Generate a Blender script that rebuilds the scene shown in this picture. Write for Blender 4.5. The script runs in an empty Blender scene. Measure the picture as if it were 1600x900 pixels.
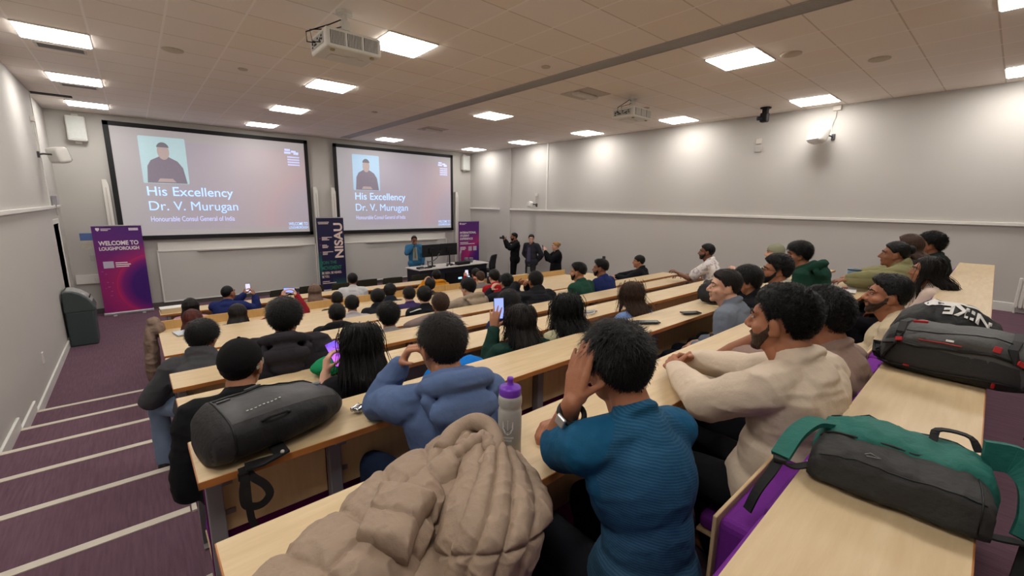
import bpy, bmesh, math, random
import numpy as np
from mathutils import Vector, Matrix, Euler
from mathutils.bvhtree import BVHTree
random.seed(7)
PI = math.pi
SC = bpy.context.scene
COL = SC.collection

# ---------------------------------------------------------------- camera, world, exposure
cam_d = bpy.data.cameras.new('camera')
cam_d.sensor_width = 36.0
cam_d.lens = 673.14 * 36.0 / 1600.0
cam_d.clip_start = 0.02
cam = bpy.data.objects.new('camera', cam_d)
COL.objects.link(cam)
YAW, PIT, ROL = 0.71454, 0.19215, 0.01606
F_ = Vector((math.sin(YAW) * math.cos(PIT), math.cos(YAW) * math.cos(PIT), -math.sin(PIT)))
R_ = Vector((math.cos(YAW), -math.sin(YAW), 0))
U_ = R_.cross(F_)
R2 = R_ * math.cos(ROL) + U_ * math.sin(ROL)
U2 = U_ * math.cos(ROL) - R_ * math.sin(ROL)
M = Matrix((R2, U2, -F_)).transposed().to_4x4()
M.translation = Vector((0, 0, 2.58))
cam.matrix_world = M
SC.camera = cam

world = bpy.data.worlds.new('world')
SC.world = world
world.use_nodes = True
world.node_tree.nodes['Background'].inputs[0].default_value = (0.9, 0.93, 1.0, 1)
world.node_tree.nodes['Background'].inputs[1].default_value = 0.05
SC.view_settings.view_transform = 'Standard'
SC.view_settings.look = 'None'
SC.view_settings.gamma = 1.0
SC.view_settings.use_curve_mapping = False
SC.view_settings.exposure = 0.60
PANEL_LIGHT = 17.0          # strength of each ceiling panel's diffuser
SCREEN_LIGHT = 0.36         # strength of the projected slides
try:
    SC.cycles.max_bounces = 8
    SC.cycles.diffuse_bounces = 5
    SC.cycles.glossy_bounces = 3
    SC.cycles.transmission_bounces = 3
    SC.cycles.caustics_reflective = False
    SC.cycles.caustics_refractive = False
    SC.cycles.sample_clamp_indirect = 4.0
except Exception:
    pass

# ---------------------------------------------------------------- materials
def srgb(r, g, b):
    def c(v):
        v /= 255.0
        return v / 12.92 if v <= 0.04045 else ((v + 0.055) / 1.055) ** 2.4
    return (c(r), c(g), c(b), 1.0)

MATS = {}
def mat(name, rgb, rough=0.6, metal=0.0, var=0.08, scale=20.0, bump=0.0, bscale=60.0, stretch=(1, 1, 1), spec=0.4, emis=None, estr=0.0, alpha=None, sheen=0.0):
    """plain procedural material: noise-varied colour and an optional noise bump"""
    if name in MATS:
        return MATS[name]
    m = bpy.data.materials.new(name)
    m.use_nodes = True
    nt = m.node_tree
    b = nt.nodes['Principled BSDF']
    c = srgb(*rgb)
    tc = nt.nodes.new('ShaderNodeTexCoord')
    mp = nt.nodes.new('ShaderNodeMapping')
    mp.inputs['Scale'].default_value = stretch
    nt.links.new(tc.outputs['Object'], mp.inputs['Vector'])
    n = nt.nodes.new('ShaderNodeTexNoise')
    n.inputs['Scale'].default_value = scale
    n.inputs['Detail'].default_value = 4
    nt.links.new(mp.outputs[0], n.inputs['Vector'])
    mx = nt.nodes.new('ShaderNodeMix')
    mx.data_type = 'RGBA'
    mx.inputs['A'].default_value = tuple(max(0, v * (1 - var)) for v in c[:3]) + (1,)
    mx.inputs['B'].default_value = tuple(min(1, v * (1 + var)) for v in c[:3]) + (1,)
    nt.links.new(n.outputs['Fac'], mx.inputs['Factor'])
    nt.links.new(mx.outputs['Result'], b.inputs['Base Color'])
    b.inputs['Roughness'].default_value = rough
    b.inputs['Metallic'].default_value = metal
    b.inputs['Specular IOR Level'].default_value = spec
    if sheen:
        b.inputs['Sheen Weight'].default_value = sheen
    if bump:
        n2 = nt.nodes.new('ShaderNodeTexNoise')
        n2.inputs['Scale'].default_value = bscale
        n2.inputs['Detail'].default_value = 5
        nt.links.new(mp.outputs[0], n2.inputs['Vector'])
        bp = nt.nodes.new('ShaderNodeBump')
        bp.inputs['Strength'].default_value = bump
        bp.inputs['Distance'].default_value = 0.02
        nt.links.new(n2.outputs['Fac'], bp.inputs['Height'])
        nt.links.new(bp.outputs[0], b.inputs['Normal'])
    if emis:
        b.inputs['Emission Color'].default_value = srgb(*emis)
        b.inputs['Emission Strength'].default_value = estr
    MATS[name] = m
    return m

def nodes_of(m):
    nt = m.node_tree
    return nt, nt.nodes['Principled BSDF']

def new_mat(name, rough=0.6, spec=0.4):
    m = bpy.data.materials.new(name)
    m.use_nodes = True
    nt, b = nodes_of(m)
    b.inputs['Roughness'].default_value = rough
    b.inputs['Specular IOR Level'].default_value = spec
    MATS[name] = m
    return m, nt, b

class NT:
    """tiny node-graph writer"""
    def __init__(self, nt):
        self.nt = nt
    def coord(self, kind='Object'):
        return self.nt.nodes.new('ShaderNodeTexCoord').outputs[kind]
    def xyz(self, v):
        s = self.nt.nodes.new('ShaderNodeSeparateXYZ')
        self.nt.links.new(v, s.inputs[0])
        return s.outputs
    def put(self, sock, v):
        if hasattr(v, 'is_linked') or isinstance(v, bpy.types.NodeSocket):
            self.nt.links.new(v, sock)
        else:
            sock.default_value = v
    def math(self, op, a, b=0.0, c=0.0, clamp=False):
        n = self.nt.nodes.new('ShaderNodeMath')
        n.operation = op
        n.use_clamp = clamp
        self.put(n.inputs[0], a)
        self.put(n.inputs[1], b)
        self.put(n.inputs[2], c)
        return n.outputs[0]
    def mix(self, f, a, b):
        n = self.nt.nodes.new('ShaderNodeMix')
        n.data_type = 'RGBA'
        self.put(n.inputs['Factor'], f)
        self.put(n.inputs['A'], a)
        self.put(n.inputs['B'], b)
        return n.outputs['Result']
    def noise(self, v, scale, detail=3, stretch=None):
        if stretch:
            mp = self.nt.nodes.new('ShaderNodeMapping')
            mp.inputs['Scale'].default_value = stretch
            self.nt.links.new(v, mp.inputs['Vector'])
            v = mp.outputs[0]
        n = self.nt.nodes.new('ShaderNodeTexNoise')
        n.inputs['Scale'].default_value = scale
        n.inputs['Detail'].default_value = detail
        self.nt.links.new(v, n.inputs['Vector'])
        return n.outputs['Fac']
    def ramp(self, f, stops):
        n = self.nt.nodes.new('ShaderNodeValToRGB')
        el = n.color_ramp.elements
        while len(el) < len(stops):
            el.new(0.5)
        for e, (p, c) in zip(el, stops):
            e.position = p
            e.color = c
        self.nt.links.new(f, n.inputs[0])
        return n.outputs[0]
    def bump(self, h, strength, dist=0.01):
        n = self.nt.nodes.new('ShaderNodeBump')
        n.inputs['Strength'].default_value = strength
        n.inputs['Distance'].default_value = dist
        self.nt.links.new(h, n.inputs['Height'])
        return n.outputs[0]
    def link(self, a, b):
        self.nt.links.new(a, b)

# ---------------------------------------------------------------- mesh builder
def rot_to(d):
    """3x3 numpy rotation whose z column is d"""
    d = np.array(d, float)
    d /= (np.linalg.norm(d) + 1e-12)
    a = np.array([0, 0, 1.0]) if abs(d[2]) < 0.9 else np.array([1.0, 0, 0])
    x = np.cross(a, d)
    x /= np.linalg.norm(x)
    return np.stack([x, np.cross(d, x), d], 1)

class MB:
    def __init__(self):
        self.v, self.f, self.mi, self.n = [], [], [], 0
        self.cur = 0
    def add(self, verts, faces):
        verts = np.asarray(verts, float)
        self.v.append(verts)
        for q in faces:
            self.f.append([i + self.n for i in q])
            self.mi.append(self.cur)
        self.n += len(verts)
        return self
    def box(self, c, s, rot=None):
        x, y, z = [k / 2 for k in s]
        v = np.array([[-x, -y, -z], [x, -y, -z], [x, y, -z], [-x, y, -z], [-x, -y, z], [x, -y, z], [x, y, z], [-x, y, z]])
        if rot is not None:
            v = v @ np.array(rot).T
        v = v + np.array(c)
        return self.add(v, [(0, 3, 2, 1), (4, 5, 6, 7), (0, 1, 5, 4), (1, 2, 6, 5), (2, 3, 7, 6), (3, 0, 4, 7)])
    def b2(self, lo, hi):
        lo, hi = np.array(lo, float), np.array(hi, float)
        return self.box((lo + hi) / 2, hi - lo)
    def rings(self, rings, close=True, cap=True):
        """rings: list of (n,3) arrays, skinned in order"""
        n = len(rings[0])
        V = np.concatenate(rings)
        fs = []
        for k in range(len(rings) - 1):
            for i in range(n if close else n - 1):
                j = (i + 1) % n
                fs.append((k * n + i, k * n + j, (k + 1) * n + j, (k + 1) * n + i))
        if cap:
            fs.append(tuple(range(n - 1, -1, -1)))
            fs.append(tuple((len(rings) - 1) * n + i for i in range(n)))
        return self.add(V, fs)
    def cone(self, p0, p1, r0, r1, n=16):
        p0, p1 = np.array(p0, float), np.array(p1, float)
        R = rot_to(p1 - p0)
        a = np.linspace(0, 2 * PI, n, endpoint=False)
        c = np.stack([np.cos(a), np.sin(a), 0 * a], 1)
        return self.rings([p0 + (c * r0) @ R.T, p1 + (c * r1) @ R.T])
    def cyl(self, p0, p1, r, n=16):
        return self.cone(p0, p1, r, r, n)
    def capsule(self, p0, p1, r0, r1=None, n=12, k=3):
        """round cone"""
        r1 = r0 if r1 is None else r1
        p0, p1 = np.array(p0, float), np.array(p1, float)
        d = p1 - p0
        L = np.linalg.norm(d)
        if L < 1e-6:
            d = np.array([0, 0, 1e-5])
        R = rot_to(d)
        a = np.linspace(0, 2 * PI, n, endpoint=False)
        c = np.stack([np.cos(a), np.sin(a), 0 * a], 1)
        rs = []
        for t in np.linspace(-PI / 2 + 0.15, 0, k):
            rs.append(p0 + (c * r0 * math.cos(t) + np.array([0, 0, r0 * math.sin(t)])) @ R.T)
        for t in np.linspace(0, PI / 2 - 0.15, k):
            rs.append(p1 + (c * r1 * math.cos(t) + np.array([0, 0, r1 * math.sin(t)])) @ R.T)
        return self.rings(rs)
    def chain(self, pts, rad, n=12):
        for i in range(len(pts) - 1):
            self.capsule(pts[i], pts[i + 1], rad[i], rad[i + 1], n)
        return self
    def ell(self, c, r, rot=None, n=16, m=10):
        th = np.linspace(0.12, PI - 0.12, m)
        a = np.linspace(0, 2 * PI, n, endpoint=False)
        rs = []
        for t in th[::-1]:
            v = np.stack([np.cos(a) * math.sin(t) * r[0], np.sin(a) * math.sin(t) * r[1], 0 * a + math.cos(t) * r[2]], 1)
            if rot is not None:
                v = v @ np.array(rot).T
            rs.append(v + np.array(c))
        return self.rings(rs)
    def tube(self, pts, r, n=8, flat=None, up=(0, 0, 1)):
        """sweep along pts; r scalar or list; flat=(w,h) gives a strap section"""
        P = np.array(pts, float)
        T = np.gradient(P, axis=0)
        rs = []
        up = np.array(up, float)
        a = np.linspace(0, 2 * PI, n, endpoint=False)
        for i in range(len(P)):
            t = T[i] / (np.linalg.norm(T[i]) + 1e-9)
            x = np.cross(up, t)
            if np.linalg.norm(x) < 1e-3:
                x = np.cross(np.array([1.0, 0, 0]), t)
            x /= np.linalg.norm(x)
            y = np.cross(t, x)
            if flat:
                w, h = flat
                c = [(-w, -h), (w, -h), (w, h), (-w, h)]
                rs.append(np.array([P[i] + x * p + y * q for p, q in c]))
            else:
                ri = r[i] if hasattr(r, '__len__') else r
                rs.append(P[i] + np.outer(np.cos(a), x) * ri + np.outer(np.sin(a), y) * ri)
        return self.rings(rs)
    def prism(self, poly, lo, hi, axis=1):
        """extrude a 2-D polygon along an axis; other two axes in order"""
        o = [i for i in range(3) if i != axis]
        A = np.zeros((len(poly), 3))
        A[:, o[0]] = [p[0] for p in poly]
        A[:, o[1]] = [p[1] for p in poly]
        B = A.copy()
        A[:, axis] = lo
        B[:, axis] = hi
        return self.rings([A, B])
    def lathe(self, prof, c=(0, 0, 0), n=24, rot=None):
        a = np.linspace(0, 2 * PI, n, endpoint=False)
        rs = []
        for r, z in prof:
            v = np.stack([np.cos(a) * r, np.sin(a) * r, 0 * a + z], 1)
            if rot is not None:
                v = v @ np.array(rot).T
            rs.append(v + np.array(c))
        return self.rings(rs)
    def mesh(self, name):
        me = bpy.data.meshes.new(name)
        V = np.concatenate(self.v) if self.v else np.zeros((0, 3))
        me.from_pydata(V.tolist(), [], self.f)
        return me
    def build(self, name, m, parent=None, smooth=False, bevel=0.0, seg=2, fix=True):
        me = self.mesh(name)
        if fix:
            bm = bmesh.new()
            bm.from_mesh(me)
            bmesh.ops.recalc_face_normals(bm, faces=bm.faces)
            bm.to_mesh(me)
            bm.free()
        mm = m if isinstance(m, (list, tuple)) else [m]
        for k in mm:
            me.materials.append(k)
        if len(mm) > 1:
            me.polygons.foreach_set('material_index', self.mi)
        if smooth:
            me.polygons.foreach_set('use_smooth', [True] * len(me.polygons))
        o = bpy.data.objects.new(name, me)
        COL.objects.link(o)
        if parent is not None:
            o.parent = parent
        if bevel:
            md = o.modifiers.new('bevel', 'BEVEL')
            md.width = bevel
            md.segments = seg
            md.limit_method = 'ANGLE'
            md.angle_limit = 0.6
        return o
    def remesh(self, name, m, voxel, parent=None, smooth=3, fn=None):
        """union of everything added so far as one continuous skin"""
        me = self.mesh(name)
        o = bpy.data.objects.new('tmp', me)
        COL.objects.link(o)
        md = o.modifiers.new('r', 'REMESH')
        md.mode = 'VOXEL'
        md.voxel_size = voxel
        md.adaptivity = 0
        if smooth:
            sm = o.modifiers.new('s', 'SMOOTH')
            sm.factor = 0.5
            sm.iterations = smooth
        dg = bpy.context.evaluated_depsgraph_get()
        ev = o.evaluated_get(dg)
        me2 = bpy.data.meshes.new_from_object(ev, depsgraph=dg)
        bpy.data.objects.remove(o)
        bpy.data.meshes.remove(me)
        me2.name = name
        if fn is not None:
            n = len(me2.vertices)
            co = np.zeros(n * 3)
            me2.vertices.foreach_get('co', co)
            no = np.zeros(n * 3)
            me2.vertices.foreach_get('normal', no)
            co = fn(co.reshape(-1, 3), no.reshape(-1, 3))
            me2.vertices.foreach_set('co', co.ravel())
            me2.update()
        me2.materials.clear()
        me2.materials.append(m)
        me2.polygons.foreach_set('use_smooth', [True] * len(me2.polygons))
        ob = bpy.data.objects.new(name, me2)
        COL.objects.link(ob)
        if parent is not None:
            ob.parent = parent
        return ob

def tag(o, label=None, cat=None, group=None, kind=None):
    if label: o['label'] = label
    if cat: o['category'] = cat
    if group: o['group'] = group
    if kind: o['kind'] = kind
    return o

def thing(name, label, cat, loc=(0, 0, 0), rz=0.0, group=None, rot=None):
    o = bpy.data.objects.new(name, None)
    COL.objects.link(o)
    o.empty_display_size = 0.1
    o.location = loc
    o.rotation_euler = rot if rot else (0, 0, rz)
    return tag(o, label, cat, group)

def dup(root, loc, rz=None, label=None):
    r = root.copy()
    COL.objects.link(r)
    r.location = loc
    if rz is not None:
        r.rotation_euler = (0, 0, rz)
    if label:
        r['label'] = label
    for ch in list(root.children):
        c = ch.copy()
        COL.objects.link(c)
        c.parent = r
        for g in list(ch.children):
            d = g.copy()
            COL.objects.link(d)
            d.parent = c
    return r

def lettering(name, s, w, h, loc, m, parent, rot=(PI / 2, 0, 0), bold=0.0, depth=0.002, align='LEFT'):
    """text as a flat mesh, fitted to w x h metres, lower-left corner at loc"""
    cu = bpy.data.curves.new('t', 'FONT')
    cu.body = s
    cu.size = 1.0
    cu.extrude = 0.01
    cu.offset = bold
    ob = bpy.data.objects.new('t', cu)
    COL.objects.link(ob)
    dg = bpy.context.evaluated_depsgraph_get()
    me = bpy.data.meshes.new_from_object(ob.evaluated_get(dg), depsgraph=dg)
    bpy.data.objects.remove(ob)
    n = len(me.vertices)
    co = np.zeros(n * 3)
    me.vertices.foreach_get('co', co)
    co = co.reshape(-1, 3)
    lo, hi = co.min(0), co.max(0)
    co = (co - lo) / (hi - lo + 1e-9) * np.array([w, h, depth])
    me.vertices.foreach_set('co', co.ravel())
    me.update()
    me.materials.clear()
    me.materials.append(m)
    o = bpy.data.objects.new(name, me)
    COL.objects.link(o)
    o.location = loc
    o.rotation_euler = rot
    if parent is not None:
        o.parent = parent
    return o

def spl(pts, n=24):
    """Catmull-Rom through the points"""
    P = np.array(pts, float)
    P = np.concatenate([[2 * P[0] - P[1]], P, [2 * P[-1] - P[-2]]])
    out = []
    m = len(P) - 3
    for k in np.linspace(0, m - 1e-6, n):
        i = int(k); t = k - i
        a, b, c, d = P[i:i + 4]
        out.append(0.5 * ((2 * b) + (c - a) * t + (2 * a - 5 * b + 4 * c - d) * t * t + (3 * b - a - 3 * c + d) * t ** 3))
    return np.array(out)

def vnoise(P, seed=0):
    """smooth value noise on (n,3) points, about -1..1"""
    P = np.asarray(P, float)
    i = np.floor(P).astype(np.int64)
    f = P - i
    f = f * f * (3 - 2 * f)
    def h(x, y, z):
        n = (x * 374761393 + y * 668265263 + z * 2147483647 + seed * 974711) & 0x7fffffff
        n = ((n ^ (n >> 13)) * 1274126177) & 0x7fffffff
        n = (n ^ (n >> 16)) & 0xffff
        return n / 32767.5 - 1.0
    r = 0
    for dx in (0, 1):
        for dy in (0, 1):
            for dz in (0, 1):
                w = (f[:, 0] if dx else 1 - f[:, 0]) * (f[:, 1] if dy else 1 - f[:, 1]) * (f[:, 2] if dz else 1 - f[:, 2])
                r = r + w * h(i[:, 0] + dx, i[:, 1] + dy, i[:, 2] + dz)
    return r

def v3(*a): return np.array(a, float)
def rotz(a): c, s = math.cos(a), math.sin(a); return np.array([[c, -s, 0], [s, c, 0], [0, 0, 1.0]])
def rotx(a): c, s = math.cos(a), math.sin(a); return np.array([[1.0, 0, 0], [0, c, -s], [0, s, c]])
def roty(a): c, s = math.cos(a), math.sin(a); return np.array([[c, 0, s], [0, 1.0, 0], [-s, 0, c]])
def unit(v): v = np.asarray(v, float); return v / (np.linalg.norm(v) + 1e-9)
def lerp(a, b, t): return a + (b - a) * t
def sstep(a, b, x): t = np.clip((x - a) / (b - a + 1e-9), 0, 1); return t * t * (3 - 2 * t)

# ---------------------------------------------------------------- room numbers
XL, XR, YF, YB, ZC = -1.14, 9.42, 13.27, -2.2, 4.35
RISE, RUN, Y1 = 0.13, 0.83, 7.10
def tier_y(k): return Y1 - RUN * (k - 1)
def tier_z(k): return RISE * max(0, k)
def far(k): return {1: 7.07, 2: 6.31}.get(k, 6.90 - RUN * (k - 1))
def desk_z(k): return 0.77 + RISE * k

# materials of the shell
def wall_material(name, rgb):
    m, nt, b = new_mat(name, 0.75, 0.25)
    g = NT(nt)
    p = g.coord()
    n1 = g.noise(p, 0.8, 3)
    c = srgb(*rgb)
    d = tuple(v * 0.94 for v in c[:3]) + (1,)
    g.link(g.mix(n1, d, c), b.inputs['Base Color'])
    g.link(g.bump(g.noise(p, 90, 2), 0.04, 0.01), b.inputs['Normal'])
    return m
M_WALL = wall_material('painted_wall', (194, 191, 186))
M_WHITE = mat('white_gloss_paint', (226, 224, 218), 0.35, var=0.02)
M_SKIRT = mat('white_skirting', (222, 222, 216), 0.4, var=0.03)

M_CEIL, nt, b = new_mat('suspended_ceiling_tiles', 0.9, 0.1)
g = NT(nt)
p = g.coord()
X, Y, Z = g.xyz(p)
right = g.math('GREATER_THAN', X, 4.74)
xs = g.math('SUBTRACT', g.math('SUBTRACT', X, g.math('MULTIPLY', right, 0.23)), -0.76)
fx = g.math('DIVIDE', xs, 0.6)
fy = g.math('DIVIDE', g.math('SUBTRACT', Y, 0.4), 0.6)
def edge(f, w):
    fr = g.math('FRACT', g.math('ADD', f, 100.0))
    return g.math('GREATER_THAN', g.math('ABSOLUTE', g.math('SUBTRACT', fr, 0.5)), 0.5 - w)
ex, ey = edge(fx, 0.018), edge(fy, 0.012)
line = g.math('MAXIMUM', ex, ey)
cell = nt.nodes.new('ShaderNodeCombineXYZ')
g.link(g.math('FLOOR', g.math('ADD', fx, 100.0)), cell.inputs[0])
g.link(g.math('FLOOR', g.math('ADD', fy, 100.0)), cell.inputs[1])
wn = nt.nodes.new('ShaderNodeTexWhiteNoise')
g.link(cell.outputs[0], wn.inputs['Vector'])
tile = g.mix(wn.outputs['Value'], srgb(236, 226, 214), srgb(240, 232, 226))
tile = g.mix(g.math('MULTIPLY', g.noise(p, 130, 2), 0.35), tile, srgb(224, 214, 204))
bar = g.mix(ex, srgb(206, 194, 182), srgb(244, 238, 232))
g.link(g.mix(line, tile, bar), b.inputs['Base Color'])
g.link(g.bump(g.math('SUBTRACT', 1.0, line), 0.5, 0.006), b.inputs['Normal'])

M_CARPET, nt, b = new_mat('purple_carpet', 0.95, 0.1)
g = NT(nt)
p = g.coord()
s1 = g.noise(p, 14.0, 4, (4.5, 0.35, 1))
s2 = g.noise(p, 60.0, 3, (1.0, 1.0, 1))
s3 = g.noise(p, 1.1, 3)
s4 = g.noise(p, 9.0, 3, (0.3, 3.0, 1))
c = g.ramp(s1, [(0.3, srgb(78, 58, 70)), (0.7, srgb(110, 87, 98))])
c = g.mix(g.math('MULTIPLY', s2, 0.5), c, srgb(104, 76, 92))
c = g.mix(g.math('MULTIPLY', s3, 0.45), c, srgb(128, 98, 110))
c = g.mix(g.math('MULTIPLY', s4, 0.3), c, srgb(92, 68, 82))
g.link(c, b.inputs['Base Color'])
g.link(g.bump(g.noise(p, 260, 2), 0.35, 0.006), b.inputs['Normal'])

# floor: flat at the front, nine steps of 0.13 m up to the landing at the back
prof = [(YF, -0.2), (YF, 0.0)]
for k in range(1, 10):
    prof += [(tier_y(k), tier_z(k - 1)), (tier_y(k), tier_z(k))]
prof += [(YB, tier_z(9)), (YB, -0.2)]
f = MB()
f.prism(prof, XL - 0.1, XR, axis=0)
tag(f.build('floor', M_CARPET), kind='structure')

# step nosings on both aisles
M_NOSE = mat('step_nosing_strip', (205, 196, 182), 0.6, var=0.06)
n_trim = 0
for k in range(1, 10):
    for x0, x1 in ((XL + 0.015, 0.05), (7.98, XR - 0.015)):
        n_trim += 1
        t = MB()
        t.b2((x0, tier_y(k) - 0.052, tier_z(k) - 0.002), (x1, tier_y(k) + 0.006, tier_z(k) + 0.006))
        t.b2((x0, tier_y(k), tier_z(k) - 0.03), (x1, tier_y(k) + 0.006, tier_z(k)))
        xe = x1 if x0 < 1 else x0
        t.b2((xe - 0.012 + 0.02, tier_y(k) - 0.06, tier_z(k - 1)), (xe + 0.012 + 0.02, tier_y(k) + 0.012, tier_z(k) + 0.012))
        tag(t.build('trim_%d' % n_trim, M_NOSE, bevel=0.002), kind='structure')

# walls
w = MB()
w.b2((XL - 0.15, YF, -0.2), (XR + 0.15, YF + 0.15, ZC + 0.1))
tag(w.build('wall_front', M_WALL), kind='structure')
w = MB()
w.b2((XL - 0.15, YB - 0.15, -0.2), (XR + 0.15, YB, ZC + 0.1))
tag(w.build('wall_back', M_WALL), kind='structure')
w = MB()
w.b2((XR, YB, -0.2), (XR + 0.15, YF, ZC + 0.1))
w.b2((XR - 0.05, 10.98, 0.0), (XR, 11.5, ZC))            # shallow pier near the front corner
tag(w.build('wall_right', M_WALL), kind='structure')
DY0, DY1, DZ = 11.45, 12.45, 2.07
w = MB()
w.b2((XL - 0.15, YB, -0.2), (XL, 11.38, ZC + 0.1))
w.b2((XL - 0.2, 11.38, -0.2), (XL - 0.045, DY0, ZC + 0.1))
w.b2((XL - 0.2, DY0, DZ), (XL - 0.045, DY1, ZC + 0.1))
w.b2((XL - 0.2, DY1, -0.2), (XL - 0.045, YF, ZC + 0.1))
tag(w.build('wall_left', M_WALL), kind='structure')
w = MB()
w.b2((XL - 0.2, YB - 0.1, ZC), (XR + 0.1, YF + 0.1, ZC + 0.1))
tag(w.build('ceiling', M_CEIL), kind='structure')

# door in the left wall
d = MB()
d.b2((XL - 0.19, DY0, 0), (XL - 0.15, DY1, DZ))
door = tag(d.build('door_1', mat('grey_door_leaf', (176, 172, 166), 0.5, var=0.03)), kind='structure')
d = MB()
d.b2((XL - 0.20, DY0 - 0.07, 0), (XL - 0.03, DY0, DZ + 0.09))
d.b2((XL - 0.20, DY1, 0), (XL - 0.03, DY1 + 0.07, DZ + 0.09))
d.b2((XL - 0.20, DY0, DZ), (XL - 0.03, DY1, DZ + 0.09))
d.build('door_frame', M_WHITE, door, bevel=0.006)
d = MB()
d.tube([(XL - 0.15, DY0 + 0.1, 1.02), (XL - 0.09, DY0 + 0.1, 1.02), (XL - 0.09, DY0 + 0.2, 1.02)], 0.011, 8)
d.b2((XL - 0.152, DY0 + 0.07, 0.92), (XL - 0.145, DY0 + 0.13, 1.12))
d.build('door_handle', mat('brushed_steel', (170, 170, 172), 0.35, 1.0, var=0.03), door)

# skirting boards follow the steps
def skirting(x0, x1, name):
    s = MB()
    ys = [YF] + [tier_y(k) for k in range(1, 10)] + [YB]
    for k in range(10):
        y1, y0 = ys[k], ys[k + 1]
        if k > 0:
            y1 += 0.005
        segs = [(y0, y1)]
        if k == 0 and x0 < 0:
            segs = [(y0, DY0 - 0.07)]
        for a, c_ in segs:
            s.b2((x0, a, tier_z(k)), (x1, c_, tier_z(k) + 0.13))
    return tag(s.build(name, M_SKIRT, bevel=0.006), kind='structure')
skirting(XL, XL + 0.025, 'baseboard_left')
skirting(XR - 0.025, XR, 'baseboard_right')
s = MB()
s.b2((XL, YF - 0.02, 0), (XR, YF, 0.11))
tag(s.build('baseboard_front', mat('dark_grey_skirting', (92, 88, 88), 0.6), bevel=0.004), kind='structure')

# dado trunking
t = MB()
t.b2((XL, YB, 2.37), (XL + 0.045, 11.38, 2.42))
t.b2((XL - 0.045, 11.38, 2.37), (XL, 13.0, 2.42))
tag(t.build('trim_30', M_WHITE, bevel=0.006), kind='structure')
t = MB()
t.b2((XR - 0.045, YB, 2.385), (XR, YF, 2.435))
tag(t.build('trim_31', M_WHITE, bevel=0.006), kind='structure')
t = MB()
t.b2((XR - 0.02, 9.31, 2.44), (XR, 9.35, ZC))
tag(t.build('trim_32', M_WHITE, bevel=0.003), kind='structure')
t = MB()
t.b2((XL, YF - 0.06, 0.70), (0.0, YF, 0.90))
t.b2((XL + 0.3, YF - 0.066, 0.75), (XL + 0.42, YF - 0.06, 0.83))
tag(t.build('trim_33', M_WHITE, bevel=0.006), kind='structure')
t = MB()
t.b2((XL, 11.35, 2.42), (XL + 0.012, 11.39, ZC))
tag(t.build('trim_34', M_WHITE, bevel=0.002), kind='structure')

# ceiling slot diffuser running front to back
v = thing('slot_diffuser', 'long grey slotted air diffuser running the length of the ceiling', 'air vent', (4.74, 0, ZC))
q = MB()
q.b2((-0.125, YB + 0.1, -0.012), (-0.105, 12.8, 0.0))
q.b2((0.105, YB + 0.1, -0.012), (0.125, 12.8, 0.0))
for xx in np.linspace(-0.085, 0.085, 8):
    q.b2((xx - 0.008, YB + 0.1, -0.010), (xx + 0.008, 12.8, 0.0))
q.build('slats', mat('grey_aluminium', (168, 162, 155), 0.5, 0.2, var=0.04), v)
q = MB()
q.b2((-0.105, YB + 0.1, -0.003), (0.105, 12.8, 0.0))
q.build('backing', mat('dark_slot', (52, 48, 46), 0.8), v)

# ceiling light panels
M_LFRAME = mat('light_frame', (214, 210, 204), 0.5)
M_DIFF, nt, b = new_mat('light_diffuser', 0.5, 0.3)
g = NT(nt)
xx = g.xyz(g.coord())[0]
st = g.math('GREATER_THAN', g.math('ABSOLUTE', g.math('SUBTRACT', g.math('ABSOLUTE', xx), 0.09)), 0.008)
b.inputs['Base Color'].default_value = (0.9, 0.9, 0.88, 1)
b.inputs['Emission Color'].default_value = (1.0, 0.955, 0.90, 1)
g.link(g.math('MULTIPLY', g.math('ADD', g.math('MULTIPLY', st, 0.25), 0.75), PANEL_LIGHT), b.inputs['Emission Strength'])
LX = {'nearest the left wall': -0.46, 'left of the air slot': 2.54, 'right of the air slot': 5.77, 'nearest the right wall': 8.75}
LY = [12.12, 9.72, 7.32, 4.90, 2.50, 0.10]
ORD = ['first', 'second', 'third', 'fourth', 'fifth', 'sixth']
proto_light = None
for col_name, x in LX.items():
    i = 0
    for y in LY:
        if x == 5.77 and y in (4.90, 9.72):
            continue
        lab = 'lit ceiling panel, %s from the front in the column %s' % (ORD[i], col_name)
        i += 1
        if proto_light is None:
            o = thing('ceiling_light', lab, 'ceiling light', (x, y, ZC), group='lit ceiling panels')
            q = MB()
            for s in (-1, 1):
                q.b2((s * 0.29 - 0.008, -0.298, -0.006), (s * 0.29 + 0.008, 0.298, 0.0))
                q.b2((-0.298, s * 0.29 - 0.008, -0.012), (0.298, s * 0.29 + 0.008, 0.0))
            q.build('frame', M_LFRAME, o)
            q = MB()
            q.b2((-0.282, -0.282, -0.018), (0.282, 0.282, -0.001))
            q.build('diffuser', M_DIFF, o)
            proto_light = o
        else:
            dup(proto_light, (x, y, ZC), label=lab)

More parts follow.
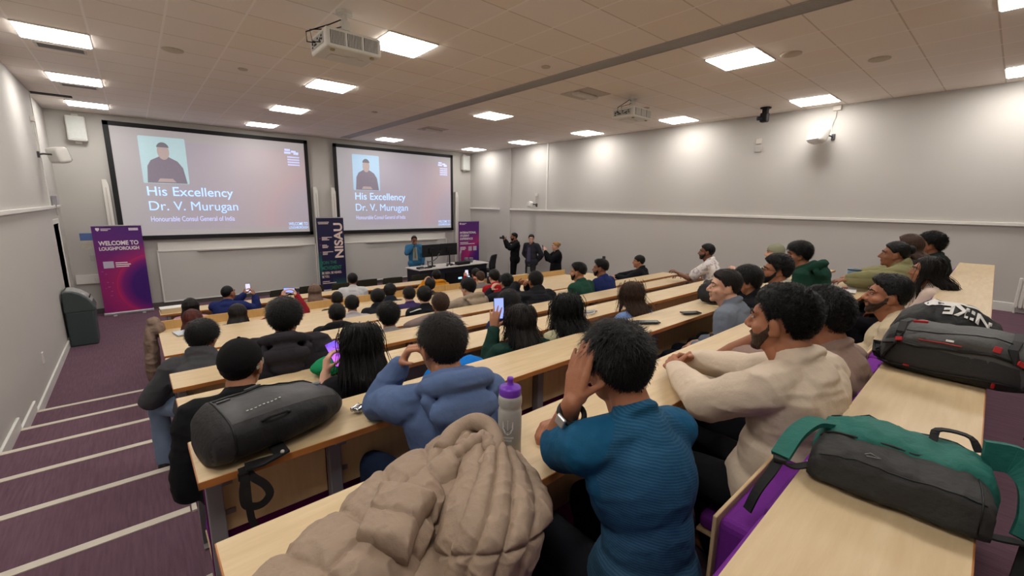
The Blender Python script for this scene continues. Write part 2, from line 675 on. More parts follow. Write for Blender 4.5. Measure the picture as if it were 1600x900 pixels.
# square air terminals and other ceiling fittings
M_GRILL = mat('vent_grey', (128, 126, 128), 0.6, var=0.05)
M_OFFW = mat('offwhite_metal', (206, 200, 192), 0.5, var=0.03)
def terminal(x, y, lab, sx=0.42, sy=0.22, dark=True):
    o = thing('ceiling_vent', lab, 'air vent', (x, y, ZC))
    q = MB()
    for s in (-1, 1):
        q.b2((s * sx / 2 - 0.012, -sy / 2, -0.012), (s * sx / 2 + 0.012, sy / 2, 0))
        q.b2((-sx / 2, s * sy / 2 - 0.012, -0.012), (sx / 2, s * sy / 2 + 0.012, 0))
    q.build('frame', M_OFFW, o)
    q = MB()
    q.b2((-sx / 2, -sy / 2, -0.003), (sx / 2, sy / 2, 0))
    for yy in np.arange(-sy / 2 + 0.02, sy / 2 - 0.01, 0.025):
        q.b2((-sx / 2, yy, -0.009), (sx / 2, yy + 0.008, -0.003))
    q.build('grille', M_GRILL, o)
    return o
terminal(-0.45, 7.86, 'grey air grille in front of the lit panel nearest the camera on the left')
terminal(-0.45, 10.27, 'grey air grille in front of the second lit panel by the left wall')
def open_terminal(x, y, lab):
    o = thing('ceiling_vent', lab, 'air vent', (x, y, ZC))
    q = MB()
    q.b2((-0.29, -0.29, -0.006), (0.29, 0.29, 0.0))
    q.build('plate', mat('vent_plate', (188, 178, 168), 0.6), o)
    q = MB()
    q.prism([(-0.2, -0.09), (0.2, -0.09), (0.24, -0.02), (-0.24, -0.02)], -0.04, 0.04, axis=1) if False else q.b2((-0.24, -0.07, -0.05), (0.24, 0.07, -0.006))
    q.build('blade', M_OFFW, o, bevel=0.012)
    return o
open_terminal(5.74, 4.88, 'pale ceiling air terminal near the small far projector')
open_terminal(5.76, 9.70, 'pale ceiling air terminal in front of the right-hand screen')
o = thing('ceiling_vent', 'black slot in the ceiling against the left wall', 'air vent', (-0.88, 11.45, ZC))
q = MB()
q.b2((-0.26, -0.09, -0.012), (0.26, 0.09, 0))
q.build('slot', mat('black_slot', (20, 20, 22), 0.8), o)
for x, y, lab in ((6.0, 2.02, 'round flush ceiling speaker beside the long air slot'), (6.93, 1.37, 'round flush ceiling speaker with a worn rim towards the right wall'),
                  (0.57, 7.0, 'round flush ceiling speaker behind the large left projector'), (1.35, 7.29, 'small round ceiling detector above the left-hand screen'),
                  (4.28, 4.33, 'round ceiling detector just left of the long air slot'), (3.86, 8.74, 'small round ceiling sensor between the two screens'),
                  (7.3, 4.75, 'small round ceiling sensor over the far projector mount')):
    r = 0.11 if 'speaker' in lab else 0.06
    q = MB()
    q.lathe([(r, 0.0), (r, -0.008), (r * 0.86, -0.014), (r * 0.5, -0.018), (0.01, -0.019)], (0, 0, 0), 24)
    o = q.build('ceiling_speaker' if 'speaker' in lab else 'ceiling_sensor', mat('ceiling_fitting', (190, 178, 160), 0.6, var=0.1, scale=40), smooth=True)
    o.location = (x, y, ZC)
    tag(o, lab, 'ceiling speaker' if 'speaker' in lab else 'sensor')
# ---------------------------------------------------------------- lecture desks and tip-up seats
def beech(name, a, b_, stretch):
    m, nt, b = new_mat(name, 0.42, 0.4)
    g = NT(nt)
    p = g.coord()
    n1 = g.noise(p, 7.0, 5, stretch)
    n2 = g.noise(p, 60.0, 3, stretch)
    n3 = g.noise(p, 0.9, 2)
    c = g.ramp(n1, [(0.3, srgb(*a)), (0.72, srgb(*b_))])
    c = g.mix(g.math('MULTIPLY', n2, 0.25), c, srgb(*[v * 0.88 for v in a]))
    c = g.mix(g.math('MULTIPLY', n3, 0.3), c, srgb(*b_))
    g.link(c, b.inputs['Base Color'])
    g.link(g.bump(n2, 0.03, 0.004), b.inputs['Normal'])
    return m
M_TOP = beech('pale_beech_laminate', (198, 172, 132), (214, 192, 154), (0.6, 6.0, 1))
M_PANEL = beech('beech_panel', (206, 172, 128), (220, 190, 146), (5.0, 1.0, 0.5))
M_UPST = beech('golden_beech_panel', (206, 166, 104), (222, 184, 124), (6.0, 1.0, 0.5))
M_EDGE = beech('orange_beech_edge', (168, 104, 52), (190, 124, 66), (0.6, 3.0, 3.0))
M_LEG = mat('grey_powder_coat', (138, 136, 140), 0.45, 0.3, var=0.04)
M_BOLT = mat('steel_bolt', (150, 146, 140), 0.35, 0.9)
M_PURPLE = mat('purple_seat_fabric', (112, 44, 138), 0.9, var=0.1, scale=60, bump=0.25, bscale=500, spec=0.15)
M_PLUM = mat('plum_seat_fabric', (104, 26, 92), 0.9, var=0.1, scale=60, bump=0.2, bscale=500, spec=0.15)
M_PLY = beech('plywood_edge', (205, 175, 130), (222, 196, 152), (1, 8, 1))
XD0, XD1 = 0.055, 7.9
LEGX = [0.10, 0.52, 1.74, 3.05, 4.35, 5.62, 6.9, 7.72]
ORDN = {1: 'first', 2: 'second', 3: 'third', 4: 'fourth', 5: 'fifth', 6: 'sixth', 7: 'seventh', 8: 'eighth', 9: 'rearmost'}

def desk(k, y_far, z_top, depth, tilt, label, upstand=False, floor_z=None, front_panel=True):
    """one long fixed desk: local x along the row, local y=0 at the far edge, local z=0 at the floor"""
    fz = tier_z(k) if floor_z is None else floor_z
    h = z_top - fz
    o = thing('lecture_desk', label, 'desk', (XD0, y_far, fz), tilt)
    L = XD1 - XD0
    q = MB()
    q.b2((0, -depth, h - 0.026), (L, 0, h))
    q.build('desktop', M_TOP, o)
    q = MB()
    q.b2((-0.003, -depth - 0.003, h - 0.0262), (L + 0.003, -depth, h - 0.0008))
    q.b2((-0.003, -depth - 0.003, h - 0.0262), (0.0, 0.0, h - 0.0008))
    q.b2((L, -depth - 0.003, h - 0.0262), (L + 0.003, 0.0, h - 0.0008))
    q.build('edge_band', M_EDGE, o)
    pb = 0.47
    for i in range(len(LEGX)):
        x = LEGX[i] - XD0
        q = MB()
        q.b2((x - 0.025, -0.20, 0), (x + 0.025, -0.155, h - 0.026))
        q.b2((x - 0.025, -0.24, 0), (x + 0.025, -0.13, 0.012))
        q.b2((x - 0.02, -depth + 0.04, h - 0.06), (x + 0.02, -0.135, h - 0.026))
        lg = q.build('leg', M_LEG, o, bevel=0.004)
        q = MB()
        for dz in (0.12, 0.24):
            q.cyl((x + 0.045, -0.162, h - dz), (x + 0.045, -0.150, h - dz), 0.009, 8)
            q.b2((x + 0.02, -0.164, h - dz - 0.01), (x + 0.06, -0.160, h - dz + 0.01))
        q.build('bracket', M_BOLT, lg)
        if i < len(LEGX) - 1 and front_panel:
            x2 = LEGX[i + 1] - XD0
            q = MB()
            q.b2((x + 0.027, -0.155, pb - 0.02), (x2 - 0.027, -0.137, h - 0.028))
            q.build('modesty_panel', M_PANEL, o)
    if upstand:
        q = MB()
        xs = list(np.arange(0.0, L + 0.01, L / 9.0))
        for a, c_ in zip(xs[:-1], xs[1:]):
            q.b2((a + 0.006, -0.022, h), (c_ - 0.006, 0.0, h + 0.115))
        q.build('upstand', M_UPST, o)
        q = MB()
        q.b2((0, -0.003, h - 0.1), (L, 0.004, h + 0.11))
        q.build('backing', mat('dark_gap', (60, 40, 24), 0.8), o)
    return o
desk(1, 7.07, 0.90, 0.24, 0.008, 'long beech desk with a jointed upstand along its front, second row from the front', upstand=True)
desk(2, 6.31, 1.03, 0.60, 0.008, 'extra deep beech lecture desk, third row from the front')
for k in range(3, 9):
    desk(k, far(k) - 0.01, desk_z(k), 0.315, 0.010, {3: 'long beech lecture desk directly behind the extra deep one', 4: 'long beech lecture desk, fourth row counting back from the jointed upstand row',
         5: 'long beech lecture desk with the floral shirt man leaning on it', 6: 'long beech lecture desk in front of the man in a black cap',
         7: 'long beech lecture desk carrying the black backpack by the stairs', 8: 'long beech lecture desk with the grey bottle and quilted coat on it'}[k])
desk(9, 0.235, 1.94, 0.30, 0.0205, 'rearmost beech desk carrying three backpacks', floor_z=tier_z(9))

# front table on the flat floor
o = thing('lecture_desk', 'long beech table in the very front row', 'desk', (0.12, 8.86, 0.0), 0.004)
q = MB(); q.b2((0, -0.40, 0.774), (5.2, 0, 0.80)); q.build('desktop', M_TOP, o)
q = MB(); q.b2((-0.003, -0.403, 0.774), (5.203, -0.40, 0.799)); q.b2((-0.003, -0.403, 0.774), (0, 0, 0.799)); q.build('edge_band', M_EDGE, o)
q = MB(); q.b2((0.1, -0.05, 0.4), (5.1, -0.03, 0.774)); q.build('modesty_panel', M_PANEL, o)
for x in (0.1, 1.8, 3.5, 5.1):
    for y in (-0.36, -0.06):
        q = MB(); q.b2((x - 0.02, y - 0.02, 0), (x + 0.02, y + 0.02, 0.774)); q.build('leg', M_LEG, o)
o = thing('lecture_desk', 'short beech table at the front before the standing people', 'desk', (5.9, 8.2, 0.0), 0.004)
q = MB(); q.b2((0, -0.36, 0.774), (2.0, 0, 0.80)); q.build('desktop', M_TOP, o)
q = MB(); q.b2((-0.003, -0.363, 0.774), (2.003, -0.36, 0.799)); q.build('edge_band', M_EDGE, o)
for x in (0.1, 1.9):
    for y in (-0.3, -0.06):
        q = MB(); q.b2((x - 0.02, y - 0.02, 0), (x + 0.02, y + 0.02, 0.774)); q.build('leg', M_LEG, o)

# tip-up seats; local origin on the tier floor under the seat, facing +y; back is fixed to the desk behind
def rounded_slab(q, lo, hi, r=0.02):
    q.b2(lo, hi)
def make_seat(folded, fabric):
    """local y=0 is the face of the back pad, z=0 the tier floor"""
    o = thing('tip_up_seat', 'purple tip-up seat', 'seat', (0, 0, 0))
    q = MB(); q.b2((-0.232, -0.035, 0.42), (0.232, 0.0, 0.862)); q.build('backrest', fabric, o, bevel=0.014, seg=3)
    q = MB(); q.b2((-0.236, -0.045, 0.31), (0.236, -0.035, 0.862)); q.build('back_shell', M_PLUM, o, bevel=0.003)
    q = MB(); p_ = MB()
    if folded:
        q.b2((-0.225, 0.006, 0.39), (0.225, 0.098, 0.765))
        p_.b2((-0.228, 0.099, 0.388), (0.228, 0.109, 0.768))
    else:
        q.b2((-0.225, 0.006, 0.335), (0.225, 0.33, 0.398))
        p_.b2((-0.228, 0.0, 0.322), (0.228, 0.333, 0.334))
    q.build('seat', fabric, o, bevel=0.022, seg=3)
    p_.build('seat_shell', M_PLY, o, bevel=0.003)
    q = MB()
    for s in (-1, 1):
        q.b2((s * 0.21 - 0.015, -0.034, 0.0), (s * 0.21 + 0.015, -0.004, 0.33))
    q.b2((-0.23, -0.034, 0.30), (0.23, -0.004, 0.318))
    q.build('seat_frame', M_LEG, o)
    return o
seat_up = make_seat(True, M_PURPLE)
seat_dn = make_seat(False, M_PURPLE)
used_up = used_dn = False
def put_seat(x, k, down, lab):
    global used_up, used_dn
    y = far(k + 1) - 0.075 + 0.01 * x
    if k == 8:
        y = 0.235 + 0.024 + 0.0205 * x
    src = seat_dn if down else seat_up
    first = not (used_dn if down else used_up)
    if first:
        src.location = (x, y, tier_z(k))
        src.rotation_euler = (0, 0, 0.01)
        src['label'] = lab
        o = src
        if down: used_dn = True
        else: used_up = True
    else:
        o = dup(src, (x, y, tier_z(k)), 0.01, lab)
    o['group'] = 'tip-up seats between the desks'
    return o
# ---------------------------------------------------------------- front wall: screens, boards, banners, speakers
M_BLACK = mat('matt_black', (16, 17, 20), 0.6, var=0.05)
M_LTXT = mat('slide_lettering', (170, 200, 245), 0.6, emis=(170, 205, 255), estr=0.62, var=0.0)
M_LTXT2 = mat('slide_small_lettering', (190, 200, 240), 0.6, emis=(186, 196, 240), estr=0.5, var=0.0)

def slide_material(name, pinkx, tint):
    """the projected slide: lilac ground, rosy glow towards the right, faint planet rim"""
    m, nt, b = new_mat(name, 0.8, 0.1)
    g = NT(nt)
    p = g.coord()
    x, y, z = g.xyz(p)
    u = g.math('DIVIDE', x, 4.0)
    v = g.math('DIVIDE', z, 2.3)
    c = g.ramp(u, [(0.0, srgb(176, 170, 172)), (0.30, srgb(164, 152, 174)), (0.55, srgb(178, 160, 178)), (0.85, srgb(190, 158, 166)), (1.0, srgb(180, 156, 168))])
    dx = g.math('SUBTRACT', u, 1.12)
    dy = g.math('MULTIPLY', g.math('SUBTRACT', v, 0.12), 0.62)
    r = g.math('SQRT', g.math('ADD', g.math('MULTIPLY', dx, dx), g.math('MULTIPLY', dy, dy)))
    rim = g.math('SUBTRACT', 1.0, g.math('MULTIPLY', g.math('ABSOLUTE', g.math('SUBTRACT', r, 0.36)), 9.0), clamp=True)
    inside = g.math('LESS_THAN', r, 0.36)
    c = g.mix(g.math('MULTIPLY', inside, 0.55), c, srgb(160, 150, 178))
    c = g.mix(g.math('MULTIPLY', rim, 0.55), c, srgb(206, 150, 160))
    top = g.math('GREATER_THAN', v, 0.94)
    bot = g.math('LESS_THAN', v, 0.06)
    band = g.math('MAXIMUM', top, bot)
    c = g.mix(g.math('MULTIPLY', band, 0.8), c, srgb(176, 170, 170))
    c = g.mix(0.16, c, srgb(*tint))
    st = g.math('GREATER_THAN', g.noise(p, 22.0, 1), 0.80)
    c = g.mix(g.math('MULTIPLY', st, 0.4), c, srgb(226, 214, 226))
    b.inputs['Base Color'].default_value = srgb(150, 148, 148)
    g.link(c, b.inputs['Emission Color'])
    b.inputs['Emission Strength'].default_value = SCREEN_LIGHT
    return m

def rrect(w, h, r, n=5):
    pts = []
    for cx, cy, a0 in ((w - r, h - r, 0), (r, h - r, PI / 2), (r, r, PI), (w - r, r, 1.5 * PI)):
        for i in range(n + 1):
            a = a0 + i * PI / 2 / n
            pts.append((cx + r * math.cos(a), cy + r * math.sin(a)))
    return pts

def screen(x0, x1, z0, z1, lab, tint, name):
    y = YF - 0.09
    W, Hh = x1 - x0, z1 - z0
    o = thing('projection_screen', lab, 'projection screen', (x0, y, z0))
    fr = 0.095
    q = MB()
    q.b2((0, -0.012, 0), (W, 0.03, fr)); q.b2((0, -0.012, Hh - fr), (W, 0.03, Hh))
    q.b2((0, -0.012, 0), (fr, 0.03, Hh)); q.b2((W - fr, -0.012, 0), (W, 0.03, Hh))
    q.b2((0.02, 0.03, 0.02), (W - 0.02, 0.09, Hh - 0.02))
    q.build('frame', M_BLACK, o, bevel=0.004)
    q = MB()
    q.b2((0.0, 0.0, 0.0), (W - 2 * fr, 0.01, Hh - 2 * fr))
    s = q.build('projection_surface', slide_material(name, 0.8, tint), o)
    s.location = (fr, 0, fr)
    w, h = W - 2 * fr, Hh - 2 * fr
    k = w / 4.0
    def P(a, b): return (a * w, -0.001, b * h)
    # portrait photograph on the slide
    q = MB()
    q.prism([(px + 0.115 * w, pz + 0.50 * h) for px, pz in rrect(0.215 * w, 0.435 * h, 0.03)], -0.004, -0.001, axis=1)
    ph = q.build('portrait', mat(name + '_portrait', (150, 172, 178), 0.7, emis=(168, 194, 200) if 'left' in name else (160, 190, 226), estr=0.46), s)
    q = MB()
    cx = 0.222 * w
    q.prism([(cx - 0.088 * w, 0.505 * h), (cx - 0.080 * w, 0.66 * h), (cx - 0.062 * w, 0.715 * h), (cx - 0.02 * w, 0.755 * h), (cx + 0.02 * w, 0.755 * h), (cx + 0.062 * w, 0.715 * h), (cx + 0.085 * w, 0.655 * h), (cx + 0.098 * w, 0.505 * h)], -0.007, -0.004, axis=1)
    q.build('dark_suit', mat('portrait_suit', (120, 112, 124), 0.8, emis=(122, 114, 128), estr=0.36), s)
    q = MB()
    q.prism([(cx + 0.028 * w * math.cos(a), 0.80 * h + 0.075 * h * math.sin(a)) for a in np.linspace(0, 2 * PI, 24, endpoint=False)], -0.008, -0.005, axis=1)
    q.prism([(cx - 0.042 * w, 0.515 * h), (cx + 0.045 * w, 0.515 * h), (cx + 0.03 * w, 0.548 * h), (cx - 0.03 * w, 0.548 * h)], -0.009, -0.006, axis=1)
    q.build('face', mat('portrait_face', (160, 146, 144), 0.8, emis=(168, 150, 148), estr=0.40), s)
    q = MB()
    q.prism([(cx + 0.03 * w * math.cos(a), 0.825 * h + 0.062 * h * math.sin(a)) for a in np.linspace(0.25, PI - 0.25, 16)], -0.009, -0.006, axis=1)
    q.build('hair', mat('portrait_hair', (110, 108, 116), 0.8, emis=(112, 110, 120), estr=0.36), s)
    lettering('heading', 'His Excellency', 0.425 * w, 0.115 * h, P(0.125, 0.355), M_LTXT, s, bold=0.006)
    lettering('heading', 'Dr. V. Murugan', 0.445 * w, 0.115 * h, P(0.125, 0.215), M_LTXT, s, bold=0.0)
    lettering('subheading', 'Honourable Consul General of India', 0.42 * w, 0.05 * h, P(0.125, 0.135), M_LTXT2, s, bold=0.003)
    lettering('footer', 'WELCOME TO', 0.125 * w, 0.035 * h, P(0.865, 0.075), M_LTXT, s, bold=0.006)
    lettering('footer', 'LOUGHBOROUGH', 0.125 * w, 0.03 * h, P(0.865, 0.035), M_LTXT, s, bold=0.006)
    q = MB()
    for i, (a, b, ww) in enumerate(((0.875, 0.905, 0.035), (0.872, 0.875, 0.04), (0.915, 0.89, 0.03), (0.93, 0.868, 0.03), (0.945, 0.875, 0.016))):
        q.b2((a * w, -0.003, b * h), ((a + ww) * w, -0.001, (b + 0.022) * h))
    q.build('logo', M_LTXT2, s)
    q = MB()
    for i in range(4):
        for j in range(9):
            q.b2(((0.89 + j * 0.0085) * w, -0.003, (0.832 - i * 0.028) * h), ((0.896 + j * 0.0085) * w, -0.001, (0.848 - i * 0.028) * h))
    q.build('logo_lettering', M_LTXT2, s)
    return o
screen(-0.32, 3.83, 1.63, 4.22, 'larger-looking projection screen on the left showing the lilac welcome slide', (176, 168, 168), 'left_slide')
screen(4.52, 8.60, 1.63, 4.22, 'projection screen on the right, above the speaker, showing the lilac slide', (176, 176, 206), 'right_slide')

# whiteboards
M_BOARD = mat('whiteboard_enamel', (196, 195, 190), 0.28, var=0.02, spec=0.5)
def board(x0, x1, lab):
    o = thing('whiteboard', lab, 'whiteboard', (x0, YF - 0.05, 0.13))
    W = x1 - x0
    q = MB(); q.b2((0, 0, 0), (W, 0.045, 1.2)); q.build('writing_surface', M_BOARD, o)
    q = MB()
    q.b2((-0.02, -0.012, 1.2), (W + 0.02, 0.045, 1.235)); q.b2((-0.02, -0.012, -0.03), (W + 0.02, 0.045, 0.0))
    q.b2((-0.03, -0.012, -0.03), (0.0, 0.045, 1.235)); q.b2((W, -0.012, -0.03), (W + 0.03, 0.045, 1.235))
    q.build('frame', M_WHITE, o, bevel=0.004)
    q = MB(); q.b2((0.75, -0.07, 1.19), (W - 0.35, -0.012, 1.205)); q.b2((0.75, -0.07, 1.205), (W - 0.35, -0.062, 1.22))
    q.build('pen_tray', M_OFFW, o)
    q = MB(); q.b2((0.0, 0.0, 1.235), (W, 0.045, 1.42)); q.build('top_panel', M_WHITE, o)
    return o
board(0.32, 3.86, 'wide whiteboard below the left projection screen')
board(4.62, 8.30, 'wide whiteboard behind the speaker below the right screen')
def mast(x, lab):
    o = thing('whiteboard_mast', lab, 'whiteboard rail', (x, YF - 0.13, 0))
    q = MB(); q.prism([(-0.055, 0.0), (0.055, 0.0), (0.055, 2.85), (0.02, 2.97), (-0.055, 2.97)], 0.0, 0.10, axis=1); q.build('post', M_WHITE, o, bevel=0.006)
    q = MB(); q.b2((-0.012, -0.012, 0.3), (0.012, 0.0, 2.8)); q.build('channel', M_OFFW, o)
    return o
mast(3.96, 'white whiteboard rail beside the left screen')
mast(4.46, 'white whiteboard rail against the left edge of the right screen')
mast(8.74, 'white whiteboard rail beyond the right screen')
mast(-0.42, 'white whiteboard rail left of the left screen')

# roller banners
M_SILVER = mat('satin_aluminium', (186, 186, 190), 0.35, 0.7, var=0.03)
M_BTXT = mat('banner_white_ink', (236, 226, 232), 0.6, var=0.02)
def purple_banner_mat(name, cx, cz, rr):
    m, nt, b = new_mat(name, 0.45, 0.4)
    g = NT(nt)
    x, y, z = g.xyz(g.coord())
    dx = g.math('SUBTRACT', x, cx)
    dz = g.math('SUBTRACT', z, cz)
    r = g.math('SQRT', g.math('ADD', g.math('MULTIPLY', dx, dx), g.math('MULTIPLY', dz, dz)))
    gz = g.math('DIVIDE', z, 2.0)
    diag = g.math('ADD', gz, g.math('MULTIPLY', x, 0.18))
    bg = g.ramp(diag, [(0.1, srgb(140, 36, 110)), (0.5, srgb(138, 34, 112)), (0.8, srgb(104, 38, 120)), (1.0, srgb(86, 36, 118))])
    inner = g.ramp(g.math('DIVIDE', r, rr), [(0.0, srgb(58, 22, 108)), (0.62, srgb(66, 24, 116)), (0.85, srgb(126, 30, 118)), (1.0, srgb(196, 40, 104))])
    glow = g.math('SUBTRACT', 1.0, g.math('MULTIPLY', g.math('SUBTRACT', r, rr), 3.2), clamp=True)
    out = g.mix(g.math('MULTIPLY', glow, 0.6), bg, srgb(186, 40, 108))
    c = g.mix(g.math('LESS_THAN', r, rr), out, inner)
    g.link(c, b.inputs['Base Color'])
    return m
def banner(x, y, w, h, m, lab, rz=0.0, z0=0.0):
    o = thing('roller_banner', lab, 'banner', (x, y, z0), rz)
    q = MB(); q.b2((0, 0, 0.06), (w, 0.006, h)); g = q.build('graphic', m, o)
    q = MB(); q.b2((-0.02, -0.05, 0.0), (w + 0.02, 0.07, 0.065)); q.build('base_cassette', M_SILVER, o, bevel=0.015)
    q = MB(); q.b2((-0.005, -0.01, h - 0.01), (w + 0.005, 0.015, h + 0.015)); q.build('top_rail', M_SILVER, o, bevel=0.004)
    for fx in (0.2 * w, 0.8 * w):
        q = MB(); q.b2((fx - 0.03, -0.16, 0.0), (fx + 0.03, 0.14, 0.012)); q.build('foot', M_SILVER, o, bevel=0.004)
    q = MB(); q.cyl((w / 2, 0.03, 0.05), (w / 2, 0.02, h - 0.01), 0.01, 8); q.build('pole', M_SILVER, o)
    return o, g
o, g1 = banner(-0.75, 12.88, 0.82, 1.98, purple_banner_mat('welcome_banner_print', 0.98, 0.62, 0.72), 'purple roller banner reading WELCOME TO LOUGHBOROUGH near the bin', 0.02)
lettering('heading', 'WELCOME TO', 0.66, 0.098, (0.075, -0.003, 1.555), M_BTXT, g1, bold=0.035)
lettering('heading', 'LOUGHBOROUGH', 0.66, 0.078, (0.075, -0.003, 1.445), M_BTXT, g1, bold=0.035)
for i in range(3):
    q = MB(); q.b2((0.30, -0.003, 1.155 - i * 0.042), (0.30 + (0.2, 0.25, 0.22)[i], 0.0, 1.177 - i * 0.042)); q.build('small_print', M_BTXT, g1)
q = MB(); q.b2((0.10, -0.003, 1.055), (0.27, 0.0, 1.205)); q.build('white_panel', mat('banner_pale_panel', (190, 186, 204), 0.6), g1)
for i in range(2):
    q = MB(); q.b2((0.145, -0.003, 1.905 - i * 0.03), (0.31 - i * 0.05, 0.0, 1.92 - i * 0.03)); q.build('small_print', M_BTXT, g1)
    q = MB(); q.b2((0.60, -0.003, 1.905 - i * 0.03), (0.76, 0.0, 1.925 - i * 0.03)); q.build('small_print', M_BTXT, g1)
q = MB(); q.prism([(0.065, 1.935), (0.125, 1.935), (0.125, 1.895), (0.095, 1.862), (0.065, 1.895)], -0.003, 0.0, axis=1); q.build('crest', M_BTXT, g1)
q = MB()
rs = np.random.RandomState(3)
for i in range(16):
    a, c_ = rs.uniform(0.04, 0.3), rs.uniform(0.3, 1.8)
    if 1.0 < c_ < 1.66: continue
    q.b2((a, -0.002, c_), (a + rs.uniform(0.015, 0.05), 0, c_ + rs.uniform(0.006, 0.014)))
q.build('light_streaks', mat('banner_pink_streak', (178, 100, 168), 0.6), g1)

m, nt, b = new_mat('dark_banner_print', 0.45, 0.4)
g = NT(nt)
x, y, z = g.xyz(g.coord())
n = g.noise(g.coord(), 2.2, 3)
t = g.math('ADD', g.math('MULTIPLY', g.math('SUBTRACT', x, 0.37), 0.9), g.math('MULTIPLY', n, 0.35))
c = g.mix(g.math('MULTIPLY', g.math('SUBTRACT', 1.0, g.math('MULTIPLY', z, 2.4), clamp=True), g.math('GREATER_THAN', x, 0.36)), srgb(28, 26, 62), srgb(24, 110, 92))
c = g.mix(g.math('MULTIPLY', g.ramp(g.math('ABSOLUTE', g.math('SUBTRACT', z, 0.78)), [(0.0, (1, 1, 1, 1)), (0.42, (0, 0, 0, 1))]), g.math('LESS_THAN', x, 0.09)), c, srgb(26, 112, 100))
c = g.mix(g.math('MULTIPLY', n, 0.3), c, srgb(38, 40, 88))
g.link(c, b.inputs['Base Color'])
o, g2 = banner(3.80, 12.76, 0.75, 2.12, m, 'dark navy roller banner reading NISAU between the two screens')
M_PINKI = mat('banner_cream_ink', (232, 210, 200), 0.6)
M_GREENI = mat('banner_green_ink', (46, 132, 96), 0.6)
lettering('heading', 'NISAU', 1.0, 0.25, (0.705, -0.003, 0.97), M_PINKI, g2, rot=(PI / 2, -PI / 2, 0), bold=0.03)
lettering('slogan', 'JOIN THE', 0.42, 0.115, (0.065, -0.003, 0.78), M_GREENI, g2, bold=0.012)
lettering('slogan', 'MOVEMENT', 0.56, 0.115, (0.065, -0.003, 0.635), M_GREENI, g2, bold=0.012)
lettering('slogan', 'BE SEEN. BE HEARD.', 0.55, 0.07, (0.065, -0.003, 0.515), M_PINKI, g2, bold=0.02)
lettering('slogan', 'BE YOU.', 0.2, 0.07, (0.065, -0.003, 0.41), M_PINKI, g2, bold=0.02)
for i, (a, ww, zz) in enumerate(((0.04, 0.3, 1.985), (0.05, 0.27, 1.945), (0.12, 0.28, 1.56), (0.12, 0.15, 1.525), (0.12, 0.2, 1.49), (0.12, 0.13, 1.34), (0.12, 0.17, 1.305), (0.12, 0.15, 1.27), (0.12, 0.29, 1.145), (0.12, 0.14, 1.11), (0.12, 0.13, 1.075), (0.065, 0.2, 0.29), (0.065, 0.38, 0.24))):
    q = MB(); q.b2((a, -0.003, zz), (a + ww, 0, zz + 0.02)); q.build('small_print', M_PINKI, g2)
q = MB()
for zz in (1.35, 1.14, 1.53):
    q.b2((0.06, -0.003, zz), (0.085, 0, zz + 0.02))
q.build('bullet_marks', mat('banner_red_ink', (190, 60, 60), 0.6), g2)

o, g3 = banner(8.23, 12.3, 0.85, 1.98, purple_banner_mat('experience_banner_print', 1.15, 0.55, 0.85), 'purple roller banner reading INTERNATIONAL STUDENT EXPERIENCE by the right wall', -0.02)
lettering('heading', 'INTERNATIONAL', 0.66, 0.075, (0.06, -0.003, 1.56), M_BTXT, g3, bold=0.03)
lettering('heading', 'STUDENT', 0.38, 0.075, (0.06, -0.003, 1.455), M_BTXT, g3, bold=0.03)
lettering('heading', 'EXPERIENCE', 0.52, 0.075, (0.06, -0.003, 1.35), M_BTXT, g3, bold=0.03)
for i, (ww, zz) in enumerate(((0.33, 1.25), (0.6, 1.20), (0.22, 1.09), (0.24, 1.05), (0.2, 1.01))):
    q = MB(); q.b2((0.06, -0.003, zz), (0.06 + ww, 0, zz + 0.022)); q.build('small_print', M_BTXT, g3)
for a in (0.40, 0.60):
    q = MB(); q.b2((a, -0.003, 0.97), (a + 0.14, 0, 1.12)); q.build('white_panel', MATS['banner_pale_panel'], g3)
q = MB(); q.prism([(0.05, 1.93), (0.10, 1.93), (0.10, 1.89), (0.075, 1.86), (0.05, 1.89)], -0.003, 0, axis=1); q.b2((0.12, -0.003, 1.90), (0.32, 0, 1.915)); q.b2((0.12, -0.003, 1.87), (0.26, 0, 1.885)); q.build('crest', M_BTXT, g3)

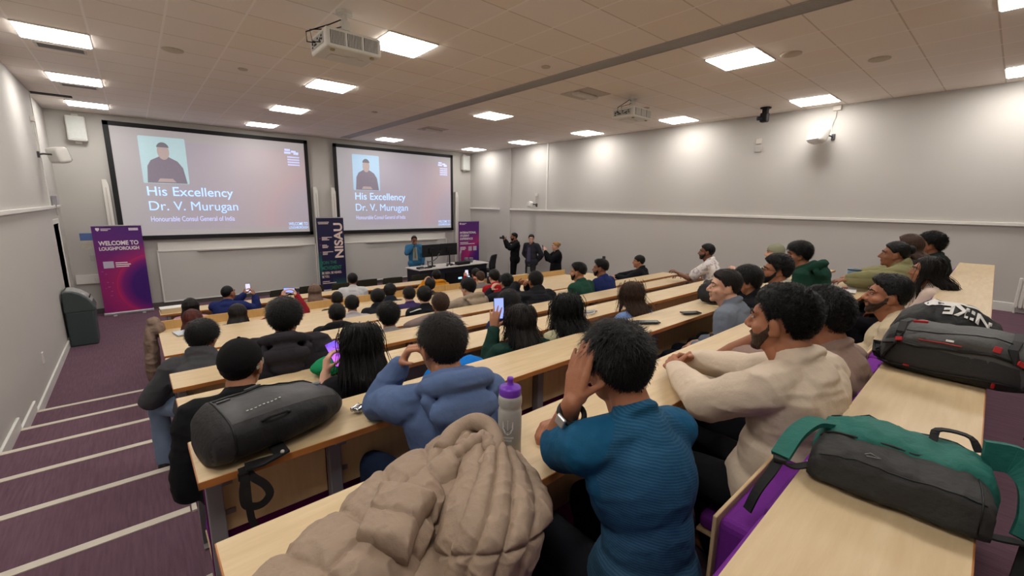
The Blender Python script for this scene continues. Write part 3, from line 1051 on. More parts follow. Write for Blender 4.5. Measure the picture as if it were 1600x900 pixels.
# wall loudspeakers
M_SPK = mat('white_speaker_grille', (206, 210, 206), 0.6, bump=0.3, bscale=400)
def front_speaker(x, lab):
    o = thing('wall_speaker', lab, 'loudspeaker', (x, YF - 0.05, 3.74))
    q = MB(); q.b2((-0.15, -0.13, 0.0), (0.15, 0.02, 0.5)); q.build('cabinet', M_WHITE, o, bevel=0.02)
    q = MB(); q.b2((-0.135, -0.14, 0.03), (0.135, -0.128, 0.47)); q.build('grille', M_SPK, o, bevel=0.006)
    q = MB(); q.b2((-0.05, 0.0, 0.5), (0.05, 0.05, 0.55)); q.b2((-0.05, 0.0, -0.05), (0.05, 0.05, 0.0)); q.build('bracket', M_WHITE, o)
front_speaker(-0.73, 'flat white loudspeaker high on the front wall left of the left screen')
front_speaker(9.13, 'flat white loudspeaker high on the front wall right of the right screen')
def side_speaker(p, aim, lab, wire_top, s=1.0):
    """small rounded speaker on an arm; p = wall point, aim = outward unit vector"""
    o = thing('wall_speaker', lab, 'loudspeaker', p)
    a = np.array(aim, float)
    yaw = math.atan2(a[1], a[0])
    Rm = Matrix.Rotation(yaw - PI / 2, 3, 'Z') @ Matrix.Rotation(0.25, 3, 'X')
    Rn = np.array(Rm)
    c = a * 0.30 * s
    q = MB(); q.box(c, (0.30 * s, 0.2 * s, 0.27 * s), Rn); q.build('cabinet', M_WHITE, o, bevel=0.06 * s, seg=4, smooth=True)
    q = MB(); q.box(c + Rn @ np.array([0, 0.103 * s, 0]), (0.24 * s, 0.012, 0.21 * s), Rn); q.build('grille', M_SPK, o, bevel=0.005)
    q = MB(); q.tube([(0, 0, -0.02), a * 0.08 * s, a * 0.22 * s], 0.014, 8); q.box((0, 0, -0.02), (0.05, 0.05, 0.1)); q.build('wall_arm', mat('dark_bracket', (60, 60, 62), 0.5), o)
    q = MB(); q.tube([(a[0] * .03, a[1] * .03, 0.03), (a[0] * .03, a[1] * .03 + 0.03, 0.15), (a[0] * .02, a[1] * .02, 0.3), (a[0] * .02, 0, wire_top)], 0.006, 6); q.build('cable', M_OFFW, o)
    q = MB(); q.box((a[0] * 0.02, 0, wire_top), (0.05, 0.12, 0.08)); q.build('junction_box', M_OFFW, o, bevel=0.006)
side_speaker((XL + 0.005, 11.0, 3.30), (0.78, 0.62, 0), 'white bracketed loudspeaker high on the left wall', 0.55)
side_speaker((XR - 0.005, 2.33, 3.84), (-0.85, 0.52, 0), 'white bracketed loudspeaker high on the right wall with a cable', 0.46)
side_speaker((XR - 0.005, 9.75, 2.58), (-0.85, 0.52, 0), 'white bracketed loudspeaker low on the right wall above the trunking', 0.3, 0.7)
o = thing('junction_box', 'grey socket box on the left wall trunking', 'junction box', (XL - 0.02, 12.2, 2.43))
q = MB(); q.b2((-0.02, -0.1, 0), (0.06, 0.1, 0.17)); q.build('case', mat('pale_grey_plastic', (176, 176, 184), 0.5), o, bevel=0.008)
q = MB(); q.cyl((0.02, 0.02, -0.2), (0.02, 0.02, 0.0), 0.01, 8); q.build('conduit', M_OFFW, o)
o = thing('wall_sensor', 'small pale wall unit high on the right wall near the black camera', 'sensor', (XR, 3.54, 3.74))
q = MB(); q.b2((-0.03, -0.05, 0.07), (0, 0.05, 0.17)); q.build('case', M_OFFW, o, bevel=0.006)
q = MB(); q.b2((-0.025, -0.06, -0.08), (0, 0.06, 0.02)); q.build('socket_plate', mat('pale_socket', (180, 176, 172), 0.5), o, bevel=0.004)
o = thing('wall_socket', 'white switch plate low on the left wall', 'socket', (XL, 8.1, 0.42))
q = MB(); q.b2((0, -0.045, 0), (0.012, 0.045, 0.15)); q.build('plate', M_WHITE, o, bevel=0.004)
# posters left of the banner
o = thing('notice', 'blue and white notice beside the welcome banner', 'notice', (-0.97, YF - 0.006, 1.45))
q = MB(); q.b2((0, 0, 0), (0.3, 0.005, 0.36)); q.build('sheet', mat('notice_paper', (196, 190, 176), 0.7, var=0.2, scale=14), o)
q = MB(); q.b2((0, -0.002, 0.2), (0.3, 0.0, 0.36)); q.build('blue_heading', mat('notice_blue', (92, 118, 172), 0.7), o)
o = thing('wall_socket', 'grey twin switch plate under the blue notice', 'socket', (-0.86, YF - 0.012, 1.2))
q = MB(); q.b2((0, 0, 0), (0.22, 0.012, 0.13)); q.build('plate', mat('pale_socket', (180, 176, 172), 0.5), o, bevel=0.003)

# projectors
M_PROJ = mat('projector_white', (214, 212, 204), 0.45, var=0.02)
M_DARKV = mat('dark_vent', (84, 82, 82), 0.6)
def projector(loc, rz, lab, s=1.0, drop=0.55):
    o = thing('projector', lab, 'projector', loc, rz)
    w, d, h = 0.52 * s, 0.44 * s, 0.17 * s
    q = MB(); q.b2((-w / 2, -d / 2, 0), (w / 2, d / 2, h)); q.build('body', M_PROJ, o, bevel=0.025 * s, seg=3)
    for i in range(3):
        q = MB()
        x0 = -w / 2 + 0.04 * s + i * 0.155 * s
        q.b2((x0, -d / 2 - 0.006, 0.03 * s), (x0 + 0.13 * s, -d / 2 + 0.004, h - 0.03 * s))
        gr = q.build('vent', M_DARKV, o)
        q = MB()
        for j in range(9):
            q.b2((x0 + 0.006 + j * 0.014 * s, -d / 2 - 0.010, 0.03 * s), (x0 + 0.011 + j * 0.014 * s, -d / 2 - 0.004, h - 0.03 * s))
        q.build('vent_bars', M_PROJ, gr)
    q = MB(); q.b2((-w / 2 - 0.005, -d / 2 + 0.06 * s, 0.04 * s), (-w / 2 + 0.004, d / 2 - 0.05 * s, h - 0.04 * s)); pl = q.build('connector_panel', mat('connector_grey', (176, 174, 168), 0.5), o)
    q = MB()
    rs = np.random.RandomState(4)
    for i in range(14):
        y0, z0 = rs.uniform(-d / 2 + 0.08 * s, d / 2 - 0.09 * s), rs.uniform(0.05 * s, h - 0.07 * s)
        q.b2((-w / 2 - 0.009, y0, z0), (-w / 2, y0 + 0.024 * s, z0 + 0.014 * s))
    q.build('connectors', M_BLACK, pl)
    q = MB(); q.cyl((0.05 * s, d / 2 - 0.01, h * 0.5), (0.05 * s, d / 2 + 0.05 * s, h * 0.5), 0.05 * s, 20); q.build('lens', M_BLACK, o)
    for sx in (-1, 1):
        q = MB(); q.cyl((sx * w * 0.36, -d * 0.36, -0.012 * s), (sx * w * 0.36, -d * 0.36, 0.004), 0.022 * s, 12); q.build('foot', mat('amber_foot', (150, 136, 84), 0.5), o)
    q = MB(); q.b2((-0.02 * s, -d * 0.12, -0.008), (0.09 * s, -d * 0.10, 0.002)); q.b2((-w * 0.3, -0.02, -0.006), (w * 0.3, 0.14 * s, 0.002)); q.build('lamp_cover', M_PROJ, o)
    q = MB()
    q.cyl((0, 0, h), (0, 0, h + drop), 0.024, 14); q.cyl((0, 0, h), (0, 0, h + 0.05), 0.05, 16); q.cyl((0, 0, h + drop - 0.03), (0, 0, h + drop), 0.075, 18)
    q.box((0, 0, h + drop * 0.45), (0.07, 0.07, 0.08))
    q.build('ceiling_mount', M_PROJ, o)
    q = MB()
    q.tube([(-w / 2, 0.05, h * 0.5), (-w / 2 - 0.08 * s, 0.05, h * 0.45), (-w / 2 - 0.09 * s, 0.03, h * 0.9), (-w * 0.25, 0.03, h + 0.1), (-0.03, 0.02, h + 0.16), (0.0, 0.03, h + drop * 0.6), (0.035, 0.03, h + drop * 0.8)], 0.006, 6)
    q.tube([(-w / 2, -0.05, h * 0.4), (-w / 2 - 0.06 * s, -0.04, h * 0.35), (-w / 2 - 0.07 * s, -0.02, h * 0.95), (-w * 0.2, 0.0, h + 0.06), (-0.02, 0.0, h + 0.1)], 0.005, 6)
    q.build('cables', M_BLACK, o)
    return o
# ---------------------------------------------------------------- front of the room: lectern desk, bin, chairs
M_CARCASS = mat('dark_navy_laminate', (24, 26, 36), 0.5, var=0.06)
M_WORK = mat('white_worktop', (206, 202, 198), 0.4, var=0.02)
o = thing('teaching_desk', 'white topped dark teaching desk with monitors at the front', 'desk', (5.62, 10.28, 0.0), 0.09)
q = MB(); q.b2((0, 0, 0.77), (2.55, 0.70, 0.80)); q.build('worktop', M_WORK, o, bevel=0.006)
q = MB(); q.b2((0.03, 0.06, 0.0), (2.50, 0.66, 0.77)); cab = q.build('cabinet', M_CARCASS, o, bevel=0.006)
q = MB(); q.b2((0.03, 0.045, 0.02), (0.62, 0.06, 0.75)); q.build('door', M_CARCASS, cab)
q = MB(); q.b2((0.9, 0.03, 0.30), (2.45, 0.06, 0.62)); q.build('equipment_bay', mat('rack_black', (10, 12, 16), 0.35), cab)
q = MB()
for x, wv in ((1.35, 0.13), (1.55, 0.07), (1.72, 0.06), (1.95, 0.16)):
    q.b2((x, 0.024, 0.40), (x + wv, 0.03, 0.455))
q.build('lit_display', mat('rack_light', (120, 170, 220), 0.4, emis=(150, 200, 240), estr=1.0), cab)
def W(x, y, z): return (5.62 + x * math.cos(0.09) - y * math.sin(0.09), 10.28 + x * math.sin(0.09) + y * math.cos(0.09), z)
def monitor(x, y, lab, rz):
    p = W(x, y, 0.80)
    o = thing('monitor', lab, 'monitor', p, rz)
    q = MB(); q.b2((-0.30, -0.02, 0.27), (0.30, 0.02, 0.62)); q.build('back_shell', M_BLACK, o, bevel=0.01)
    q = MB(); q.b2((-0.285, 0.02, 0.285), (0.285, 0.023, 0.605)); q.build('screen', mat('monitor_glass', (30, 34, 44), 0.2), o)
    q = MB(); q.b2((-0.09, -0.05, 0.38), (0.09, -0.02, 0.52)); q.cyl((0, -0.05, 0.02), (0, -0.04, 0.46), 0.02, 10); q.cyl((0, -0.045, 0.0), (0, -0.045, 0.02), 0.1, 20); q.build('stand', M_BLACK, o)
    return o
monitor(0.68, 0.42, 'black monitor on the left of the teaching desk, seen from behind', 0.1)
monitor(1.32, 0.44, 'black monitor on the right of the teaching desk, seen from behind', 0.05)
p = W(0.42, 0.2, 0.80)
o = thing('document_camera', 'black document camera on a folding arm on the teaching desk', 'document camera', p, 0.2)
q = MB(); q.b2((-0.09, -0.07, 0), (0.09, 0.07, 0.025)); q.build('base', M_BLACK, o, bevel=0.008)
q = MB(); q.tube([(0.0, 0, 0.02), (-0.02, 0, 0.2)], 0.014, 8); q.tube([(-0.02, 0, 0.16), (0.22, 0.0, 0.19), (0.30, 0, 0.24)], 0.014, 8); q.tube([(0.30, 0, 0.22), (0.45, 0, 0.40)], 0.012, 8); q.build('arm', mat('grey_arm', (96, 96, 100), 0.4, 0.4), o)
q = MB(); q.b2((0.40, -0.03, 0.38), (0.50, 0.03, 0.44)); q.build('camera_head', M_BLACK, o, bevel=0.008)
p = W(0.16, 0.16, 0.80)
o = thing('control_panel', 'small black touch panel at the left end of the teaching desk', 'control panel', p, 0.1)
q = MB(); q.prism([(-0.07, 0), (0.07, 0), (0.07, 0.05), (-0.07, 0.02)], -0.11, 0.11, axis=0); q.build('case', M_BLACK, o, bevel=0.004)
q = MB(); q.b2((-0.08, -0.075, 0.012), (0.08, -0.068, 0.03)); q.build('button_strip', M_LEG, o)
p = W(1.62, 0.16, 0.80)
o = thing('laptop_bag', 'black soft case lying on the teaching desk', 'bag', p, 0.15)
q = MB(); q.b2((-0.24, -0.10, 0), (0.24, 0.10, 0.09)); q.build('case', mat('black_nylon', (17, 17, 19), 0.75, bump=0.2), o, bevel=0.03, seg=3, smooth=True)
q = MB(); q.tube([(-0.24, 0, 0.04), (-0.36, 0.02, 0.02), (-0.48, 0.0, 0.012)], 0.012, 6); q.build('strap', MATS['black_nylon'], o)
p = W(1.05, 0.16, 0.80)
o = thing('computer_mouse', 'black computer mouse in front of the monitors', 'computer mouse', p, 0.1)
q = MB(); q.ell((0, 0, 0.012), (0.032, 0.055, 0.018)); q.build('shell', M_BLACK, o, smooth=True)
for x, y, lab in ((1.98, 0.42, 'clear glass jug on the right of the teaching desk'), (2.10, 0.34, 'drinking glass beside the jug on the teaching desk')):
    p = W(x, y, 0.80)
    o = thing('water_jug' if 'jug' in lab else 'drinking_glass', lab, 'jug' if 'jug' in lab else 'glass', p)
    m = mat('smoky_glass', (96, 96, 110), 0.15, var=0.03, spec=0.6)
    r, h = (0.06, 0.15) if 'jug' in lab else (0.032, 0.11)
    q = MB(); q.lathe([(r * 0.85, 0), (r, 0.02), (r, h * 0.8), (r * 0.9, h), (r * 0.82, h), (r * 0.85, 0.03), (0.005, 0.02)], (0, 0, 0), 20); q.build('bowl', m, o, smooth=True)
    if 'jug' in lab:
        q = MB(); q.tube([(r, 0, h * 0.8), (r + 0.04, 0, h * 0.7), (r + 0.035, 0, h * 0.35), (r, 0, h * 0.25)], 0.007, 6); q.build('handle', m, o, smooth=True)
p = W(1.85, 0.55, 0.80)
o = thing('gooseneck_microphone', 'grey gooseneck microphone standing on the teaching desk', 'microphone', p)
q = MB(); q.cyl((0, 0, 0), (0, 0, 0.03), 0.05, 16); q.build('base', M_LEG, o)
q = MB(); q.tube([(0, 0, 0.02), (0, 0, 0.25), (0.01, -0.03, 0.36)], 0.03, 10); q.build('stem', M_LEG, o, smooth=True)
# high-backed chair behind the desk
def office_chair(x, y, rz, lab):
    o = thing('office_chair', lab, 'chair', (x, y, 0), rz)
    m = mat('charcoal_mesh_fabric', (46, 46, 52), 0.85, bump=0.3, bscale=200)
    q = MB()
    q.rings([np.array([(xx * wv, 0.21 + cv - 0.03 * math.cos(xx * 1.3), z) for xx in np.linspace(-1, 1, 9)] + [(xx * wv, 0.26 + cv - 0.03 * math.cos(xx * 1.3), z) for xx in np.linspace(1, -1, 9)]) for z, wv, cv in ((0.52, 0.2, 0.0), (0.62, 0.24, -0.02), (0.78, 0.25, 0.0), (0.92, 0.235, 0.03), (0.98, 0.2, 0.05))])
    q.build('backrest', m, o, smooth=True)
    q = MB(); q.b2((-0.24, -0.24, 0.43), (0.24, 0.24, 0.51)); q.build('seat', m, o, bevel=0.03, seg=3)
    q = MB(); q.cyl((0, 0, 0.08), (0, 0, 0.43), 0.03, 12); q.tube([(0, 0.2, 0.42), (0, 0.27, 0.46), (0, 0.26, 0.6)], 0.02, 8); q.build('column', M_BLACK, o)
    for s in (-1, 1):
        q = MB(); q.tube([(s * 0.24, 0.05, 0.44), (s * 0.29, 0.05, 0.5), (s * 0.29, 0.05, 0.68)], 0.015, 8); q.b2((s * 0.29 - 0.03, -0.12, 0.68), (s * 0.29 + 0.03, 0.14, 0.71)); q.build('armrest', M_BLACK, o)
    for i in range(5):
        a = i * 2 * PI / 5
        q = MB(); q.tube([(0, 0, 0.1), (0.3 * math.cos(a), 0.3 * math.sin(a), 0.06)], 0.02, 8); lg = q.build('leg', M_BLACK, o)
        q = MB(); q.cyl((0.3 * math.cos(a) - 0.012, 0.3 * math.sin(a), 0.028), (0.3 * math.cos(a) + 0.012, 0.3 * math.sin(a), 0.028), 0.028, 12); q.build('castor', M_BLACK, lg)
    return o
office_chair(8.42, 11.0, -2.6, 'charcoal office chair behind the right end of the teaching desk')

# row of dark stacking chairs facing the audience table
M_CHAIR = mat('dark_olive_plastic', (30, 31, 22), 0.5, var=0.08)
def stacking_chair(loc, rz, lab):
    o = thing('stacking_chair', lab, 'chair', loc, rz, 'dark chairs along the front table')
    def curve(zs, w, y0): return [np.array([(xx * w, y0 + 0.03 * xx * xx + 0.02 * (z - 0.6), z) for xx in np.linspace(-1, 1, 7)] + [(xx * w, y0 + 0.03 * xx * xx + 0.02 * (z - 0.6) + 0.014, z) for xx in np.linspace(1, -1, 7)]) for z in zs]
    q = MB(); q.rings(curve((0.56, 0.68, 0.80, 0.90), 0.225, 0.20)); q.build('backrest', M_CHAIR, o, smooth=False)
    q = MB(); q.b2((-0.22, -0.2, 0.44), (0.22, 0.2, 0.465)); q.build('seat', M_CHAIR, o, bevel=0.012)
    for sx in (-1, 1):
        q = MB(); q.tube([(sx * 0.24, -0.19, 0.0), (sx * 0.23, -0.17, 0.43)], 0.011, 8); q.build('leg', M_BLACK, o)
        q = MB(); q.tube([(sx * 0.24, 0.24, 0.0), (sx * 0.225, 0.17, 0.44), (sx * 0.22, 0.215, 0.85)], 0.011, 8); q.build('leg', M_BLACK, o)
        q = MB(); q.tube([(sx * 0.235, -0.18, 0.30), (sx * 0.25, -0.17, 0.62), (sx * 0.25, 0.1, 0.66), (sx * 0.225, 0.21, 0.70)], 0.012, 8); q.build('armrest', M_CHAIR, o)
    return o
c0 = None
for i, (x, y, rz, lab) in enumerate(((1.98, 9.25, PI + 0.05, 'dark chair at the front behind the raised phone of the red-sleeved person'), (2.55, 9.32, PI - 0.08, 'dark chair at the front left of the woman with greyish brown hair'), (3.12, 9.25, PI + 0.05, 'dark chair at the front directly under the NISAU banner'),
                                      (3.70, 9.38, PI + 0.02, 'dark chair at the front right beside the man in a white shirt'), (4.28, 9.3, PI - 0.04, 'dark chair at the front in the gap left of the teaching desk'), (4.95, 9.3, PI + 0.03, 'dark chair touching the left end of the teaching desk'))):
    if c0 is None:
        c0 = stacking_chair((x, y, 0), rz, lab)
    else:
        dup(c0, (x, y, 0), rz, lab)

# recycling bin by the door
o = thing('recycling_bin', 'dark green bin with a sloping grey lid by the left door', 'bin', (-0.925, 10.72, 0.0), 0.02)
M_BIN = mat('dark_green_plastic', (54, 66, 66), 0.5, var=0.05)
q = MB()
q.rings([np.array([(-0.19, -0.27, z), (0.17, -0.27, z), (0.17 + b, 0.27, z), (-0.19, 0.27, z)]) for z, b in ((0.0, 0.0), (0.4, 0.01), (0.62, 0.02))])
q.build('body', M_BIN, o, bevel=0.025, seg=3)
prof_ = [(0.195, 0.605), (0.20, 0.66), (0.165, 0.76), (0.10, 0.86), (0.02, 0.93), (-0.07, 0.975), (-0.15, 0.985), (-0.195, 0.96), (-0.2, 0.605)]
q = MB(); q.prism(prof_, -0.275, 0.275, axis=1)
q.build('hood', mat('bin_green_hood', (64, 74, 74), 0.4, var=0.05), o, bevel=0.02, seg=3)
q = MB(); q.prism([(p[0] + 0.006, p[1] + 0.006) for p in prof_[2:7]] + [(p[0] - 0.006, p[1] - 0.006) for p in prof_[6:1:-1]], -0.2, 0.2, axis=1); q.build('lid', mat('bin_grey_lid', (150, 152, 148), 0.35, var=0.05), o, bevel=0.004)
q = MB(); q.box((0.128, 0, 0.818), (0.012, 0.30, 0.075), roty(0.55)); q.build('opening', M_BLACK, o, bevel=0.003)
q = MB(); q.box((0.045, -0.08, 0.914), (0.09, 0.10, 0.008), roty(0.66)); q.build('sticker', mat('pale_sticker', (196, 198, 192), 0.5), o)

# ceiling camera
o = thing('ceiling_camera', 'black motorised camera hanging under the ceiling by the right wall', 'camera', (8.77, 3.25, ZC))
q = MB(); q.cyl((0, 0, -0.02), (0, 0, 0), 0.09, 20); q.b2((-0.05, -0.04, -0.09), (0.05, 0.04, -0.02)); q.build('mount', M_BLACK, o, bevel=0.006)
q = MB(); q.b2((-0.06, -0.06, -0.25), (0.06, 0.07, -0.09)); q.build('head', M_BLACK, o, bevel=0.025, seg=3)
q = MB(); q.cyl((-0.04, 0.04, -0.18), (-0.09, 0.09, -0.19), 0.035, 16); q.build('lens', mat('lens_glass', (30, 30, 40), 0.1), o)

projector((1.72, 4.48, 3.945), 0.0, 'large white projector hanging from the ceiling on the left', 1.0, 0.235)
projector((6.5, 4.5, 4.0), 0.0, 'smaller white projector hanging from the ceiling on the right', 1.0, 0.18)
# ---------------------------------------------------------------- people
def skin_mat(key):
    rgb = {'fair': (206, 160, 136), 'pale': (214, 176, 154), 'tan': (178, 124, 94), 'brown': (146, 96, 70), 'deep': (116, 74, 54), 'warm': (160, 106, 78)}[key]
    return mat('skin_' + key, rgb, 0.5, var=0.10, scale=18, bump=0.08, bscale=260, spec=0.35)
def hair_mat(key):
    rgb = {'black': (12, 11, 11), 'dark': (22, 17, 15), 'stubble': (56, 40, 32), 'brown': (58, 40, 30), 'auburn': (88, 40, 32), 'red': (74, 26, 20), 'blond': (150, 112, 70), 'ash': (104, 80, 66), 'gold': (138, 100, 56), 'grey': (60, 56, 54)}[key]
    return mat('hair_' + key, rgb, 0.5, var=0.35, scale=60, stretch=(1, 1, 0.25), bump=0.25, bscale=160, spec=0.22)
def cloth_mat(name, rgb, rough=0.9, bump=0.22, bscale=26, var=0.08, spec=0.15, weave=0.0):
    return mat(name, rgb, rough, var=var, scale=9, bump=bump, bscale=bscale, spec=spec)

# ---- head: list of (centre, radii) in head space; y forward, z up; about 0.232 m chin to crown
CORE = [((0, -0.014, 0.026), (0.074, 0.094, 0.088)), ((0, 0.026, -0.03), (0.063, 0.067, 0.086)), ((0, 0.036, -0.074), (0.050, 0.050, 0.042)), ((0, -0.03, -0.10), (0.054, 0.056, 0.09))]
def core_radius(d, c0=(0, 0, 0.005)):
    """distance from c0 along unit directions d to the skull/jaw/neck surface"""
    c0 = np.array(c0)
    best = np.zeros(len(d))
    for c, r in CORE:
        r = np.array(r)
        o = (c0 - np.array(c)) / r
        e = d / r
        A = (e * e).sum(1); B = 2 * (e @ o); C_ = o @ o - 1
        D = B * B - 4 * A * C_
        t = np.where(D > 0, (-B + np.sqrt(np.maximum(D, 0))) / (2 * A), 0)
        best = np.maximum(best, t)
    return best

def add_head(q, H, Rh, s, fine):
    n, m = (24, 16) if fine else (16, 10)
    def E(c, r, rot=None):
        q.ell(H + Rh @ (np.array(c) * s), np.array(r) * s, Rh if rot is None else Rh @ rot, n, m)
    for c, r in CORE[:3]:
        E(c, r)
    E((0, 0.074, -0.098), (0.024, 0.020, 0.019))
    for k in (-1, 1):
        E((k * 0.037, 0.052, -0.028), (0.028, 0.030, 0.026))
        E((k * 0.030, 0.074, 0.022), (0.026, 0.016, 0.011))
        E((k * 0.0775, -0.006, -0.012), (0.010, 0.021, 0.033), rotz(k * 0.35) @ roty(k * 0.18) @ rotx(-0.2))
        E((k * 0.072, 0.002, -0.034), (0.009, 0.012, 0.014))
        E((k * 0.012, 0.100, -0.034), (0.011, 0.011, 0.009))
    E((0, 0.070, 0.03), (0.045, 0.020, 0.022))
    q.capsule(H + Rh @ (v3(0, 0.086, 0.014) * s), H + Rh @ (v3(0, 0.113, -0.028) * s), 0.0095 * s, 0.0135 * s)
    E((0, 0.090, -0.058), (0.024, 0.012, 0.0075))
    E((0, 0.087, -0.070), (0.020, 0.012, 0.0078))

HL = {  # hairline elevation (deg) by azimuth (deg, 0 front .. 180 back)
    'short': ([0, 35, 55, 72, 82, 92, 108, 118, 140, 180], [40, 38, 30, 14, -6, 8, 14, -14, -34, -40]),
    'balding': ([0, 35, 60, 80, 100, 112, 125, 150, 180], [95, 92, 70, 12, 16, 12, -14, -30, -36]),
    'bowl': ([0, 35, 55, 72, 85, 100, 118, 140, 180], [26, 26, 22, 2, -10, -4, -18, -34, -44]),
    'fade': ([0, 35, 55, 72, 82, 92, 108, 120, 145, 180], [42, 40, 34, 22, 10, 20, 22, 6, -12, -18]),
    'long': ([0, 18, 35, 55, 75, 95, 130, 180], [44, 44, 38, 10, -38, -48, -55, -58]),
    'tied': ([0, 35, 55, 72, 84, 94, 108, 120, 150, 180], [42, 40, 30, 12, 2, 12, 14, -8, -28, -34]),
    'cap': ([0, 40, 80, 120, 180], [22, 20, 12, -2, -8]),
    'beanie': ([0, 40, 80, 110, 180], [20, 16, 2, -12, -24]),
    'beard': ([0, 30, 60, 75, 85, 95], [-8, -8, -12, -4, 0, 0]),
}
def head_shell(q, H, Rh, s, style, t_top, t_side, noise=0.004, freq=16.0, seed=1, fine=True, swirl=0.0, quiff=0.0):
    na, ne = (144, 84) if fine else (64, 40)
    az = np.linspace(-PI, PI, na, endpoint=False)
    el = np.radians(np.linspace(-62, 89, ne))
    A, E = np.meshgrid(az, el)
    a, e = A.ravel(), E.ravel()
    d = np.stack([np.sin(a) * np.cos(e), np.cos(a) * np.cos(e), np.sin(e)], 1)
    r0 = core_radius(d)
    xs, ys = HL[style]
    line = np.interp(np.degrees(np.abs(a)), xs, ys)
    jit = 2.5 * vnoise(np.stack([a * 9, e * 3, a * 0], 1), seed + 5)
    inside = sstep(-1.0, 7.0, np.degrees(e) - line + jit)
    up = sstep(-10, 55, np.degrees(e))
    t = lerp(t_side, t_top, up)
    if quiff:
        t = t + quiff * sstep(20, 50, np.degrees(e)) * sstep(-0.2, 0.9, np.cos(a)) * (1 - sstep(60, 88, np.degrees(e)))
    nz = vnoise(d * freq, seed) * 0.6 + vnoise(d * freq * 2.3, seed + 1) * 0.4
    r = r0 + np.where(inside > 0.001, inside * t + inside * noise * nz, 0) - (1 - inside) * 0.006
    r = r * 1.0
    P = H + (d * r[:, None] * s + v3(0, 0, 0.005) * s) @ Rh.T
    P = P.reshape(ne, na, 3)
    # only keep quads that touch the hair region, and the cap pole
    ins = inside.reshape(ne, na)
    idx = -np.ones((ne, na), int)
    fs = []
    for j in range(ne - 1):
        for i in range(na):
            k = (i + 1) % na
            if max(ins[j, i], ins[j, k], ins[j + 1, i], ins[j + 1, k]) > 0.0:
                fs.append((j * na + i, j * na + k, (j + 1) * na + k, (j + 1) * na + i))
    if style != 'balding':
        fs.append(tuple((ne - 1) * na + i for i in range(na)))
    q.add(P.reshape(-1, 3), fs)
    return line

def hair_strands(q, H, Rh, s, style, n, length, lift, seed, t_top, t_side, flow='forward', curl=0.0, width=0.0011):
    """short hairs standing on the shell: thin three-sided blades"""
    rs = np.random.RandomState(seed)
    a = rs.uniform(-PI, PI, n * 3)
    e = np.arcsin(rs.uniform(-0.75, 1.0, n * 3))
    xs, ys = HL[style]
    ok = np.degrees(e) > np.interp(np.degrees(np.abs(a)), xs, ys) + 2
    a, e = a[ok][:n], e[ok][:n]
    m = len(a)
    d = np.stack([np.sin(a) * np.cos(e), np.cos(a) * np.cos(e), np.sin(e)], 1)
    up = sstep(-10, 55, np.degrees(e))
    r = core_radius(d) + lerp(t_side, t_top, up) * 0.8
    if flow == 'down':
        T = np.stack([d[:, 0] * 0.3, d[:, 1] * 0.3, -np.ones(m)], 1)
    elif flow == 'back':
        T = np.tile(v3(0, -1, -0.5), (m, 1))
    else:
        c = v3(0.01, -0.06, 0.09)          # crown whorl
        T = d * r[:, None] - c
        T = T + 0.5 * np.cross(np.tile(v3(0, 0, 1), (m, 1)), T)
    T = T - (T * d).sum(1)[:, None] * d
    T = T / (np.linalg.norm(T, axis=1)[:, None] + 1e-6)
    jt = rs.normal(0, 0.45, (m, 3))
    jt = jt - 0.75 * (jt * d).sum(1)[:, None] * d
    T = T + jt
    L = length * (0.5 + 0.8 * rs.rand(m)) * (0.45 + 0.55 * up)
    B = np.cross(d, T)
    B /= np.linalg.norm(B, axis=1)[:, None] + 1e-6
    K = 4
    pts = []
    ph = rs.uniform(0, 2 * PI, m)
    for k in range(K):
        f = k / (K - 1)
        off = d * (lift * math.sin(f * PI * 0.75))[None] if False else d * (lift * math.sin(f * 2.2))
        w = curl * (np.sin(ph + f * 5.0)[:, None] * B + np.cos(ph + f * 5.0)[:, None] * d)
        pts.append(d * r[:, None] + T * (L * f)[:, None] + off + w * f)
    V, F = [], []
    for k in range(K):
        ww = width * (1.0 - 0.75 * k / (K - 1))
        V += [pts[k] - B * ww, pts[k] + B * ww]
    V = np.stack(V, 1).reshape(-1, 3)
    V = H + (V * s + v3(0, 0, 0.005) * s) @ Rh.T
    n2 = 2 * K
    for i in range(m):
        o = i * n2
        for k in range(K - 1):
            F.append((o + 2 * k, o + 2 * k + 1, o + 2 * k + 3, o + 2 * k + 2))
    q.add(V, F)

def long_locks(H, Rh, s, sh, tdir, L, n=18, rad=0.021, wave=0.0, seed=1, back=0.125, a0=62, lean=0.0, front=0.0):
    """paths of hair locks falling from the crown over the shoulders; returns list of polylines in body space"""
    rs = np.random.RandomState(seed)
    out = []
    for i in range(n):
        azd = lerp(a0, 360 - a0, i / (n - 1)) + rs.uniform(-3, 3)
        a = math.radians(azd)
        P = []
        for eld in (58, 34, 10, -14):
            e = math.radians(eld)
            d = v3(math.sin(a) * math.cos(e), math.cos(a) * math.cos(e), math.sin(e))
            r = core_radius(d[None])[0] + rad * 0.55
            P.append(H + Rh @ (d * r * s + v3(0, 0, 0.005)))
        p = P[-1].copy()
        sgn = math.sin(a)
        bk = -math.cos(a)                      # 1 at the back
        Li = L * (0.86 + 0.2 * rs.rand()) * (0.8 + 0.2 * max(0, bk))
        K = 7
        for k in range(1, K + 1):
            f = k / K
            z = p[2] - Li * f
            # fall outside neck, then lie against the back
            tx = sh[0] + sgn * (0.085 + 0.02 * f) + 0.3 * (p[0] - H[0]) * f
            ty = sh[1] - back * max(0.25, bk) if bk > -0.2 else sh[1] + 0.09 + front
            g_ = sstep(0.0, 0.55, f * Li / 0.22)
            x = lerp(p[0], tx, g_ * 0.75) + wave * math.sin(k * 1.9 + i * 2.1)
            y = lerp(p[1], ty, g_) + wave * math.cos(k * 1.7 + i * 1.3)
            P.append(v3(x, y, z))
        out.append(np.array(P))
    return out

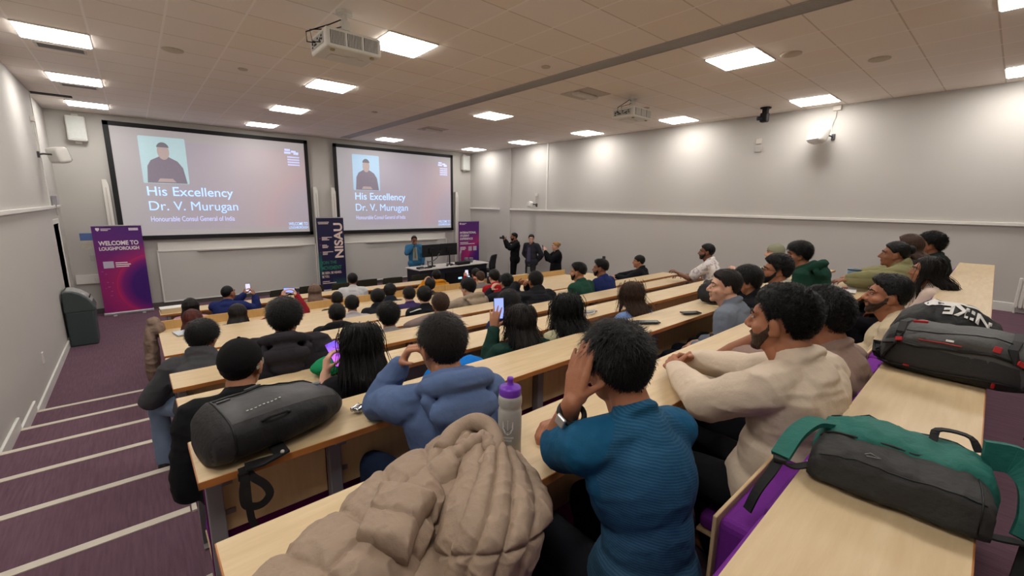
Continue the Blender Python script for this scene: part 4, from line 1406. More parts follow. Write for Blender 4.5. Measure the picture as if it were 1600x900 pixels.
def ik(S, T, l1, l2, pole):
    S, T = np.array(S), np.array(T)
    d = T - S
    L = np.linalg.norm(d)
    L = min(max(L, 0.08), (l1 + l2) * 0.998)
    u = unit(d)
    T = S + u * L
    a = (l1 * l1 - l2 * l2 + L * L) / (2 * L)
    h = math.sqrt(max(l1 * l1 - a * a, 0))
    p = np.array(pole, float)
    p = unit(p - u * (p @ u))
    return S + u * a + p * h, T

def hand_shapes(q, W, d, nrm, side, curl=(0.35, 0.45, 0.3), spread=0.06, thumb=(0.8, 0.35), s=1.0, tcurl=0.2, fing=None):
    """palm, four unequal jointed fingers and a thumb leaving the side of the palm"""
    d = unit(d)
    nrm = unit(nrm - d * (np.array(nrm) @ d))
    t = np.cross(d, nrm) * side             # towards the thumb
    W = np.array(W)
    r = s
    tips = []
    K = []
    for i in range(4):
        lat = (0.030 - 0.0195 * i) * r
        ln = (0.088, 0.092, 0.087, 0.078)[i] * r
        k = W + d * ln + t * lat
        K.append(k)
        q.capsule(W + d * 0.012 * r + t * lat * 0.55, k, 0.0145 * r, 0.0115 * r)
    q.ell(W + d * 0.050 * r + nrm * 0.004 * r, (0.036 * r, 0.046 * r, 0.0145 * r), np.stack([t, d, np.cross(t, d)], 1))
    q.ell(W + d * 0.030 * r + t * 0.022 * r + nrm * 0.008 * r, (0.018 * r, 0.030 * r, 0.015 * r), np.stack([t, d, np.cross(t, d)], 1))
    lens = [(0.040, 0.026, 0.020), (0.044, 0.029, 0.021), (0.041, 0.027, 0.020), (0.032, 0.021, 0.018)]
    for i in range(4):
        c = curl if fing is None else fing[i]
        p = K[i]
        ang = 0.0
        base = unit(d + t * spread * (1.5 - i) * 1.3)
        for j in range(3):
            ang += c[j]
            dj = base * math.cos(ang) + nrm * math.sin(ang)
            p2 = p + dj * lens[i][j] * r
            rr = (0.0098, 0.0088, 0.0080, 0.0070)
            k = 0.92 if i == 3 else 1.0
            q.capsule(p, p2, rr[j] * k * r, rr[j + 1] * k * r, 10)
            p = p2
        tips.append(p)
    p = W + d * 0.028 * r + t * 0.026 * r
    td = unit(d * (1 - thumb[0] * 0.6) + t * thumb[0] + nrm * thumb[1])
    for j, (ln, r0, r1) in enumerate(((0.038, 0.0135, 0.0108), (0.031, 0.0105, 0.0095), (0.024, 0.0094, 0.0078))):
        p2 = p + td * ln * r
        q.capsule(p, p2, r0 * r, r1 * r, 10)
        p = p2
        td = unit(td + nrm * tcurl * 0.6 + d * tcurl * 0.7)
    return tips, K

def ring(q, c, ax, r, rt, n=18, a0=0, a1=2 * PI, sq=(1, 1), xdir=None, rfun=None):
    ax = unit(ax)
    x = unit(np.cross([0, 1, 0], ax)) if xdir is None else unit(xdir - ax * (np.array(xdir) @ ax))
    y = np.cross(ax, x)
    full = abs(a1 - a0 - 2 * PI) < 1e-3
    A = np.linspace(a0, a1, n + 1)
    P = [c + x * math.cos(a) * r * sq[0] + y * math.sin(a) * r * sq[1] for a in A]
    for i in range(n):
        ri = rt if rfun is None else rfun(A[i])
        rj = rt if rfun is None else rfun(A[i + 1])
        q.capsule(P[i], P[i + 1], ri, rj, 10, 2)

def folds(amp, sc=(6, 6, 10), seed=0, puff=0.0, pitch=0.075, zlo=None):
    def fn(co, no):
        n1 = vnoise(co * np.array(sc), seed)
        n2 = vnoise(co * np.array(sc) * 2.1 + 7.0, seed + 3)
        w = (1 - np.abs(n1)) ** 2 - 0.5 + 0.45 * ((1 - np.abs(n2)) ** 2 - 0.5)
        d = amp * 1.15 * w
        if puff:
            ph = co[:, 2] / pitch + 0.25 * vnoise(co * 5.0, seed + 9)
            d = d + puff * (np.sqrt(np.abs(np.sin(ph * PI)) + 0.02) - 0.7)
        return co + no * d[:, None]
    return fn

PEOPLE = {}
def person(key, label, X, Y, Z, row, yaw=0.0, hy=0.08, hx=0.0, hyaw=None, pitch=0.0, tilt=0.0, w=1.0, hs=1.0, skin='brown', hair='short', hcol='black',
           top=('tee', (90, 90, 90)), trousers=(30, 32, 40), arms=None, vox=0.0085, cvox=0.011, collar='crew', off=0.014, sleeve=1.0, puff=0.0, pel_z=0.545, floor=None,
           group=None, locks=None, beard=None, stand=False, topmat=None, hoodc=None, shoulder_roll=0.0, twist=0.0, fold=0.007, hairp=None, legs=None, shoes=False, extra=None, coat=0.0, strands=0, neck_fwd=0.035, sh_drop=0.0, belly=1.0):
    """seated (or standing) figure; world head centre X,Y,Z; yaw > 0 turns to the figure's left"""
    fz = tier_z(row) if floor is None else floor
    yaw = math.radians(yaw)
    Rb = rotz(yaw)
    hz = Z - fz
    off_xy = Rb @ v3(hx, hy, 0)
    base = (X - off_xy[0], Y - off_xy[1], fz)
    o = thing('person', label, 'person', base, yaw, group)
    hyaw = math.radians(hyaw) if hyaw is not None else 0.0
    Rh = rotz(hyaw) @ rotx(-math.radians(pitch)) @ roty(math.radians(tilt))
    s = hs
    H = v3(hx, hy, hz)
    fine = vox < 0.0062
    if stand: pel_z = hz - 0.70
    pel = v3(0, 0, pel_z)
    nt_ = H + Rh @ (v3(0, -0.028, -0.085) * s)
    nb = nt_ + v3(0, -neck_fwd, -0.050)
    if stand: nb = nt_ + v3(0, -0.02, -0.062)
    sc = nb + v3(0, -0.006, -0.050 - sh_drop)
    Rs = rotz(math.radians(twist)) @ roty(math.radians(shoulder_roll))
    sx = Rs @ v3(1, 0, 0)
    SH = {1: sc + sx * 0.172 * w + v3(0, 0.006, -0.008), -1: sc - sx * 0.172 * w + v3(0, 0.006, -0.008)}
    td = unit(sc - pel)
    Rt = np.stack([unit(np.cross(np.cross(td, sx), td)) if abs(td @ sx) > 1e-6 else sx, np.zeros(3), td], 1)
    Rt[:, 0] = unit(sx - td * (sx @ td))
    Rt[:, 1] = np.cross(td, Rt[:, 0])
    slump = 0.03 if not stand else 0.0
    chest = lerp(pel, sc, 0.72) - Rt[:, 1] * slump * 0.6
    belly_c = lerp(pel, sc, 0.38) - Rt[:, 1] * slump
    LT = np.linalg.norm(sc - pel)

    def torso(q, e, bl=1.0):
        q.ell(chest, (0.158 * w + e, 0.108 + e, 0.36 * LT + e), Rt, 24, 14)
        q.ell(belly_c, ((0.142 * w + e) * bl, (0.106 + e) * bl, 0.36 * LT + e), Rt, 24, 14)
        q.ell(pel + v3(0, -0.01, 0.02), (0.165 * w + e, 0.125 + e, 0.13 + e), None, 24, 14)
        q.capsule(SH[-1] + v3(0, 0, 0.004), SH[1] + v3(0, 0, 0.004), 0.056 + e * 0.8)
        for k in (-1, 1):
            q.capsule(nb + v3(0, -0.012, -0.02), SH[k] + v3(0, -0.004, 0.004), 0.046 + e * 0.5, 0.052 + e * 0.8)
            q.ell(lerp(sc, SH[k], 0.55) + v3(0, -0.035, -0.08), (0.075 + e, 0.06 + e, 0.10 + e), Rt)
        if e > 0:
            q.ell(lerp(nb, sc, 0.45) + v3(0, -0.012, -0.008), (0.080 + e, 0.064 + e, 0.052 + e), Rt)
            q.ell(sc + v3(0, -0.040, -0.05), (0.105 + e, 0.058 + e, 0.10 + e), Rt)
    # arms
    arms = arms or {}
    AR = {}
    dz = 0.77
    for k in (-1, 1):
        a = dict(arms.get(k, {}))
        for kk in ('T', 'E'):
            if kk + 'W' in a:
                a[kk] = Rb.T @ (np.array(a[kk + 'W'], float) - np.array(base))
        for kk in ('d', 'n', 'pole'):
            if kk + 'W' in a:
                a[kk] = Rb.T @ np.array(a[kk + 'W'], float)
        if stand:
            T = a.get('T', (k * 0.24, 0.04, hz - 0.86))
            pole = a.get('pole', (k * 0.4, -1, 0))
            hd = a.get('d', (0, 0.15, -1)); hn = a.get('n', (-k, 0.1, 0))
        else:
            T = a.get('T', (k * 0.095, 0.19, 0.635))
            pole = a.get('pole', (k * 0.55, -1.0, -0.2) if 'T' not in a else (k * 0.75, -0.9, -0.35))
            hd = a.get('d', (-k * 0.55, 0.75, -0.25)); hn = a.get('n', (0, 0, -1))
        El, T = ik(SH[k], np.array(T, float), 0.285 * max(0.92, w), 0.25 * max(0.94, w), pole)
        if 'E' in a:
            El = np.array(a['E'], float)
        AR[k] = dict(E=El, T=T, d=np.array(hd, float), n=np.array(hn, float), a=a)
    # ---- body
    q = MB()
    add_head(q, H, Rh, s, fine)
    nr = 0.050 if w < 0.95 else 0.057
    q.capsule(nt_ + Rh @ v3(0, 0, 0.02), nb, nr, nr + 0.006, 16)
    q.capsule(H + Rh @ (v3(0, 0.01, -0.09) * s), nb + v3(0, 0.03, -0.01), nr * 0.8, nr * 0.9, 16)
    torso(q, 0.0, min(1.0, belly))
    for k in (-1, 1):
        A = AR[k]
        q.capsule(SH[k], A['E'], 0.050 * (0.9 if w < 0.95 else 1.0), 0.040 * (0.9 if w < 0.95 else 1.0), 16)
        mid = lerp(A['E'], A['T'], 0.35)
        q.capsule(A['E'], mid, 0.040, 0.041, 14)
        q.capsule(mid, A['T'], 0.040, 0.0265, 14)
        hand_shapes(q, A['T'], A['d'], A['n'], k, A['a'].get('curl', (0.3, 0.5, 0.35)), A['a'].get('spread', 0.08), A['a'].get('thumb', (0.8, 0.35)), 1.0 if w >= 0.95 else 0.93, A['a'].get('tcurl', 0.2), A['a'].get('fing'))
    hips = {k: pel + v3(k * 0.088, 0.02, -0.02) for k in (-1, 1)}
    LG = {}
    for k in (-1, 1):
        if stand:
            kn = hips[k] + v3(k * 0.01, 0.02, -(pel_z - 0.08) * 0.5)
            an = v3(k * 0.10, 0.0, 0.085)
        else:
            kn = v3(k * 0.12, 0.375, 0.505); an = v3(k * 0.11, 0.22, 0.085)
            if legs and k in legs: kn, an = np.array(legs[k][0], float), np.array(legs[k][1], float)
        LG[k] = (kn, an)
        q.capsule(hips[k], kn, 0.075, 0.052, 14)
        q.capsule(kn, lerp(kn, an, 0.35), 0.052, 0.054, 14)
        q.capsule(lerp(kn, an, 0.35), an, 0.054, 0.036, 14)
        q.capsule(an + v3(0, -0.02, -0.04), an + v3(k * 0.02, 0.13, -0.05), 0.034, 0.028)
    body = q.remesh('body', skin_mat(skin), vox, o, smooth=2 if fine else 3)
    # eyes, brows
    if fine or Z > 0 and vox < 0.009:
        for k in (-1, 1):
            q = MB()
            q.ell(H + Rh @ (v3(k * 0.031, 0.0815, 0.004) * s), (0.0115 * s, 0.0075 * s, 0.0055 * s), Rh, 14, 8)
            ey = q.build('eye', mat('eye_white', (168, 158, 150), 0.3, var=0.02), o, smooth=True)
            q = MB()
            q.ell(H + Rh @ (v3(k * 0.030, 0.0865, 0.004) * s), (0.0062 * s, 0.0038 * s, 0.0056 * s), Rh, 12, 6)
            q.build('iris', mat('dark_iris', (26, 18, 14), 0.2), ey, smooth=True)
            q = MB()
            q.capsule(H + Rh @ (v3(k * 0.014, 0.093, 0.024) * s), H + Rh @ (v3(k * 0.036, 0.089, 0.031) * s), 0.0042 * s, 0.0045 * s)
            q.capsule(H + Rh @ (v3(k * 0.036, 0.089, 0.031) * s), H + Rh @ (v3(k * 0.053, 0.074, 0.024) * s), 0.0045 * s, 0.0028 * s)
            q.build('eyebrow', hair_mat(hcol if hcol in ('black', 'dark', 'brown') else 'brown'), o, smooth=True)
    # ---- hair
    hp = dict(t_top=0.020, t_side=0.009, noise=0.005, freq=18.0, quiff=0.0, flow='forward', curl=0.0, length=0.02, lift=0.008)
    hp.update(hairp or {})
    sd = sum(map(ord, key))
    hm = hair_mat(hcol)
    if hair in ('short', 'balding', 'bowl', 'fade', 'tied', 'long'):
        q = MB()
        head_shell(q, H, Rh, s, hair, hp['t_top'], hp['t_side'], hp['noise'], hp['freq'], sd, fine, quiff=hp['quiff'])
        if strands:
            hair_strands(q, H, Rh, s, hair, strands, hp['length'], hp['lift'], sd, hp['t_top'], hp['t_side'], hp['flow'], hp['curl'], hp.get('width', 0.0011))
        if hair == 'tied' and hp.get('bun'):
            c = H + Rh @ v3(0, -0.115, 0.05)
            q.ell(c, (0.042, 0.036, 0.042), Rh)
        hob = q.build('hair', hm, o, smooth=True, fix=False)
        if locks:
            lk = dict(L=0.35, n=20, rad=0.020, wave=0.0, back=0.135, a0=62, vox=0.009)
            lk.update(locks)
            q = MB()
            paths = long_locks(H, Rh, s, sc, td, lk['L'], lk['n'], lk['rad'], lk['wave'], sd, lk['back'] + off, lk['a0'])
            for P in paths:
                m_ = len(P)
                rr = [lk['rad'] * (0.75 if i < 2 else 1.0) * (1.0 - 0.62 * max(0, (i - 6) / (m_ - 7.0))) for i in range(m_)]
                q.chain(P, rr, 10)
            def hf(co, no, f_=lk.get('freq', 70.0), a_=lk.get('amp', 0.003)):
                ang = np.arctan2(co[:, 0] - H[0], -(co[:, 1] - H[1]))
                return co + no * (a_ * vnoise(np.stack([ang * f_ / 4, co[:, 2] * (4 + lk['wave'] * 900), ang * 0], 1), sd))[:, None]
            q.remesh('long_hair', hm, lk['vox'], hob, smooth=2, fn=hf)
            if lk.get('strands'):
                rs = np.random.RandomState(sd)
                q = MB()
                for i in range(lk['strands']):
                    P = paths[rs.randint(len(paths))]
                    P = P + rs.normal(0, 1, 3) * np.array([lk['rad'] * 0.75] * 3)
                    P = P + (np.linspace(0, 1, len(P)) ** 1.5)[:, None] * rs.normal(0, 0.022, 3)
                    c_ = unit(P[2] - H)
                    P = P + c_ * lk['rad'] * 0.5
                    if lk['wave']:
                        k_ = np.arange(len(P))
                        P = P + np.stack([np.sin(k_ * 2.2 + i), np.cos(k_ * 1.9 + i * 2), 0 * k_], 1) * lk['wave'] * 0.9 * np.minimum(1, k_ / 3)[:, None]
                    tt = np.linspace(0, len(P) - 1, 14)
                    P = np.stack([np.interp(tt, np.arange(len(P)), P[:, c]) for c in range(3)], 1)
                    q.tube(P, np.linspace(0.0022, 0.0008, len(P)), 4)
                q.build('loose_strands', hm, hob, smooth=True)
    elif hair == 'cap':
        q = MB(); head_shell(q, H, Rh, s, 'short', 0.006, 0.008, 0.003, 20, sd, fine); q.build('hair', hm, o, smooth=True, fix=False)
        q = MB(); head_shell(q, H, Rh, s, 'cap', 0.016, 0.011, 0.0012, 8, sd, fine)
        cb = q.build('cap', cloth_mat('black_cap_cotton', (19, 19, 20), 0.85, 0.3, 240), o, smooth=True, fix=False)
        q = MB()
        pts = []
        for i in range(13):
            a = lerp(-1.0, 1.0, i / 12)
            pts.append(((0.082 * math.sin(a), 0.098 * math.cos(a) - 0.01, 0.040), (0.080 * math.sin(a), 0.098 * math.cos(a) - 0.01 + 0.075 * math.cos(a * 1.3), 0.026)))
        top_ = [H + Rh @ v3(*p[0]) for p in pts] + [H + Rh @ v3(*p[1]) for p in pts[::-1]]
        bot_ = [p - Rh @ v3(0, 0, 0.004) for p in top_]
        q.rings([np.array(bot_), np.array(top_)]); q.build('brim', cloth_mat('black_cap_cotton', (19, 19, 20)), cb)
        q = MB(); q.ell(H + Rh @ v3(0, -0.01, 0.132), (0.007, 0.007, 0.004), Rh); q.build('top_button', cloth_mat('black_cap_cotton', (19, 19, 20)), cb)
        q = MB(); q.tube([H + Rh @ v3(0.083 * math.sin(a), 0.098 * math.cos(a), 0.01 - 0.02 * (a - 1.2)) for a in np.linspace(1.0, 2.0, 8)], 0.003, flat=(0.003, 0.006)); q.build('cap_trim', mat('cap_trim', (150, 146, 130), 0.6), cb)
    elif hair == 'beanie':
        q = MB(); head_shell(q, H, Rh, s, 'beanie', 0.024, 0.016, 0.003, 26, sd, True); q.build('beanie', cloth_mat('sage_knit', (146, 146, 124), 0.95, 0.6, 160), o, smooth=True, fix=False)
    if beard:
        q = MB()
        na, ne = 60, 40
        az = np.linspace(-1.55, 1.55, na); el = np.radians(np.linspace(-70, 2, ne))
        A, E_ = np.meshgrid(az, el); a, e = A.ravel(), E_.ravel()
        d = np.stack([np.sin(a) * np.cos(e), np.cos(a) * np.cos(e), np.sin(e)], 1)
        ad = np.degrees(np.abs(a)); ed = np.degrees(e)
        inn = sstep(0, 3, np.interp(ad, [0, 12, 25, 50, 68, 78, 88], [-25, -27, -33, -33, -22, -6, 0]) - ed) * sstep(0, 4, ed - np.interp(ad, [0, 30, 55, 70, 85, 90], [-66, -64, -56, -48, -34, -30])) * sstep(0, 3, 86 - ad)
        lip = (np.abs(ed + 36.5) < 5.0) & (ad < 15)
        inn = np.where(lip, 0, inn)
        mo = sstep(0, 3, 4.5 - np.abs(ed + 24)) * sstep(0, 4, 17 - ad) * 0
        inn = np.maximum(inn, mo)
        hit = core_radius(d)
        bv = BVHTree.FromPolygons([tuple(v.co) for v in body.data.vertices], [tuple(p.vertices) for p in body.data.polygons]) if fine else None
        P = []
        c0 = H + Rh @ (v3(0, 0, 0.005) * s)
        for i in range(len(d)):
            rr = hit[i] * s + 0.003
            if bv is not None:
                dd = Vector(Rh @ d[i])
                h_ = bv.ray_cast(Vector(c0) + dd * 0.2, -dd)
                if h_[0] is not None:
                    rr = min((h_[0] - Vector(c0)).length, hit[i] * s * 1.2)
            rr += inn[i] * (beard + 0.001) - (1 - inn[i]) * 0.006 + 0.001 * inn[i] * math.sin(i * 12.9)
            P.append(c0 + Rh @ d[i] * rr)
        P = np.array(P)
        fs = []
        for j in range(ne - 1):
            for i in range(na - 1):
                ids = (j * na + i, j * na + i + 1, (j + 1) * na + i + 1, (j + 1) * na + i)
                if max(inn[t] for t in ids) > 0.15:
                    fs.append(ids)
        q.add(P, fs)
        q.build('beard', hair_mat('stubble' if beard < 0.0045 else hcol), o, smooth=True, fix=False)
    # ---- clothes
    tm = topmat or cloth_mat('cloth_' + key, top[1])
    q = MB()
    torso(q, off, belly)
    cap_k = 1.0 if sleeve >= 0.99 else sleeve
    for k in (-1, 1):
        A = AR[k]
        ro = off * 0.95
        if cap_k >= 0.99:
            q.capsule(SH[k], A['E'], 0.053 + ro, 0.045 + ro, 16)
            wr = lerp(A['E'], A['T'], 0.96)
            q.capsule(A['E'], lerp(A['E'], wr, 0.4), 0.045 + ro, 0.043 + ro, 16)
            q.capsule(lerp(A['E'], wr, 0.4), wr, 0.043 + ro, 0.031 + ro * 0.7, 16)
            if top[0] in ('hoodie', 'sweat'):
                q.capsule(lerp(A['E'], wr, 0.9), wr, 0.032 + ro * 0.7, 0.032 + ro * 0.7, 16)
        elif cap_k > 0.5:                       # pushed-up / three-quarter sleeve
            q.capsule(SH[k], A['E'], 0.053 + ro, 0.046 + ro, 16)
            q.capsule(A['E'], lerp(A['E'], A['T'], (cap_k - 0.5) * 2), 0.046 + ro, 0.042 + ro, 16)
        else:
            e_ = lerp(SH[k], A['E'], cap_k * 2 * 0.72)
            q.capsule(SH[k], e_, 0.054 + ro, 0.050 + ro * 1.5, 16)
    up = unit(nt_ - nb)
    q.capsule(nb + up * 0.004, sc + v3(0, -0.01, 0.0), nr + 0.008 + off * 0.5, nr + 0.03 + off, 18)
    if collar == 'crew':
        ring(q, nb + up * 0.008, up + v3(0, 0.30, 0), nr + 0.008 + off * 0.3, 0.010)
    elif collar == 'shirt':
        ring(q, nb + up * 0.016, up + v3(0, 0.25, 0), nr + 0.014, 0.013)
        ring(q, nb + up * 0.002, up + v3(0, 0.25, 0), nr + 0.022, 0.013)
    elif collar == 'high':
        for h_ in (0.0, 0.02, 0.04):
            ring(q, nb + up * h_, up + v3(0, 0.25, 0), nr + 0.02 + off * 0.3, 0.015)
    elif collar == 'hood':
        hr = 0.088
        ring(q, nb + v3(0, -0.006, 0.026), v3(0, 0.60, 1), hr, 0.027, 20, sq=(1.0, 0.92))
        ring(q, nb + v3(0, -0.040, 0.016), v3(0, 0.50, 1), hr + 0.030, 0.034, 18, a0=PI * 0.90, a1=PI * 2.10, sq=(1.10, 1.0), rfun=lambda a: 0.026 + 0.016 * max(0, -math.sin(a)))
        hb_ = -0.150 - off * 0.8
        q.ell(nb + v3(0, hb_, -0.030), (0.135, 0.050, 0.070), rotx(-0.35))
        q.ell(nb + v3(0, hb_ - 0.012, -0.100), (0.092, 0.042, 0.085), rotx(-0.22))
        q.ell(nb + v3(0, hb_ - 0.010, -0.165), (0.042, 0.034, 0.060), rotx(-0.15))
        for k in (-1, 1):
            q.capsule(nb + v3(k * 0.125, hb_ + 0.055, 0.0), nb + v3(k * 0.02, hb_ - 0.022, -0.185), 0.026, 0.022)
    hoodfn = folds(fold, seed=sd, puff=puff)
    tob = q.remesh({'tee': 'shirt', 'shirt': 'shirt', 'hoodie': 'hooded_top', 'sweat': 'sweatshirt', 'jacket': 'jacket', 'puffer': 'padded_jacket', 'blouse': 'blouse'}[top[0]], tm, cvox, o, smooth=4, fn=hoodfn)
    q = MB()
    q.ell(pel + v3(0, 0.0, -0.02), (0.172 * w, 0.135, 0.115), None, 20, 12)
    for k in (-1, 1):
        kn, an = LG[k]
        q.capsule(hips[k], kn, 0.088, 0.066, 16)
        q.capsule(kn, an + v3(0, 0, -0.02), 0.066, 0.055, 16)
    q.remesh('trousers', cloth_mat('trousers_%d_%d_%d' % tuple(trousers), trousers), 0.012 if not fine else 0.009, o, smooth=4, fn=folds(0.006, seed=sd + 4))
    if shoes or stand:
        for k in (-1, 1):
            kn, an = LG[k]
            q = MB(); q.capsule(an + v3(0, -0.03, -0.045), an + v3(k * 0.02, 0.15, -0.05), 0.042, 0.036); q.ell(an + v3(k * .01, 0.05, -0.075), (0.048, 0.12, 0.016))
            q.remesh('shoe', mat('dark_shoe', (34, 32, 32), 0.5), 0.008, o, smooth=2)
    J = dict(H=H, Rh=Rh, nb=nb, sc=sc, SH=SH, AR=AR, pel=pel, Rt=Rt, Rb=Rb, base=np.array(base), LG=LG, up=up, nr=nr, top=tob, body=body)
    PEOPLE[key] = (o, J)
    return o, J

def glasses(o, J, s=1.0):
    H, Rh = J['H'], J['Rh']
    q = MB()
    for k in (-1, 1):
        c = H + Rh @ v3(k * 0.033, 0.103, 0.002)
        q.tube([c + Rh @ v3(0.024 * math.cos(a), -0.002 * k * math.sin(0), 0.018 * math.sin(a)) for a in np.linspace(0, 2 * PI, 18)], 0.0022, 6)
        q.tube([H + Rh @ v3(k * 0.057, 0.100, 0.006), H + Rh @ v3(k * 0.079, 0.05, 0.008), H + Rh @ v3(k * 0.081, -0.01, 0.004)], 0.002, 6)
    q.tube([H + Rh @ v3(-0.010, 0.105, 0.006), H + Rh @ v3(0, 0.108, 0.009), H + Rh @ v3(0.010, 0.105, 0.006)], 0.002, 6)
    q.build('glasses', M_BLACK, o, smooth=True)

def to_world(J, p):
    return J['base'] + J['Rb'] @ np.asarray(p, float)

def phone(label, J, p, d, n, lit, w=0.072, h=0.15):
    """phone whose long axis is d and whose screen faces n (both in the holder's frame)"""
    d = unit(d); n = unit(n - d * (np.array(n) @ d)); x = np.cross(d, n)
    Rl = np.stack([x, d, n], 1)
    Rw = J['Rb'] @ Rl if J is not None else Rl
    P = to_world(J, p) if J is not None else np.array(p)
    Mx = Matrix(Rw.tolist()).to_4x4(); Mx.translation = Vector(P)
    o = bpy.data.objects.new('phone', None); COL.objects.link(o)
    o.matrix_world = Mx
    tag(o, label, 'phone')
    q = MB(); q.b2((-w / 2, -h / 2, -0.008), (w / 2, h / 2, 0)); q.build('case', M_BLACK, o, bevel=0.004)
    q = MB(); q.b2((-w / 2 + 0.004, -h / 2 + 0.006, -0.001), (w / 2 - 0.004, h / 2 - 0.006, 0.0012)); q.build('screen', lit, o)
    return o
# ---------------------------------------------------------------- the audience and the people at the front
TEAL, nt, b = new_mat('teal_sports_fabric', 0.75, 0.2)
g = NT(nt)
pc = g.coord()
x, y, z = g.xyz(pc)
hgt = g.math('ADD', z, g.math('MULTIPLY', g.noise(pc, 3.0, 3), 0.10))
c = g.ramp(g.math('DIVIDE', g.math('SUBTRACT', hgt, 0.55), 0.55), [(0.0, srgb(74, 108, 128)), (0.25, srgb(40, 72, 96)), (0.55, srgb(30, 70, 104)), (1.0, srgb(14, 78, 112))])
side = g.math('GREATER_THAN', g.math('ABSOLUTE', x), 0.155)
ln = g.math('FRACT', g.math('MULTIPLY', g.math('ADD', z, g.math('ADD', g.math('MULTIPLY', x, 0.22), g.math('MULTIPLY', g.noise(pc, 12.0, 2), 0.012))), 150.0))
stripe = g.math('MULTIPLY', g.math('GREATER_THAN', ln, 0.62), g.math('SUBTRACT', 1.0, side))
yoke = g.math('GREATER_THAN', g.math('ADD', z, g.math('MULTIPLY', g.math('ABSOLUTE', x), 0.9)), 1.085)
stripe = g.math('MULTIPLY', stripe, g.math('SUBTRACT', 1.0, yoke))
c = g.mix(g.math('MULTIPLY', stripe, 0.20), c, srgb(92, 128, 146))
c = g.mix(g.math('MULTIPLY', yoke, 0.85), c, srgb(16, 84, 122))
c = g.mix(g.math('MULTIPLY', side, 0.35), c, srgb(20, 84, 118))
g.link(c, b.inputs['Base Color'])
g.link(g.bump(g.noise(pc, 30, 4), 0.25, 0.02), b.inputs['Normal'])

FLORAL, nt, b = new_mat('floral_print', 0.85, 0.15)
g = NT(nt); pc = g.coord()
vo = nt.nodes.new('ShaderNodeTexVoronoi'); vo.inputs['Scale'].default_value = 22.0; g.link(pc, vo.inputs['Vector'])
c = g.ramp(vo.outputs['Distance'], [(0.0, srgb(150, 120, 118)), (0.16, srgb(172, 140, 136)), (0.28, srgb(214, 208, 206)), (1.0, srgb(222, 218, 216))])
c = g.mix(g.math('MULTIPLY', g.math('GREATER_THAN', g.noise(pc, 16, 2), 0.58), 0.6), c, srgb(140, 132, 146))
g.link(c, b.inputs['Base Color'])

GRAPH, nt, b = new_mat('beige_hoodie_print', 0.92, 0.1)
g = NT(nt); pc = g.coord()
x, y, z = g.xyz(pc)
band = g.math('MULTIPLY', g.math('LESS_THAN', g.math('ABSOLUTE', g.math('SUBTRACT', z, 0.70)), 0.06), g.math('LESS_THAN', y, 0.02))
vo = nt.nodes.new('ShaderNodeTexVoronoi'); vo.inputs['Scale'].default_value = 13.0; g.link(pc, vo.inputs['Vector'])
pat = g.math('MULTIPLY', band, g.math('GREATER_THAN', vo.outputs['Distance'], 0.42))
c = g.mix(g.noise(pc, 9, 3), srgb(142, 128, 112), srgb(168, 152, 134))
c = g.mix(g.math('MULTIPLY', pat, 0.75), c, srgb(96, 100, 86))
g.link(c, b.inputs['Base Color'])
g.link(g.bump(g.noise(pc, 40, 4), 0.3, 0.02), b.inputs['Normal'])

LIN, nt, b = new_mat('cream_ribbed_cotton', 0.9, 0.1)
g = NT(nt); pc = g.coord()
x, y, z = g.xyz(pc)
rib = g.math('GREATER_THAN', g.math('FRACT', g.math('MULTIPLY', g.math('ADD', x, g.math('MULTIPLY', y, 0.6)), 80.0)), 0.55)
c = g.mix(g.noise(pc, 8, 3), srgb(186, 170, 142), srgb(204, 188, 160))
c = g.mix(g.math('MULTIPLY', rib, 0.22), c, srgb(150, 134, 108))
g.link(c, b.inputs['Base Color'])
g.link(g.bump(g.noise(pc, 34, 4), 0.35, 0.02), b.inputs['Normal'])

HOLD = (0.55, 0.75, 0.4)
FLAT = (0.05, 0.08, 0.05)

# -- rear row, close to the camera
person('blueT', 'man in a teal sports T-shirt resting his cheek on his left hand', 0.955, 0.660, 2.150, 8, yaw=-12, hy=0.15, hx=0.0, hyaw=2, pitch=8, tilt=-8, w=0.92, hs=0.96, skin='warm', hair='short', hcol='black',
       top=('tee', None), topmat=TEAL, trousers=(22, 23, 28), sleeve=0.49, vox=0.0046, cvox=0.007, off=0.014, fold=0.006, collar='crew', strands=9000, shoulder_roll=6, belly=0.9,
       hairp=dict(t_top=0.020, t_side=0.009, noise=0.007, freq=13, length=0.026, lift=0.004, curl=0.002, width=0.0012),
       arms={-1: dict(TW=(0.815, 0.690, 2.070), EW=(0.868, 0.800, 1.868), dW=(0.30, 0.06, 0.95), nW=(0.9, 0.05, -0.2), curl=(0.06, 0.14, 0.1), spread=0.03, thumb=(0.55, 0.75)),
             1: dict(TW=(1.03, 0.905, 1.862), dW=(-0.9, 0.25, -0.10), nW=(-0.1, -0.35, -1), curl=(0.7, 0.9, 0.6), spread=0.02, thumb=(0.35, 0.6))})
o, J = PEOPLE['blueT']
q = MB(); ring(q, np.array(J['AR'][-1]['T']) + v3(0, 0, -0.03), unit(J['AR'][-1]['T'] - J['AR'][-1]['E']), 0.034, 0.008, 16)
wt = q.remesh('watch_strap', mat('black_rubber', (18, 18, 18), 0.6), 0.004, o, smooth=1)
wp = np.array(J['AR'][-1]['T']) + v3(0, 0, -0.03); wdir = unit(J['AR'][-1]['T'] - J['AR'][-1]['E']); out = unit(np.cross(wdir, unit(J['Rb'].T @ v3(0.3, -0.9, 0)))); out = unit(J['Rb'].T @ v3(-0.8, -0.1, 0.1))
out = unit(out - wdir * (out @ wdir))
